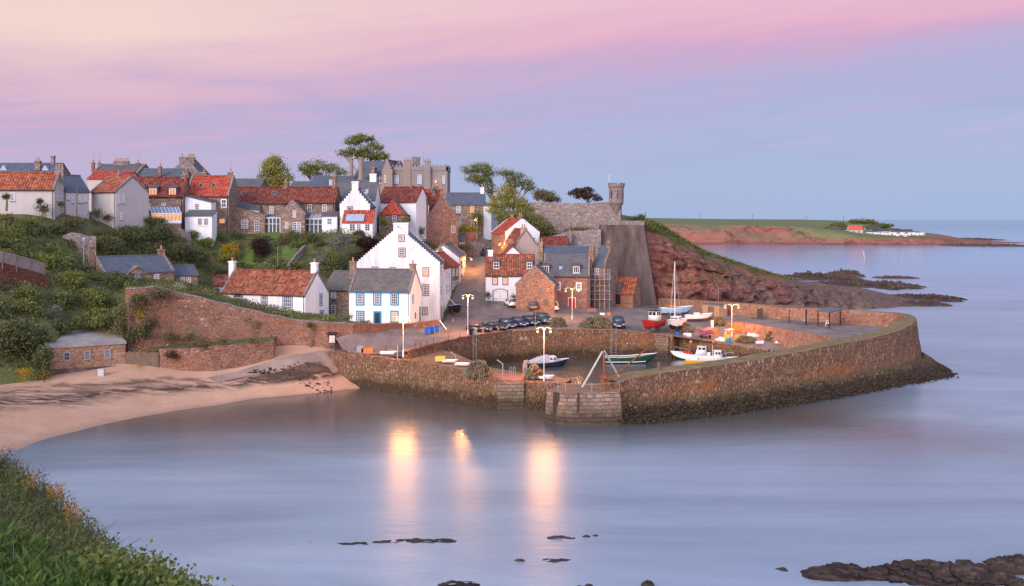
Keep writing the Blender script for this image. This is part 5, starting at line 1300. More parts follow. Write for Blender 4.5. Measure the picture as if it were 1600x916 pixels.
# --- lower left
h = house('slate_cottage', 'tan stone cottage with blue slate roof half hidden by bushes', (162, 148), (272, 155), 7, 428, 402, M['slate_blue'], M['stone_brown'], gable='skew', z0=10.5)
win(h, 'F', 241, 428.5, 248.5, 442, (3, 4)); door(h, 'F', 210.5, 429, 219.5, 443, plain('pale_blue_door', (.45, .58, .75), .5)); chim(h, 143, 380, 8, 1, M['stone_brown']); chim(h, 252, 384, 9, 1, M['stone_brown'])
O, U, N = face(h, 'F'); p = hitplane(214, 428, O, N); m = MB(); m.prism([p - U * 1.5 + N * .25, p + U * 1.5 + N * .25, p + N * .25 + Vector((0, 0, 1.0))], -N * 1.8); m.build('porch_gable', M['stone_brown'], h.root)
m = MB()
for sg in (-1, 1): m.obox(p + U * sg * 1.7 + N * .4 + Vector((0, 0, -.08)), -U * sg * 1.7 + Vector((0, 0, 1.13)), -N * 2.1, (0, 0, .14))
m.build('porch_roof', M['stone_grey'], h.root)
h = house('cottage_wing', 'small slate-roofed wing with white windows at the right of the slate cottage', (273, 157), (309, 159), 4.5, 431, 416.5, M['slate_blue'], M['stone_brown'], z0=10.5); rects(h, 'F', [(282, 433, 289, 444), (291, 433, 298, 444)], bars=(2, 3))
h = block('beach_hut', 'low brick hut with flat grey roof and three windows above the beach', (73, 126.2), (196, 131.1), 6.2, 3.2, 544.5, 537, rubble('warm_brick', [(0, (.22, .11, .07)), (.5, (.36, .20, .12)), (1, (.46, .29, .18))], (.28, .20, .15), 3, 5), M['conc_light'], 'hut', rise=1.25)
rects(h, 'F', [(100, 551, 109, 563), (132.5, 549, 140.5, 561), (164, 547, 172, 559)], bars=(1, 2), sur=M['conc_light'], sw=.1, frame=M['paint_grey'])
m = MB(); m.obox(h.P(-.6, -.45, 1.2), h.u * (h.w + 1.2), h.v * 1.5, (0, 0, 2.2)); m.build('plinth', M['conc'], h.root)
h = block('shed', 'small flat-roofed yellowish shed behind the driftwood fence', (232, 134.2), (262, 134.6), 2.2, 5, 540, 540, plain('yellow_render', (.30, .24, .06), .9, .2), M['conc_light'], 'shed', rise=.1)
# ---------------------------------------------------------------- vegetation
def hit(px, py, y0=112, y1=330):
    Ys = np.arange(y0, y1, .4); q = np.stack([(px - 800) / F * Ys, Ys], 1)
    f = H - (py - HY) / F * Ys - land.many(q)
    i = np.argmax(f < 0)
    if not (f < 0).any(): i = len(Ys) - 1
    return Vector((q[i, 0], q[i, 1], float(land.many(q[i:i + 1])[0])))

def unit(n): 
    v = RNG.normal(size=(n, 3)); return v / np.linalg.norm(v, axis=1, keepdims=True)
def kites(C, L_, W, axis=None, ax_w=0.0, cup=.0):
    """one kite-shaped leaf per centre"""
    n = len(C); a = unit(n)
    if axis is not None: a = a * (1 - ax_w) + axis * ax_w; a /= np.linalg.norm(a, axis=1, keepdims=True)
    b = np.cross(a, unit(n)); b /= np.linalg.norm(b, axis=1, keepdims=True) + 1e-9
    L_ = np.broadcast_to(L_, n)[:, None] * RNG.uniform(.7, 1.25, (n, 1)); W = np.broadcast_to(W, n)[:, None] * RNG.uniform(.7, 1.25, (n, 1))
    V = np.stack([C - a * L_ * .5, C + b * W * .5 - a * L_ * .05, C + a * L_ * .5, C - b * W * .5 - a * L_ * .05], 1).reshape(-1, 3)
    return V, np.arange(4 * n).reshape(-1, 4)
def merge(parts):
    V = []; Q = []; k = 0
    for v, q in parts: V.append(v); Q.append(q + k); k += len(v)
    return np.concatenate(V), np.concatenate(Q)
def blob_points(c, r, n, per, sig, shell=.45, flat=.35):
    u = unit(n); rad = RNG.uniform(shell, 1.0, (n, 1)) ** .6
    u[:, 2] = np.where(u[:, 2] < -flat, u[:, 2] * .5, u[:, 2])
    cc = np.array(c) + u * rad * np.array(r)
    k = RNG.integers(max(2, int(per * .5)), int(per * 1.5) + 1, n)
    P = np.repeat(cc, k, 0); s = np.repeat(RNG.uniform(.6, 1.3, (n, 1)), k, 0)
    return cc, P + RNG.normal(size=P.shape) * s * np.array([sig, sig, sig * .65])
def tree(name, label, base, blobs, mat, leaf=.32, dens=1.0, per=16, sig=.5, trunk=.35, group=None, lean=(0, 0), trunkmat=None, Y=None, shell=.5):
    root = empty(name, base, label, 'tree', group); pts = []; cl = []; Bs = []
    for px, py, rx, ry in blobs:
        c = D(px, py, Y); k = Y / F; r = (rx * k, rx * k * .9, ry * k); Bs.append((c, r))
        n = max(8, int(dens * 10.5 * (r[0] * r[1] + r[0] * r[2] + r[1] * r[2]) / 3 * 1.6))
        cc, P = blob_points(c, r, n, per, sig, shell); pts.append(P); cl.append(cc)
    P = np.concatenate(pts); fastmesh('crown', *kites(P, leaf, leaf * .75), mat, root)
    m = MB(); top = sum((b[0] for b in Bs), Vector()) / len(Bs); b = Vector(base); fork = b.lerp(top, .45) + Vector((lean[0], lean[1], 0))
    m.tube([b - Vector((0, 0, .5)), b.lerp(fork, .5) + Vector((.1, 0, 0)), fork], [trunk * 1.25, trunk, trunk * .75], 7)
    rnd = random.Random(len(label))
    for (c, r), cc in zip(Bs, cl):
        m.tube([fork, fork.lerp(c, .5) + Vector((rnd.uniform(-.3, .3), 0, .4)), c], [trunk * .5, trunk * .33, trunk * .16], 5)
        for j in range(min(7, len(cc))):
            e = Vector(cc[j]); s_ = fork.lerp(c, .6); m.tube([s_, s_.lerp(e, .55) + Vector((0, 0, .25)), e], [trunk * .2, trunk * .12, .03], 4)
    m.build('trunk', trunkmat or M['wood'], root, uv=False)
    return root
def gb(px, Y): 
    g = ground_at(px, Y); return g
tree('broadleaf_tree', 'round yellow-green tree on the skyline above the terrace row', (*XY(429, 214), 21), [(429, 262, 19, 15), (422, 278, 17, 14), (440, 277, 16, 15), (430, 252, 12, 8), (430, 290, 22, 10)], L['yellow'], Y=214, dens=1.3)
tree('broadleaf_tree', 'low spreading green tree on the skyline right of the round yellow-green one', (*XY(487, 212), 21), [(480, 263, 14, 9), (497, 259, 17, 9), (515, 264, 14, 8), (530, 269, 12, 7), (490, 271, 16, 6)], L['green'], Y=212, dens=.95, sig=.42)
tree('broadleaf_tree', 'tall open umbrella-shaped tree rising behind the mansion', (*XY(563, 285), 24), [(551, 222, 14, 7), (567, 217, 18, 6), (585, 231, 13, 8), (597, 243, 10, 6), (540, 241, 14, 6), (562, 236, 17, 8), (590, 246, 14, 5), (575, 244, 18, 6)], L['green'], Y=285, dens=.75, sig=.5, leaf=.42)
tree('broadleaf_tree', 'windswept tree with a leaning trunk right of the mansion', (*XY(768, 240), 21), [(735, 266, 15, 8), (752, 263, 18, 8), (742, 280, 16, 7), (756, 282, 14, 9), (766, 296, 8, 10), (763, 270, 12, 7)], L['green'], Y=240, dens=.9, lean=(1.5, 0))
tree('broadleaf_tree', 'dark windswept tree sloping down to the right beside the castle wall', (*XY(795, 238), 21), [(790, 270, 13, 6), (803, 276, 15, 8), (820, 285, 14, 8), (829, 295, 10, 6), (800, 288, 14, 7)], L['mid'], Y=238, dens=.95, lean=(.5, 0))
tree('broadleaf_tree', 'pale green bushy tree growing below the castle wall', (*XY(800, 222), 17), [(790, 305, 14, 14), (803, 315, 17, 16), (780, 318, 16, 12), (820, 325, 14, 12), (795, 296, 10, 8), (772, 330, 12, 10), (835, 338, 10, 9)], L['yellow'], Y=222, dens=1.0)
tree('broadleaf_tree', 'dark green tree crowding behind the white crow-stepped house', (*XY(835, 214), 14), [(830, 345, 18, 13), (848, 352, 14, 12), (812, 338, 14, 10), (790, 340, 16, 12), (858, 360, 9, 7)], L['mid'], Y=214, dens=1.1)
tree('round_bush_tree', 'dome-shaped dark bush standing on top of the castle wall', (*XY(852, 226), 23.5), [(852, 308, 17, 9), (845, 305, 9, 8), (864, 312, 9, 5)], L['olive'], Y=226, dens=1.5, trunk=.2)
tree('pine_tree', 'flat-topped windswept dark pine beside the castle turret', (*XY(925, 221), 24), [(905, 299, 11, 4), (915, 297, 11, 4), (897, 303, 10, 3), (922, 305, 12, 4), (932, 311, 8, 4), (910, 308, 12, 4)], L['brown'], Y=221, dens=1.5, trunk=.25, sig=.3)

def shrub(name, label, px, py, rx, ry, mat, leaf=.22, dens=1.0, Y=None, cat='shrub', group=None, per=14, sig=.32, lobes=3):
    """px,py = centre in the photo, rx,ry in photo pixels; stands on the slope"""
    if Y is None: g = hit(px, py + ry); Y = g.y
    k = Y / F; parts = []; rnd = random.Random(px * 7 + py)
    for i in range(lobes):
        f = .62 if lobes > 1 else 1
        ox, oz = (rnd.uniform(-.4, .4) * rx, rnd.uniform(-.25, .35) * ry) if lobes > 1 else (0, 0)
        c = D(px + ox, py - oz, Y + rnd.uniform(-.3, .3) * rx * k); r = (rx * k * f, rx * k * f * .9, ry * k * f)
        n = max(10, int(dens * 24 * (r[0] * r[1] + r[0] * r[2] * 2) / 2)); parts.append(blob_points(c, r, n, per, sig, .3, .5)[1])
    # skirt of leaves down to the ground
    P = np.concatenate(parts); nb = len(P) // 5; Q = P[RNG.integers(0, len(P), nb)].copy()
    gl = land.many(Q[:, :2]); Q[:, 2] = gl + (Q[:, 2] - gl) * RNG.uniform(0, .8, nb)
    return fastmesh(name, *kites(np.concatenate([P, Q]), leaf, leaf * .7), mat, label=label, cat=cat, group=group)
S = shrub
S('copper_beech', 'dark purple rounded tree in the gardens left of the apple-green lawn', 408, 384, 19, 19, L['purple'], .26, 1.2, cat='tree')
S('copper_beech', 'dark purple tree hugging the left slope of the big crow-stepped gable', 578, 384, 24, 21, L['purple'], .26, 1.2, Y=178, cat='tree')
S('flowering_tree', 'tree with creamy white blossom left of the purple tree by the gable', 536, 379, 21, 16, L['greyleaf'], .24, 1.2, Y=176, cat='tree')
S('shrub', 'green bush below the creamy blossom tree', 522, 402, 20, 14, L['mid'], .24, 1.1, Y=174); S('shrub', 'grey-green leafy bush above the narrow stone cottage', 500, 408, 14, 9, L['greyleaf'], .24, 1, Y=174)
S('shrub', 'golden yellow flowering bush in the middle of the gardens', 357, 393, 19, 13, L['gorse'], .2, .9); S('shrub', 'green bush filled with yellow flowers below the golden bush', 360, 404, 22, 10, L['yellow'], .22)
S('shrub', 'small orange-leaved bush behind the lean-to cottage', 301, 429, 8, 5, L['orange'], .18, Y=172)
S('evergreen_shrub', 'large rounded evergreen below the lit conservatory', 250, 365, 24, 17, L['dark'], .24, 1.2); S('evergreen_shrub', 'broad dark evergreen below the cream house with blank wall', 205, 366, 26, 20, L['dark'], .24, 1.2)
S('evergreen_shrub', 'dark evergreen mass above the slate cottage roof', 175, 385, 22, 17, L['dark'], .24, 1.1); S('evergreen_shrub', 'dark evergreen right of the slate cottage chimney', 275, 390, 20, 17, L['dark'], .24, 1.1)
S('shrub', 'pale grey-leaved bush just behind the slate cottage ridge', 187, 388, 13, 10, L['greyleaf'], .2, .7); S('shrub', 'bushy green shrub right of the evergreens under the white annex', 300, 366, 12, 9, L['green'], .22)
S('shrub', 'lime green ball-shaped bush against the hip-roofed house', 599, 349, 9, 10, L['lime'], .22, 1.3, Y=193, lobes=2); S('hedge', 'clipped yellow-green hedge on top of the lamplit wall', 731, 357, 15, 4.5, L['lime'], .2, 2, Y=224, cat='hedge', lobes=1)
S('shrub', 'dark ivy bush climbing the front of the slate-roofed house', 746, 341, 8, 12, L['mid'], .22, 1.4, Y=229.5); S('shrub', 'yellow-green bush right of the hip-roofed house', 634, 343, 7, 6, L['lime'], .2, 1.2, Y=194.5)
S('shrub', 'dark shrub beneath the stone terrace gardens left of the gable wing', 372, 368, 10, 7, L['dark'], .2); S('shrub', 'grey-brown bush at the foot of the stone gable wing', 450, 372, 14, 8, L['olive'], .2); S('shrub', 'dark bush below the dark glazed conservatory', 487, 371, 15, 9, L['dark'], .22)
S('shrub', 'rounded green bush in the garden below the two-rooflight house', 320, 377, 14, 8, L['green'], .22); S('shrub', 'dark bush at the corner of the stone annex garden', 345, 370, 10, 7, L['mid'], .2); S('shrub', 'leafy bush beneath the apple-green lawn', 432, 409, 16, 8, L['mid'], .22)
S('shrub', 'low green bush behind the white cottage roof', 460, 414, 14, 6, L['green'], .22); S('shrub', 'silver-grey rounded bush in front of the narrow stone cottage', 537, 495, 14, 6, L['greyleaf'], .2, 1.4, Y=151); S('shrub', 'low dark shrub below the blue-trimmed front windows', 568, 505, 11, 3.5, L['dark'], .18, 1.3, Y=152)
S('shrub', 'dense green bush on the slope left of the slate cottage', 120, 438, 24, 18, L['green'], .26, 1.1); S('shrub', 'bright green rounded bush under the slate cottage', 150, 468, 24, 22, L['green'], .26, 1.2); S('shrub', 'dark green bush above the beach hut', 100, 470, 24, 20, L['mid'], .26, 1.1)
S('shrub', 'pale flowering spire bush on the bank above the hut', 87, 486, 9, 15, L['greyleaf'], .2, .9); S('gorse_bush', 'bright yellow gorse clump below the slate cottage door', 204, 455, 12, 8, L['gorse'], .2, 1)
S('shrub', 'brownish shrub crest on top of the retaining wall left end', 245, 458, 26, 9, L['olive'], .2, 1.2); S('shrub', 'dark evergreen bush beside the cottage wing', 305, 452, 11, 8, L['dark'], .2, 1.2); S('shrub', 'cream-flowered rose bush at the cottage wing corner', 279, 449, 8, 6, L['white'], .2, 1)
S('gorse_bush', 'tall yellow gorse on the wall end right of the hut pole', 220, 492, 11, 11, L['gorse'], .2, 1, Y=133.5); S('shrub', 'dark bush beneath the tall yellow gorse', 226, 520, 13, 17, L['dark'], .22, 1.2, Y=133); S('gorse_bush', 'small yellow gorse just right of the hut roof', 184, 512, 7, 7, L['gorse'], .18, 1, Y=136)
S('gorse_bush', 'yellow gorse at the left foot of the hut', 36, 583, 14, 6, L['gorse'], .16, .9, Y=122.5); S('gorse_bush', 'yellow gorse against the hut plinth end', 68, 585, 10, 8, L['gorse'], .16, .9, Y=124.5); S('gorse_bush', 'small yellow gorse at the foot of the driftwood fence', 219, 577, 7, 9, L['gorse'], .16, 1, Y=130)
S('shrub', 'huge dark green thicket left of the beach hut', 22, 540, 44, 44, L['dark'], .28, 1.1, Y=125); S('shrub', 'dark thicket spilling over the hut wall corner', 62, 560, 18, 24, L['dark'], .26, 1.2, Y=124.5)
S('shrub', 'dark shrub in a niche at the foot of the retaining wall', 268, 528, 12, 9, L['dark'], .2, 1.2, Y=133.6); S('shrub', 'round shrub on the terrace beside the niche', 295, 527, 9, 8, L['dark'], .2, 1.2, Y=134.2); S('shrub', 'yellowish shrub trailing over the terrace wall', 300, 541, 15, 6, L['olive'], .18, 1.1, Y=130); S('shrub', 'purplish shrub trailing over the terrace wall', 325, 543, 10, 6, L['brown'], .18, 1.1, Y=129.8)
S('shrub', 'reddish shrub on top of the low wall by the driftwood fence', 266, 556, 13, 9, L['brown'], .18, 1.1, Y=128.6); S('shrub', 'small green shrub on the terrace wall middle', 348, 534, 10, 5, L['olive'], .18, 1, Y=131); S('shrub', 'small green tuft on the terrace wall right end', 398, 532, 12, 3, L['olive'], .16, 1, Y=132)
for i, (x, y) in enumerate([(305, 482), (340, 498), (357, 516), (321, 487), (398, 520), (402, 508), (308, 510), (385, 500)]):
    tag(S('shrub', 'tuft of greenery rooted in the face of the retaining wall', x, y, 5, 4, L['olive'] if i % 2 else L['mid'], .16, 1.2, Y=136.2 + .012 * (x - 300), cat='plant', lobes=1), group='tufts growing on the retaining wall')
S('shrub', 'dark green bush in front of the cream house at far left', 70, 326, 13, 9, L['dark'], .22, Y=156); S('shrub', 'dark green bush against the blank-walled cream house', 152, 333, 9, 10, L['dark'], .22, Y=163.5); S('shrub', 'small brownish bush near the blank-walled cream house corner', 168, 340, 8, 6, L['brown'], .2, Y=162)
S('shrub', 'yellow-green bush between the cream and mansard houses', 202, 330, 8, 10, L['yellow'], .22, Y=170); S('shrub', 'long low hedge in front of the mansard house', 240, 345, 30, 5, L['dark'], .2, 1.4, Y=171); S('shrub', 'orange-tinted bush at far left under the cream house', 8, 340, 8, 4, L['gorse'], .18, Y=152)
S('shrub', 'brown-green bush below the slate wing', 115, 345, 22, 8, L['olive'], .22, Y=158); S('shrub', 'dark bush beside the stone gable house', 660, 360, 6, 10, L['dark'], .2, Y=205); S('shrub', 'long bramble patch beside the steep street', 727, 386, 14, 8, L['olive'], .2, 1.2, Y=214)
S('shrub', 'dark leafy bush overhanging the street steps', 738, 420, 3, 16, L['olive'], .18, 1.3, Y=206); S('shrub', 'tall dark bush by the garage house steps', 763, 462, 3.5, 9, L['dark'], .18, 1.5, Y=181); S('shrub', 'dark bush between the garage house and stone store', 803, 465, 4, 8, L['dark'], .18, 1.5, Y=180)
S('shrub', 'ivy thicket sprawling at the top of the rubble bank', 905, 361, 30, 6, L['olive'], .22, 1.2, Y=211); S('shrub', 'dark scrub behind the concrete wall top', 990, 342, 13, 4, L['dark'], .22, 1.2, Y=216); S('shrub', 'scrubby bush at the cliff top beside the concrete wall', 1003, 341, 7, 6, L['dark'], .22, 1.3, Y=216)
for x, y, rx, ry, Y_, mt, lb in ((163, 503, 22, 13, 132.9, 'mid', 'spreading bush on the bank face behind the hut roof'), (190, 512, 12, 14, 132.3, 'olive', 'brownish bush on the bank face by the hut corner'), (135, 506, 14, 11, 133.4, 'dark', 'dark bush on the bank face behind the hut'), (128, 503, 20, 15, 135.6, 'mid', 'green bush directly above the left half of the hut roof'), (158, 498, 20, 17, 135.2, 'green', 'light green bush directly above the right half of the hut roof'), (188, 498, 15, 20, 133.6, 'mid', 'green bush between the hut roof and the retaining wall'), (98, 508, 18, 14, 132, 'dark', 'dark bush at the back left corner of the hut roof'), (212, 470, 14, 16, 133.2, 'olive', 'brownish bush smothering the left end of the retaining wall'), (205, 525, 11, 20, 132.6, 'dark', 'dark bush filling the corner behind the hut pole'), (238, 505, 10, 8, 133.6, 'olive', 'ivy patch on the retaining wall right of the tall gorse')): S('shrub', lb, x, y, rx, ry, L[mt], .25, 1.2, Y=Y_)
def palm(label, px, pyb, pyt, Y, r=5):
    b = D(px, pyb, Y); t = D(px, pyt, Y); root = empty('cabbage_palm', b, label, 'tree', None)
    m = MB(); m.tube([b - Vector((0, 0, .4)), b.lerp(t, .5) + Vector((.08, 0, 0)), t], [.17, .13, .12], 6); m.build('trunk', M['wood'], root, uv=False)
    n = 170; a = unit(n); a[:, 2] = a[:, 2] * .8 + .15; k = r * Y / F
    C = np.array(t) + a * k * .55; fastmesh('crown', *kites(C, k * 1.05, .10, a, .93), L['olive'], root)
palm('slim cabbage palm beside the slipway with a shaggy top', 485, 552, 509, 138.3, 7); palm('cabbage palm in front of the far left cream house', 10, 326, 308, 153, 8); palm('cabbage palm against the far left cream house front', 62, 326, 315, 154, 7); palm('cabbage palm below the slate wing roof', 95, 330, 320, 157, 6)

# rough growth covering the slopes
def cover(zones, n, mats, leaf, hgt, label):
    pts = []
    for poly in zones:
        P = [XY(*p) for p in poly]; xs = [p.x for p in P]; ys = [p.y for p in P]
        area = abs(sum(P[i].x * P[i - 1].y - P[i - 1].x * P[i].y for i in range(len(P)))) / 2; k = int(area * n * 1.3)
        q = np.stack([RNG.uniform(min(xs), max(xs), k * 2), RNG.uniform(min(ys), max(ys), k * 2)], 1); pts.append(q[inpoly(q, P)])
    q = np.concatenate(pts)
    keep = np.ones(len(q), bool)
    for poly in LAWNS: keep &= ~inpoly(q, poly)
    q = q[keep]; z = land.many(q)
    sel = np.array([noise.noise(Vector((a * .11, b * .11, 1.3))) + .35 * noise.noise(Vector((a * .5, b * .5, 5))) for a, b in q])
    hn = np.array([noise.noise(Vector((a * .35, b * .35, 9))) for a, b in q])
    edges = np.quantile(sel, np.linspace(0, 1, len(mats) + 1)); 
    for i, mt in enumerate(mats):
        s = (sel >= edges[i]) & (sel <= edges[i + 1]); c = np.column_stack([q[s], z[s]]); hh = hgt * np.clip(.6 + 1.3 * hn[s], .15, 1.7)
        per = 16; P = np.repeat(c, per, 0) + RNG.normal(size=(len(c) * per, 3)) * np.array([.42, .42, .0]); P[:, 2] += np.repeat(hh, per) * RNG.uniform(0, 1, len(P))
        fastmesh('undergrowth', *kites(P, leaf, leaf * .6, np.array([[0, 0, 1.0]]), .25), mt, kind='stuff', label=label, cat='undergrowth')
LAWNS = []
for name, poly in (('lawn', [(376, 414), (383, 400), (396, 393), (404, 412), (400, 418)]), ('lawn', [(436, 416), (440, 396), (446, 388), (466, 390), (462, 402), (455, 414)]), ('lawn', [(326, 362), (356, 361), (362, 378), (330, 378)]), ('lawn', [(413, 366), (438, 366), (436, 376), (416, 376)])):
    g = [hit(x, y) for x, y in poly]; LAWNS.append([Vector((p.x, p.y)) for p in g])
    sheet(name, LAWNS[-1], land.many, 1.0, M['lawn'], dz=.22)
cover([[(-90, 121.5), (0, 122.5), (66, 126.5), (112, 137), (170, 138), (200, 135.5), (240, 137), (330, 141), (345, 158), (480, 172), (556, 176), (600, 182), (560, 190), (520, 189), (440, 183), (360, 183), (290, 174), (200, 164), (100, 155), (-60, 153)]], 2.0,
      [L['dark'], L['mid'], L['olive'], L['green']], .26, .75, 'rough grass, bramble and scrub covering the slope below the village')
cover([[(345, 140.6), (484, 142), (510, 142), (540, 147), (535, 155), (480, 154.5), (346, 161)], [(650, 202), (690, 208), (735, 222), (725, 228), (655, 216)], [(765, 232), (775, 214), (845, 214), (880, 210), (940, 209.5), (940, 212), (880, 216), (830, 220)], [(1004, 212), (1012, 215), (1012, 235), (990, 230), (985, 218)]], 1.1, [L['mid'], L['olive']], .26, .6, 'scrub growing on the steep ground under the castle wall')
def thicket(zone, per_m2, r0, r1, mat, label, seed):
    P = [XY(*p) for p in zone]; xs = [p.x for p in P]; ys = [p.y for p in P]; k = int((max(xs) - min(xs)) * (max(ys) - min(ys)) * per_m2); rg = np.random.default_rng(seed)
    q = np.stack([rg.uniform(min(xs), max(xs), k), rg.uniform(min(ys), max(ys), k)], 1); q = q[inpoly(q, P)]
    q = q[np.array([noise.noise(Vector((a * .16 + seed, b * .16, 2))) > -.12 for a, b in q])]
    for poly in LAWNS: q = q[~inpoly(q, poly)]
    z = land.many(q); out = []
    for (a, b), c in zip(q, z):
        r = rg.uniform(r0, r1); h_ = r * rg.uniform(.4, 1.25); out.append(blob_points((a, b, c + h_ * .4), (r * rg.uniform(.6, 1.5), r * rg.uniform(.6, 1.4), h_), int(16 + 24 * r * r), 14, rg.uniform(.18, .42), .2, .4)[1])
    P_ = np.concatenate(out); fastmesh('thicket', *kites(P_, .27, .19), mat, kind='stuff', label=label, cat='thicket')
SL = [(-60, 123), (0, 124.5), (66, 128), (112, 139), (200, 138), (255, 141), (235, 146), (140, 147), (120, 153), (60, 151), (-60, 150)]
thicket(SL, .07, .6, 1.6, L['mid'], 'mid-green bushes crowding the slope above the beach hut', 1); thicket(SL, .05, .6, 1.4, L['green'], 'lighter green bushes on the slope above the beach hut', 2); thicket(SL, .05, .5, 1.5, L['dark'], 'dark bushes on the slope above the beach hut', 3)
UP = [(-60, 150), (60, 153), (140, 156), (280, 160), (318, 168), (290, 174), (240, 171), (200, 163), (150, 160), (80, 155), (-60, 154)]
thicket(UP, .10, .6, 1.7, L['dark'], 'dark bushes below the harled houses', 4); thicket(UP, .06, .6, 1.5, L['mid'], 'green bushes below the harled houses', 5); thicket(UP, .04, .5, 1.2, L['olive'], 'olive bushes below the harled houses', 6)
UQ = [(-60, 151), (60, 153.5), (110, 157), (145, 161), (185, 163.5), (205, 170), (240, 170), (200, 160), (120, 154), (0, 148)]
thicket(UQ, .16, .5, 1.3, L['mid'], 'mixed bushes right below the harled houses', 12); thicket(UQ, .12, .4, 1.2, L['olive'], 'brownish bramble right below the harled houses', 13); thicket(UQ, .09, .5, 1.2, L['dark'], 'dark bushes right below the harled houses', 14)
GD = [(325, 169), (480, 171), (560, 173), (590, 178), (560, 184), (470, 182), (330, 180)]
thicket(GD, .07, .5, 1.2, L['mid'], 'garden shrubs behind the white cottage', 7); thicket(GD, .05, .5, 1.1, L['dark'], 'dark garden shrubs behind the white cottage', 8); thicket(GD, .04, .5, 1.0, L['olive'], 'brownish garden shrubs behind the white cottage', 9)
thicket([(196, 134.2), (260, 136.5), (330, 139), (300, 142), (200, 140)], .12, .5, 1.2, L['olive'], 'scrubby growth on top of the retaining wall', 10)
thicket([(765, 214), (845, 216), (880, 212.5), (940, 212), (940, 214), (880, 217), (830, 222), (775, 230)], .14, .6, 1.5, L['mid'], 'bushes on the steep ground below the castle wall', 11)
def cliff_cover():
    n = 9000; px = RNG.uniform(1004, 1235, n); cx = [c[0] for c in CL]
    rY = np.interp(px, cx, [c[2] for c in CL]); rp = np.interp(px, cx, [c[1] for c in CL]); f = RNG.uniform(-.04, 1, n) ** 1.3 if False else RNG.uniform(0, 1, n) ** 2
    wid = np.interp(px, [1004, 1060, 1150, 1235], [2.5, 5.5, 9, 6]); Y = rY - wid * f + 1.0; z = H - (rp - HY) / F * rY - f * wid * .55 + .1
    c = np.column_stack([(px - 800) / F * Y, Y, z]); P = np.repeat(c, 7, 0) + RNG.normal(size=(n * 7, 3)) * np.array([.5, .5, .18])
    k = len(P) // 2; fastmesh('cliff_grass', *kites(P[:k], .34, .2, np.array([[0, 0, 1.0]]), .4), L['green'], kind='stuff', label='grass and scrub along the red cliff top', cat='grass'); fastmesh('cliff_grass', *kites(P[k:], .34, .2, np.array([[0, 0, 1.0]]), .4), L['mid'], kind='stuff', label='darker scrub along the red cliff top', cat='grass')
cliff_cover()

# ---------------------------------------------------------------- foreground bank
FG = [(-260, 600, 30), (-100, 655, 26), (0, 718, 22), (60, 757, 20), (140, 838, 17), (200, 893, 15.5), (280, 948, 14), (350, 1000, 13), (420, 1055, 12)]
def bank():
    rows = []
    fx = [f[0] for f in FG]
    for i in range(70):
        px = -260 + 680 * i / 69; py = float(np.interp(px, fx, [f[1] for f in FG])); Y = float(np.interp(px, fx, [f[2] for f in FG])); c = D(px, py, Y) - Vector((0, 0, .12)); row = []
        nY = float(np.interp(px, [-260, 0, 150, 420], [5, 5.5, 6, 7])); nx = (px - 800) / F * Y * .62 - 1.0; near = Vector((nx, nY, H - 3.1))
        for k in range(14):
            f = k / 13; p = near.lerp(c, f); p.z += .25 * math.sin(math.pi * f) + .10 * noise.noise(Vector((p.x * 1.2, p.y * 1.2, 0))); row.append(p)
        for k in range(1, 9):
            f = k / 8; row.append(c + Vector((5.0 * f, 3 + 14 * f - 3 * (1 - f), -(c.z + 1) * min(1, f ** .8 * 1.02))))
        row = [Vector((-1.5 + (px + 260) / 680 * .0 + near.x * .6, -3, H - 1.75))] + row
        rows.append(row)
    m = MB(); m.loft(rows); return m.build('foreground_bank', M['hill'], kind='structure', org=(0, 0, 0), smooth=True, recalc=False), rows
_, BK = bank()
def bank_at(px, f):
    """px along the crest, f 0 near .. 1 crest"""
    i = np.clip((px + 260) / 680 * 69, 0, 68.99); a = int(i); t = i - a; k = min(12.999, f * 13); b = int(k); s = k - b
    g = lambda r: BK[r][1 + b].lerp(BK[r][2 + b], s)
    return g(a).lerp(g(a + 1), t)
def fg(n, pr, fr): return np.array([bank_at(random.uniform(*pr), random.uniform(*fr) ** .8) for _ in range(n)])
def blades(C, L_, W, lean=.35, seg=2):
    n = len(C); d = RNG.normal(size=(n, 3)) * lean; d[:, 2] = 1; d /= np.linalg.norm(d, axis=1, keepdims=True); s = np.cross(d, unit(n)); s /= np.linalg.norm(s, axis=1, keepdims=True)
    L_ = L_ * RNG.uniform(.5, 1.3, (n, 1)); bend = RNG.normal(size=(n, 3)) * .25; bend[:, 2] = -.15
    a, b, c = C, C + d * L_ * .55, C + d * L_ + bend * L_
    V = np.stack([a - s * W, a + s * W, b + s * W * .8, b - s * W * .8, c], 1).reshape(-1, 3)
    k = np.arange(n)[:, None] * 5
    return V, np.concatenate([k + np.array([[0, 1, 2]]), k + np.array([[0, 2, 3]]), k + np.array([[3, 2, 4]])])
def sprouts(C, n_leaf, L_, W, spread=.09, hgt=.3):
    k = len(C) * n_leaf; P = np.repeat(C, n_leaf, 0); h = RNG.uniform(.05, 1, (k, 1)) * hgt; a = RNG.normal(size=(k, 3)); a[:, 2] = np.abs(a[:, 2]) * .6 + .45; a /= np.linalg.norm(a, axis=1, keepdims=True)
    P = P + np.array([[0, 0, 1.0]]) * h + a * L_ * .5 + RNG.normal(size=(k, 3)) * np.array([[spread, spread, 0.02]])
    return kites(P, L_, W, a, .9)
g1 = fg(2800, (-100, 190), (.45, 1.0)); v, q = blades(g1, .55, .006)
fastmesh('long_grass', v, q, L['mid'], kind='stuff', label='long green grass on the bank at the lower left', cat='grass')
g1 = fg(2600, (-100, 260), (.4, 1.0)); v, q = blades(g1, .5, .006); fastmesh('long_grass', v, q, L['dry'], kind='stuff', label='dry straw-coloured grass mixed into the bank', cat='grass')

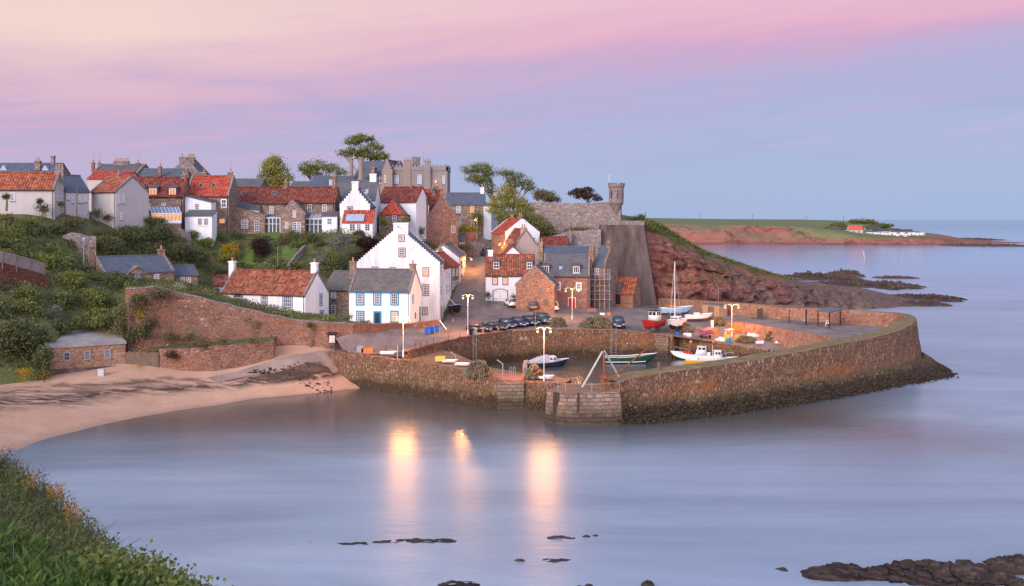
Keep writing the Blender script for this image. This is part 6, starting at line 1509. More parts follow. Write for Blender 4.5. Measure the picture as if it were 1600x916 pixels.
# broad-leaved plants in the corner, small-leaved bush at the crest, flowers
fastmesh('broadleaf_plants', *sprouts(fg(1500, (-60, 330), (.05, .62)), 11, .20, .055, .05, .28), L['blade'], kind='stuff', label='fresh green long-leaved plants filling the lower left corner', cat='plants')
fastmesh('broadleaf_plants', *sprouts(fg(900, (-60, 300), (.45, .9)), 9, .10, .045, .08, .2), L['mid'], kind='stuff', label='darker low herbs between the grass and the long-leaved plants', cat='plants')
def crest_bush(p0, p1, n, up, mat, label, leaf=.06):
    c = fg(n, (p0, p1), (.55, 1.0)); P = np.repeat(c, 60, 0) + RNG.normal(size=(n * 60, 3)) * np.array([[.16, .16, .0]]); P[:, 2] += RNG.uniform(0, 1, len(P)) * np.repeat(RNG.uniform(.3, 1, n), 60) * up
    fastmesh('leafy_bush', *kites(P, leaf, leaf * .8, np.array([[0, 0, 1.0]]), .15), mat, label=label, cat='bush')
crest_bush(215, 385, 420, .62, L['green'], 'leafy green bush leaning over the water at the foot of the picture', .065)
crest_bush(-60, 120, 330, .30, L['dark'], 'dense dark leafy bush on the bank at the left edge', .05)
crest_bush(120, 230, 260, .30, L['mid'], 'low dark green bush on the crest of the bank below the orange flowers', .05)
def bank_px(px, py):
    best = None
    for a in np.linspace(-250, 420, 140):
        for f in np.linspace(.05, 1, 60):
            p = bank_at(a, f); e = (800 + p.x / p.y * F - px) ** 2 + (HY + (H - p.z) / p.y * F - py) ** 2
            if best is None or e < best[0]: best = (e, p)
    return best[1]
for i, (px, py) in enumerate([(45, 785), (80, 800), (94, 806), (106, 832), (118, 845)]):
    c = bank_px(px, py); root = empty('wallflower', c, 'clump of orange wallflowers standing on the grassy bank', 'flower', 'orange wallflowers on the bank')
    stems = np.array([c + Vector((random.uniform(-.07, .07), random.uniform(-.2, .2), 0)) for _ in range(12)]); v, q = blades(stems, .42, .006, .15); fastmesh('stem', v, q, L['mid'], root)
    P = np.repeat(stems, 9, 0) + RNG.normal(size=(12 * 9, 3)) * .03; P[:, 2] += RNG.uniform(.22, .5, len(P)); fastmesh('blossom', *kites(P, .03, .026), L['orange'], root)
for px, py in ((16, 728), (28, 738), (64, 770)):
    c = bank_px(px, py); P = np.array(c) + RNG.normal(size=(70, 3)) * .07; P[:, 2] += RNG.uniform(.15, .5, 70); root = empty('violet_flower', c, 'spike of small violet flowers on the edge of the bank', 'flower', 'violet flowers on the bank edge'); fastmesh('blossom', *kites(P, .028, .022), L['violet'], root); stems = np.array([Vector(c) + Vector((random.uniform(-.08, .08), random.uniform(-.1, .1), 0)) for _ in range(8)]); v, q = blades(stems, .45, .005, .12); fastmesh('stem', v, q, L['mid'], root)
# ---------------------------------------------------------------- turret
t_ = empty('castle_turret', (*XY(963, 214.5), ZY(330, 214)), 'round crenellated stone turret with slit windows at the end of the castle wall', 'turret')
c = XY(963, 214.2); zz = lambda py: ZY(py, 214)
m = MB(); rr = 12.0 / F * 214
m.lathe([(.35, zz(334)), (.7, zz(328)), (1.15, zz(322)), (rr * .96, zz(317)), (rr * .96, zz(294)), (rr * 1.08, zz(292)), (rr * 1.08, zz(288.5))], (c.x, c.y, 0), 20); m.build('drum', M['stone_grey'], t_)
m = MB()
for i in range(10):
    a = 2 * math.pi * (i + .5) / 10; m.box((c.x + math.cos(a) * rr * 1.0, c.y + math.sin(a) * rr * 1.0, zz(288.2)), (.3, .58, .62), a)
m.build('battlement', M['stone_grey'], t_)
for a in (-2.35, -1.5, -.72):
    n_ = Vector((math.cos(a), math.sin(a), 0)); u_ = Vector((-n_.y, n_.x, 0)); p = Vector((c.x, c.y, 0)) + n_ * rr * .93
    m = MB(); m.obox(p - u_ * .26 + Vector((0, 0, zz(310.5))), u_ * .52, n_ * .12, (0, 0, zz(297) - zz(310.5))); w_ = m.build('window', M['stone_grey'], t_)
    m = MB(); m.obox(p - u_ * .15 + Vector((0, 0, zz(309.5))), u_ * .30, n_ * .15, (0, 0, zz(298) - zz(309.5))); m.build('pane', M['glass'], w_)
m = MB(); m.tube([(c.x - 1.5, c.y, zz(289)), (c.x - 1.5, c.y, zz(273))], .04, 5); m.build('flagpole', M['paint_white'], t_)
# low wall and hedge below the slate-roofed house
wall('garden_wall', [(*XY(717, 222.5), ZY(363, 222.5)), (*XY(747, 222.5), ZY(363.5, 222.5))], lambda x, y: gz(x, y) - 2.5, .4, M['stone_red'], 'lamplit stone wall under the clipped yellow-green hedge', seed=31, jag=.03)
wall('garden_wall', [(*XY(724, 217), ZY(378, 217)), (*XY(757, 218), ZY(377, 218))], lambda x, y: gz(x, y) - 2, .4, M['stone_grey'], 'rough grey retaining wall beside the top of the steep street', seed=32, jag=.08)
# brick-red wall and board fence at the far left
wall('brick_wall', [(*XY(-40, 131), ZY(404, 131)), (*XY(0, 133), ZY(409, 133)), (*XY(75, 138), ZY(431, 138))], lambda x, y: 8, .5, rubble('dark_red_brick', [(0, (.10, .035, .025)), (.6, (.16, .055, .04)), (1, (.20, .08, .06))], (.09, .06, .05), 3.5, 8), 'dark red brick wall on the bank at the far left', seed=33, jag=.02)
fe = empty('board_fence', (*XY(40, 135), 15), 'weathered grey board fence above the dark red wall', 'fence')
for i in range(6):
    a, b = [(-40, 387, 131), (-18, 389.5, 132), (4, 392, 133.2), (26, 397.5, 134.7), (48, 404, 136.3), (70, 411, 137.9)][i], None
    p = Vector((*XY(a[0], a[2]), ZY(a[1], a[2]))); m = MB(); m.box((p.x, p.y, p.z - 1.2), (.14, .14, 2.4)); m.build('post', M['wood'], fe)
    if i < 5:
        b = [(-18, 389.5, 132), (4, 392, 133.2), (26, 397.5, 134.7), (48, 404, 136.3), (70, 411, 137.9)][i]; q = Vector((*XY(b[0], b[2]), ZY(b[1], b[2]))); m = MB()
        for k in range(8): m.obox(p + Vector((0, -.08, -.05 - .19 * k - .16)), q - p, (0, .04, 0), (0, 0, .165))
        m.build('board_panel', plain('grey_boards', (.22, .18, .17), .9, .3), fe)
fe = empty('driftwood_fence', (*XY(222, 131), 3), 'fence of upright weathered boards between the hut and the terrace wall', 'fence')
m = MB(); rnd = random.Random(4)
for i in range(34):
    p = Vector((*XY(197, 130.9), 0)).lerp(Vector((*XY(247, 130.1), 0)), i / 33); m.box((p.x, p.y, 1.9 + 1.6), (.115, .05, 3.2 + rnd.uniform(-.25, .2)), rnd.uniform(-.1, .1))
m.build('boards', M['wood'], fe)
m = MB(); m.beam((*XY(197, 130.98), 4.4), (*XY(247, 130.18), 4.4), .06, .1); m.build('rail', M['wood'], fe)
def post(name, label, px, yb, yt, Y, r, mat, cat='pole'):
    b, t = D(px, yb, Y), D(px, yt, Y); m = MB(); m.tube([b, t], [r, r * .75], 6); return m.build(name, mat, label=label, cat=cat)
post('wooden_pole', 'bare wooden pole beside the beach hut', 201, 552, 471, 132.5, .10, M['wood']); post('utility_pole', 'grey utility pole against the slate wing', 120, 345, 290, 159, .09, M['wood'])
post('utility_pole', 'dark wooden pole rising from the gardens below the two-rooflight house', 319, 396, 357, 178, .09, M['wood']); post('marker_pole', 'thin grey pole on the garden slope beside the apple-green lawn', 434, 415, 385, 170, .05, M['paint_grey'])
m = MB(); g = G(160, 589, 2.5); m.box((g.x, g.y - .3, 2.9), (.75, .5, 1.15)); m.box((g.x, g.y - .3, 3.5), (.85, .6, .08)); m.build('drain_box', plain('pale_concrete_box', (.45, .43, .42), .9), label='small pale concrete box standing before the hut plinth', cat='box')

# ---------------------------------------------------------------- lamps
def light(parent, p, power, col=(1, .41, .10), r=.3):
    l = bpy.data.lights.new('lamp_light', 'POINT'); l.energy = power; l.color = col; l.shadow_soft_size = r
    o = bpy.data.objects.new('lamp_light', l); COL.objects.link(o); o.parent = parent; o.location = Vector(p) - org_of(parent)
def double_lamp(label, base, top, px_half, power=620, rz=0.0):
    base = Vector(base); root = empty('street_lamp', base, label, 'street lamp', 'twin-headed harbour lamps'); Y = base.y; k = Y / F; a = px_half * k
    m = MB(); m.tube([base - Vector((0, 0, .2)), base + Vector((0, 0, .7)), base + Vector((0, 0, .75)), Vector((base.x, base.y, top))], [.11, .10, .045, .034], 8); m.build('pole', M['paint_white'], root)
    for s in (-1, 1):
        d = Vector((math.cos(rz) * s, math.sin(rz), 0)) * a; t = Vector((base.x, base.y, top))
        m = MB(); m.tube([t - Vector((0, 0, .35)), t + d * .35 + Vector((0, 0, .05)), t + d * .8 + Vector((0, 0, .02)), t + d + Vector((0, 0, -.15))], .024, 5); arm = m.build('arm', M['paint_white'], root)
        hp = t + d + Vector((0, 0, -.48)); m = MB(); m.lathe([(.05, .45), (.16, .4), (.22, .32)], hp, 8); m.build('lamp_cap', M['paint_white'], arm)
        m = MB(); m.ball(hp, .155, 10); m.build('lantern', M['lampglow'], root); light(root, hp, power)
    return root
def bz(px, py, Y): return D(px, py, Y)
double_lamp('white twin lamp standing on the pier nearest the beach', bz(630, 556, 131), ZY(494, 131), 9, 2000)
g = hit(731, 524); double_lamp('white twin lamp beside the first dark parked cars', g, ZY(461, g.y), 7.5, 2400)
double_lamp('white twin lamp on the inner pier beside the harbour mouth', bz(850, 596, 120.6), ZY(512, 120.6), 10, 2000)
g = hit(894, 501); double_lamp('white twin lamp in front of the bright red door', g, ZY(450.5, g.y), 10, 1200)
g = hit(1143.5, 527); double_lamp('white twin lamp in the boat yard near the sea wall', g, ZY(476, g.y), 10.5, 1700)
def wall_lamp(label, p, power, pole=None, name='wall_lamp'):
    root = empty(name, pole[0] if pole else p, label, 'lamp'); m = MB(); m.ball(p, .19, 10); m.build('lantern', M['lampglow'], root); light(root, p, power)
    m = MB()
    if pole: m.tube([pole[0], pole[1], Vector(p) + Vector((0, 0, .25))], .07, 6)
    else: m.tube([Vector(p) + Vector((-.1, .1, .25)), Vector(p) + Vector((-.9, .3, .4))], .04, 5)
    m.build('pole' if pole else 'bracket', M['paint_grey'], root)
wall_lamp('glowing lamp on the facade at the top end of the terraced row', D(736.5, 405.5, 203), 1400)
wall_lamp('street lamp on a pole beside the hedge at the hilltop', D(742.5, 344, 221), 1200, (D(745.5, 376, 221), D(745.5, 338.5, 221)), 'street_lamp')
wall_lamp('glowing bracket lamp on the corner of the white crow-stepped house', D(780.5, 382.5, 201), 1700, (D(788.5, 398, 201.5), D(788.5, 377, 201.5)))
wall_lamp('small round lamp glowing on the mansion wall', lamp_mansion, 40)
m = MB(); b, t = D(131, 420, 149), D(131, 379, 149); root = empty('street_lamp', b, 'unlit grey lamp post above the slate cottage', 'street lamp'); m.tube([b, t], [.09, .06], 6); m.build('pole', M['paint_grey'], root)
m = MB(); m.lathe([(.1, 0), (.24, .45), (.26, .5), (.05, .75)], t, 8); m.build('lantern', M['glass_sky'], root)

# ---------------------------------------------------------------- cars
def bevel(o, w, seg=2):
    bm = bmesh.new(); bm.from_mesh(o.data); bmesh.ops.bevel(bm, geom=[e for e in bm.edges if e.calc_face_angle(0) > .45], offset=w, segments=seg, affect='EDGES', clamp_overlap=True)
    for f in bm.faces: f.smooth = True
    bm.to_mesh(o.data); bm.free(); return o
def carpaint(name, c):
    t = NT(name); t.bsdf(c, .32, None, .5, 0, **{'Coat Weight': .6, 'Coat Roughness': .08}); return t.m
M['tyre'] = plain('tyre_rubber', (.018, .018, .02), .9, .2); M['rim'] = plain('alloy_rim', (.35, .36, .38), .4, .1, .7)
M['carglass'] = plain('car_glass', (.07, .085, .115), .12, .2, 0, .6); M['headlamp'] = plain('headlamp_lens', (.55, .57, .6), .2, .1, 0, .6); M['tail'] = plain('tail_lens', (.35, .02, .015), .3, .1, 0, .5)
M['plate_w'] = plain('white_plate', (.7, .7, .68), .5, .03); M['plate_y'] = plain('yellow_plate', (.6, .45, .05), .5, .03)
def make_car(label, paint, kind='hatch', L_=3.9, W_=1.7, roofm=None):
    root = empty('parked_car', (0, 0, 0), label, 'car', 'cars parked round the harbour'); hw = W_ / 2; f, b = L_ / 2, -L_ / 2
    suv = kind == 'suv'; zt = 1.72 if suv else (1.28 if kind == 'sport' else 1.47); zb = .30 if suv else .22; belt = 1.02 if suv else (.82 if kind == 'sport' else .90)
    prof = [(b, zb + .1), (b - .02, belt * .72), (b + .12, belt), (f - 1.25, belt + .02), (f - .5, belt - .10), (f - .12, belt - .26), (f, zb + .28), (f - .05, zb)]
    prof = [(b + .05, zb)] + prof
    rows = []
    for x, k in ((-hw * .93, .97), (-hw, 1.0), (-hw, 1.0), (hw, 1), (hw, 1), (hw * .93, .97)):
        pass
    m = MB(); m.prism([Vector((-hw, y, z)) for y, z in prof], (W_, 0, 0)); o = m.build('body', paint, root, uv=False); bevel(o, .09, 3)
    cy0, cy1 = (b + .18, f - 1.15) if not kind == 'sport' else (b + .75, f - 1.35); ty0, ty1 = (b + (.42 if kind != 'suv' else .3), f - 1.75) if kind != 'sport' else (b + 1.35, f - 2.0)
    wi, wt = hw - .06, hw - .24
    V = [(-wi, cy0, belt - .03), (wi, cy0, belt - .03), (wi, cy1, belt - .03), (-wi, cy1, belt - .03), (-wt, ty0, zt - .05), (wt, ty0, zt - .05), (wt, ty1, zt - .05), (-wt, ty1, zt - .05)]
    m = MB(); m.add(V, [(3, 2, 1, 0), (4, 5, 6, 7), (0, 1, 5, 4), (1, 2, 6, 5), (2, 3, 7, 6), (3, 0, 4, 7)]); o = m.build('windows', M['carglass'], root, uv=False); bevel(o, .05)
    m = MB(); m.obox((-wt - .02, ty0 - .05, zt - .07), (2 * wt + .04, 0, 0), (0, ty1 - ty0 + .08, 0), (0, 0, .07)); o = m.build('roof', roofm or paint, root, uv=False); bevel(o, .03)
    m = MB()
    for s in (-1, 1):
        for (a0, a1) in ((V[0] if s < 0 else V[1], V[4] if s < 0 else V[5]), (V[3] if s < 0 else V[2], V[7] if s < 0 else V[6])): m.beam(Vector(a0) + Vector((s * .005, 0, 0)), Vector(a1) + Vector((s * .005, 0, 0)), .08, .07)
        ym = (cy0 + cy1) / 2 - .1; m.beam((s * (wi + .003), ym, belt - .02), (s * (wt + .003), ym, zt - .06), .07, .09)
    m.build('pillars', paint, root, uv=False)
    wr = .36 if suv else .31
    for y in (f - .78, b + .76):
        for s in (-1, 1):
            m = MB(); pr = [(wr * .55, -.1), (wr * .95, -.1), (wr, -.06), (wr, .06), (wr * .95, .1), (wr * .55, .1)]; m.lathe(pr, (0, 0, 0), 14); m.v = [Vector((v.z + s * (hw - .08), v.x + y, v.y + wr)) for v in m.v]; w = m.build('wheel', M['tyre'], root, uv=False)
            m = MB(); m.lathe([(wr * .6, -.02), (wr * .6, .02)], (0, 0, 0), 10); m.v = [Vector((v.z + s * (hw + .025), v.x + y, v.y + wr)) for v in m.v]; m.build('rim', M['rim'], w, uv=False)
    for s in (-1, 1):
        m = MB(); m.box((s * (hw - .28), f - .12, belt - .28), (.36, .14, .14)); m.build('headlight', M['headlamp'], root, uv=False)
        m = MB(); m.box((s * (hw - .14), b + .03, belt - .12), (.2, .1, .26)); m.build('taillight', M['tail'], root, uv=False)
        m = MB(); m.box((s * (hw + .07), f - 1.45, belt + .06), (.16, .1, .12)); m.build('wing_mirror', paint, root, uv=False)
    m = MB(); m.box((0, f + .0, zb + .2), (.5, .04, .11)); m.build('front_plate', M['plate_w'], root, uv=False); m = MB(); m.box((0, b - .02, belt * .6), (.5, .04, .11)); m.build('rear_plate', M['plate_y'], root, uv=False)
    if suv:
        m = MB()
        for s in (-1, 1): m.tube([(s * (wt - .05), ty0 + .1, zt + .04), (s * (wt - .05), ty1 - .1, zt + .04)], .025, 4)
        m.build('roof_rails', M['rim'], root, uv=False)
    return root
def place(root, px, py, hx, hy, dz=.07):
    g = hit(px, py); root.location = g + Vector((0, 0, dz)); root.rotation_euler = (0, 0, math.atan2(-hx, hy)); return root
black, navy, dgrey = carpaint('black_car_paint', (.012, .012, .015)), carpaint('navy_car_paint', (.015, .022, .06)), carpaint('dark_grey_car_paint', (.05, .055, .065))
white_p, bronze = carpaint('white_car_paint', (.75, .75, .75)), carpaint('bronze_car_paint', (.13, .085, .06))
place(make_car('black hatchback beside the lamp and grey bins, leftmost of the dark row', black, roofm=carpaint('red_roof_paint', (.20, .04, .05))), 749, 520, .8, -.45); place(make_car('low black sports car second from left in the dark row', black, 'sport', 4.2), 773, 516.5, .8, -.55)
place(make_car('navy hatchback third in the dark row of parked cars', navy), 793, 513, .42, -.9); place(make_car('dark blue hatchback in the middle right of the dark row', navy), 811.5, 511, .42, -.9)
place(make_car('black hatchback fifth in the dark row of parked cars', black), 829, 509, .42, -.9); place(make_car('dark grey estate car at the right end of the dark row', dgrey, 'suv', 4.4, 1.8), 848, 506, .42, -.9)
place(make_car('white hatchback parked in front of the garage doors', white_p), 798, 480, -.25, .95); place(make_car('bronze car parked between the two white cars', bronze, 'hatch', 4.4), 829, 484.5, -.35, .93); place(make_car('white estate car parked by the red stone house', white_p, 'suv', 4.5, 1.85), 859, 487, -.3, .95)
place(make_car('dark grey off-roader parked alone facing the harbour ladder', carpaint('slate_car_paint', (.03, .035, .045)), 'suv', 4.6, 1.9), 966.5, 513, -.05, -1); place(make_car('dark teal van parked at the top of the steep street', carpaint('teal_paint', (.01, .05, .06)), 'suv', 4.6, 1.9), 761, 401, -.3, .95)

# ---------------------------------------------------------------- boats
def hull(root, L_, B_, D_, mats, zk=-.3, bow=.35, n=14, rake=.12, transom=.75, stripe=True):
    """bow at +Y; mats = bottom, topside, gunwale"""
    rows = []
    for i in range(n + 1):
        t = i / n; y = -L_ / 2 + L_ * t
        w = B_ / 2 * (transom + (1 - transom) * math.sin(min(1, t / .45) * math.pi / 2)) * (1 - max(0, (t - .5) / .5) ** 2.3) + .015
        sh = D_ + bow * max(0, (t - .3) / .7) ** 2 + .05 * (1 - t); k = zk + (D_ * .75) * max(0, (t - .78) / .22) ** 2
        yo = rake * L_ * max(0, (t - .7) / .3) ** 2
        half = [(0, k), (w * .55, k + (sh - k) * .12), (w * .86, k + (sh - k) * .38), (w * .97, k + (sh - k) * .72), (w, sh - .08), (w + .03, sh)]
        rows.append([Vector((-x, y + yo * (z - k) / max(.1, sh - k), z)) for x, z in half[::-1]] + [Vector((x, y + yo * (z - k) / max(.1, sh - k), z)) for x, z in half[1:]])
    m = MB(); nn = len(rows[0]); m.loft(rows); m.add(rows[0], [tuple(range(nn))], 0)
    for i in range(len(m.f) - 1):
        j = i % (nn - 1); j = min(j, nn - 2 - j); m.m[i] = 2 if j == 0 else (1 if j <= 2 else 0)
    m.m[-1] = 1
    o = m.build('hull', mats, root, uv=False, smooth=False)
    m = MB(); dk = [[r[1] * .0 + Vector((r[1].x * .98, r[1].y, r[1].z - .05)), Vector((r[-2].x * .98, r[-2].y, r[-2].z - .05))] for r in rows]; m.loft(dk); m.build('deck', mats[3] if len(mats) > 3 else mats[1], root, uv=False, recalc=False)
    return rows
def cabin(root, y0, y1, w, z0, z1, mat, taper=.85, rake=.25, name='cabin', win_h=.35, roofm=None):
    m = MB(); a = w / 2; b = a * taper; V = [(-a, y0, z0), (a, y0, z0), (a, y1, z0), (-a, y1, z0), (-b, y0 + .05, z1), (b, y0 + .05, z1), (b, y1 - rake, z1), (-b, y1 - rake, z1)]
    m.add(V, [(3, 2, 1, 0), (4, 5, 6, 7), (0, 1, 5, 4), (1, 2, 6, 5), (2, 3, 7, 6), (3, 0, 4, 7)]); o = m.build(name, mat, root, uv=False); bevel(o, .05)
    g = MB(); h0, h1 = z1 - win_h - .12, z1 - .12
    def lp_(z): f = (z - z0) / (z1 - z0); return a + (b - a) * f + .012, y0 + .05 * f - .012, y1 - rake * f + .012
    for s in (-1, 1):
        (xa, ya, yb), (xc, yc, yd) = lp_(h0), lp_(h1); L2 = (yb - ya); 
        for k0, k1 in ((.12, .46), (.54, .88)): g.add([(s * xa, ya + L2 * k0, h0), (s * xa, ya + L2 * k1, h0), (s * xc, yc + (yd - yc) * k1, h1), (s * xc, yc + (yd - yc) * k0, h1)], [(0, 1, 2, 3)])
    (xa, ya, yb), (xc, yc, yd) = lp_(h0), lp_(h1)
    for k0, k1 in ((-.85, -.06), (.06, .85)): g.add([(xa * k0, yb, h0), (xa * k1, yb, h0), (xc * k1, yd, h1), (xc * k0, yd, h1)], [(0, 1, 2, 3)])
    g.build('window', M['glass'], o, uv=False)
    m = MB(); m.obox((-b - .08, y0 - .05, z1), (2 * b + .16, 0, 0), (0, y1 - rake - y0 + .2, 0), (0, 0, .06)); m.build('cabin_roof', roofm or mat, o, uv=False)
    return o
def boat(label, loc, hx, hy, cat='boat', name='boat', group=None):
    r = empty(name, (0, 0, 0), label, cat, group); r['_'] = 1; del r['_']
    r['x'] = 0; del r['x']
    BO.append((r, Vector(loc), math.atan2(-hx, hy))); return r
BO = []
W_, P = M['paint_white'], plain
navyh = plain('navy_hull_paint', (.02, .025, .05), .35, .1); green = plain('dark_green_hull_paint', (.015, .06, .04), .35, .12); yellow = plain('yellow_hull_paint', (.62, .33, .02), .4, .1)
redh = plain('red_hull_paint', (.50, .025, .03), .4, .1); lblue = plain('light_blue_hull_paint', (.22, .42, .58), .5, .15); rusth = plain('antifouling_red', (.16, .05, .04), .8, .3); tanw = plain('varnished_wood', (.30, .15, .07), .5, .2); pink = plain('pink_tarpaulin', (.55, .17, .24), .7, .1)
grey_t = plain('grey_canvas', (.42, .40, .44), .8, .1); darkh = plain('black_hull_paint', (.02, .02, .022), .5, .2); dkd = plain('worn_deck', (.30, .27, .24), .8, .3)
# afloat
r = boat('white-decked motor cruiser with navy hull and grey canopy moored in the harbour', G(853, 573, 0), .96, .28, name='motor_cruiser'); hull(r, 6.0, 2.2, .75, [navyh, navyh, W_, W_], -.3, .4)
cabin(r, .2, 1.9, 1.6, .8, 1.5, W_, .8, .6); m = MB(); m.add([(-.95, -2.6, .8), (.95, -2.6, .8), (.8, .3, .8), (-.8, .3, .8), (-.5, -1.2, 1.45), (.5, -1.2, 1.45), (.65, .3, 1.75), (-.65, .3, 1.75)], [(0, 1, 5, 4), (1, 2, 6, 5), (2, 3, 7, 6), (3, 0, 4, 7), (4, 5, 6, 7)]); m.build('canopy', grey_t, r, uv=False)
m = MB(); m.box((0, -3.2, .45), (.4, .45, 1.2)); m.build('outboard_motor', grey_t, r, uv=False)
r = boat('long dark green open boat with white stripes moored under the ladder', G(981, 567, 0), .99, .05, name='open_boat'); hull(r, 7.4, 2.1, .95, [green, green, W_, dkd], -.3, .55); m = MB()
for y in (-2, -.4, 1.2): m.box((0, y, .75), (1.8, .28, .06))
m.build('thwarts', tanw, r, uv=False)
m = MB()
for s in (-1, 1): m.tube([(s * .95, -3.6, .25), (s * 1.1, -1, .25), (s * 1.1, 1, .25), (s * .75, 2.6, .3)], .06, 5)
m.build('white_stripe', W_, r, uv=False)
def fishing(label, g, hx, hy, top, L_=6.6, cab_y=(.2, 1.9), bottom=None):
    r = boat(label, g, hx, hy, name='fishing_boat'); hull(r, L_, 2.3, .8, [bottom or top, top, W_, W_], -.35, .5); cabin(r, cab_y[0], cab_y[1], 1.5, .8, 2.1, W_, .85, .45)
    m = MB(); m.tube([(0, cab_y[0] - .2, .8), (0, cab_y[0] - .2, 3.0)], .035, 5); m.tube([(-.4, cab_y[0] - .2, 2.7), (.4, cab_y[0] - .2, 2.7)], .025, 4); m.build('mast', W_, r, uv=False)
    m = MB(); yb = L_ / 2
    rail = [(-.95, yb * .35, 1.55), (-.6, yb * .75, 1.75), (0, yb * 1.05, 1.95), (.6, yb * .75, 1.75), (.95, yb * .35, 1.55)]; m.tube(rail, .025, 4)
    for p in rail: m.tube([p, (p[0], p[1], .9)], .02, 4)
    m.build('bow_rail', M['steel'], r, uv=False); m = MB(); m.box((0, -L_ * .32, 1.0), (1.2, .9, .5)); m.build('engine_box', W_, r, uv=False); return r
fishing('white fishing boat with a bright yellow hull moored at the back wall', G(1107, 570, 0), .99, -.1, yellow, 7.0, (.8, 2.2)); r = fishing('white fishing boat with red gear lying behind the yellow one', G(1088, 562, 0), -.95, .2, W_, 6.6, (-1.6, .2), navyh); m = MB(); m.box((0, 1.4, 1.05), (1.3, 1.2, .55)); m.build('net_pile', redh, r, uv=False)
# ashore
def yard(px, py, dz): g = hit(px, py); return g + Vector((0, 0, dz + .07))
def cradle(r, L_, zk):
    for y in (-L_ * .28, L_ * .22):
        m = MB(); m.box((0, y, (-zk) * .5 - zk * 0 - .6), (.5, .25, .9)); 
        for s in (-1, 1): m.beam((s * .2, y, -1.05), (s * .95, y, .25), .1, .1)
        m.build('cradle_leg', M['wood'], r, uv=False)
r = boat('bright red boat with a white wheelhouse propped up ashore', yard(1020, 521, 1.05), -.62, -.78, name='fishing_boat'); hull(r, 5.6, 2.2, .85, [redh, redh, tanw, tanw], -.35, .5); cabin(r, -1.4, .2, 1.5, .8, 2.4, W_, .95, .05, 'wheelhouse', .55, darkh); cradle(r, 5.6, -.35)
m = MB(); m.tube([(0, -1.9, .8), (0, -1.9, 4.2)], .04, 5); m.build('mast', tanw, r, uv=False)
r = boat('white sloop with tall mast propped on a stand in the boat yard', yard(1056, 521, 1.2), -.42, -.9, name='sailing_yacht'); hull(r, 6.2, 2.25, .85, [darkh, W_, W_, W_], -.55, .3); cabin(r, -1.2, 1.3, 1.5, .85, 1.35, W_, .8, .6, win_h=.2); cradle(r, 6.2, -.5)
mt = hit(1056, 521); m = MB(); hgt = ZY(408, mt.y) - mt.z - 1.27; m.tube([(0, .6, .85), (0, .6, hgt * .6), (0, .6, hgt)], [.07, .06, .04], 6); m.build('mast', W_, r, uv=False); m = MB(); m.tube([(-.8, .6, hgt * .52), (.8, .6, hgt * .52)], .03, 4); m.build('spreader', M['steel'], r, uv=False)
m = MB(); m.tube([(0, .5, 1.75), (0, -2.4, 1.7)], .05, 5); m.build('boom', M['steel'], r, uv=False)
m = MB()
for e in ((0, 3.2, 1.1), (0, -3.0, .95), (1.05, .5, .9), (-1.05, .5, .9)): m.tube([(0, .6, hgt - .1), e], .012, 3)
m.build('rigging', M['steel'], r, uv=False)
r = boat('pale blue wooden boat broadside behind the white sloop', yard(1055, 499, .95), .98, .1, name='fishing_boat'); hull(r, 5.2, 2.0, .9, [rusth, lblue, W_, dkd], -.4, .4); cradle(r, 5.2, -.4); m = MB(); m.box((0, -.6, 1.15), (1.1, 1.2, .4)); m.build('gear_box', plain('orange_gear', (.55, .16, .05), .7, .2), r, uv=False)
r = boat('small white open boat ashore right of the pale blue boat', yard(1091, 504, .55), .93, .2, name='rowing_boat'); hull(r, 4.4, 1.6, .6, [tanw, W_, W_, dkd], -.3, .35); m = MB(); m.box((0, -.3, .8), (.7, .8, .45)); m.build('white_box', W_, r, uv=False)
r = boat('dinghy under a bright pink tarpaulin on a launching trolley', yard(1101, 530, .8), -.5, -.85, name='covered_dinghy'); hull(r, 4.2, 1.7, .5, [pink, pink, pink, pink], -.25, .2); m = MB(); m.add([(-.85, -2, .5), (.85, -2, .5), (.6, 1.4, .6), (-.6, 1.4, .6), (0, -1.9, .95), (0, 1.6, .75)], [(0, 1, 4), (1, 2, 5, 4), (2, 3, 5), (3, 0, 4, 5)]); m.build('tarpaulin', pink, r, uv=False)
for s in (-1, 1):
    m = MB(); m.lathe([(.28, -.08), (.3, 0), (.28, .08)], (0, 0, 0), 10); m.v = [Vector((v.z + s * .75, v.x - .4, v.y - .48)) for v in m.v]; m.build('trolley_wheel', M['tyre'], r, uv=False)
r = boat('white and black boat standing on a trailer below the scaffolded terrace', yard(711, 494, .9), .35, -.9, name='fishing_boat'); hull(r, 4.6, 1.8, .8, [darkh, darkh, W_, W_], -.4, .45); cradle(r, 4.6, -.4); m = MB(); m.tube([(0, .4, .8), (1.6, .2, 2.6)], .05, 5); m.build('boom', M['paint_white'], r, uv=False)
for (px, py, z, hx, hy, lab) in ((702.5, 568, 3.35, .98, -.1, 'flat white skiff lying on the pier beside the yellow fish boxes'), (722.5, 573, 3.2, .98, -.25, 'flat white skiff lying on the pier left of the pot stack')):
    r = boat(lab, G(px, py, z) + Vector((0, 0, .1)), hx, hy, name='skiff'); hull(r, 1.9, .9, .32, [W_, W_, W_, grey_t], -.02, .12, n=8)
r = boat('little dinghy with a bright blue cover at the foot of the inner pier lamp', G(853, 594, 3.0) + Vector((0, 0, .1)), .98, -.1, name='dinghy'); hull(r, 1.7, .9, .4, [W_, W_, W_, plain('blue_cover', (.03, .25, .6), .5, .1)], -.02, .1, n=8)
r = boat('small white dinghy left on the pier wall below the road railing', G(606, 556, 4.0) + Vector((0, 0, .15)), .98, -.1, name='dinghy'); hull(r, 2.0, .9, .35, [W_, W_, W_, W_], -.02, .15, n=8)
r = boat('white ribbed hull lying upturned at the back of the boat yard', yard(1238, 540, .75), .9, -.42, name='upturned_boat'); hull(r, 4.6, 1.7, .55, [W_, W_, W_], -.2, .1); 
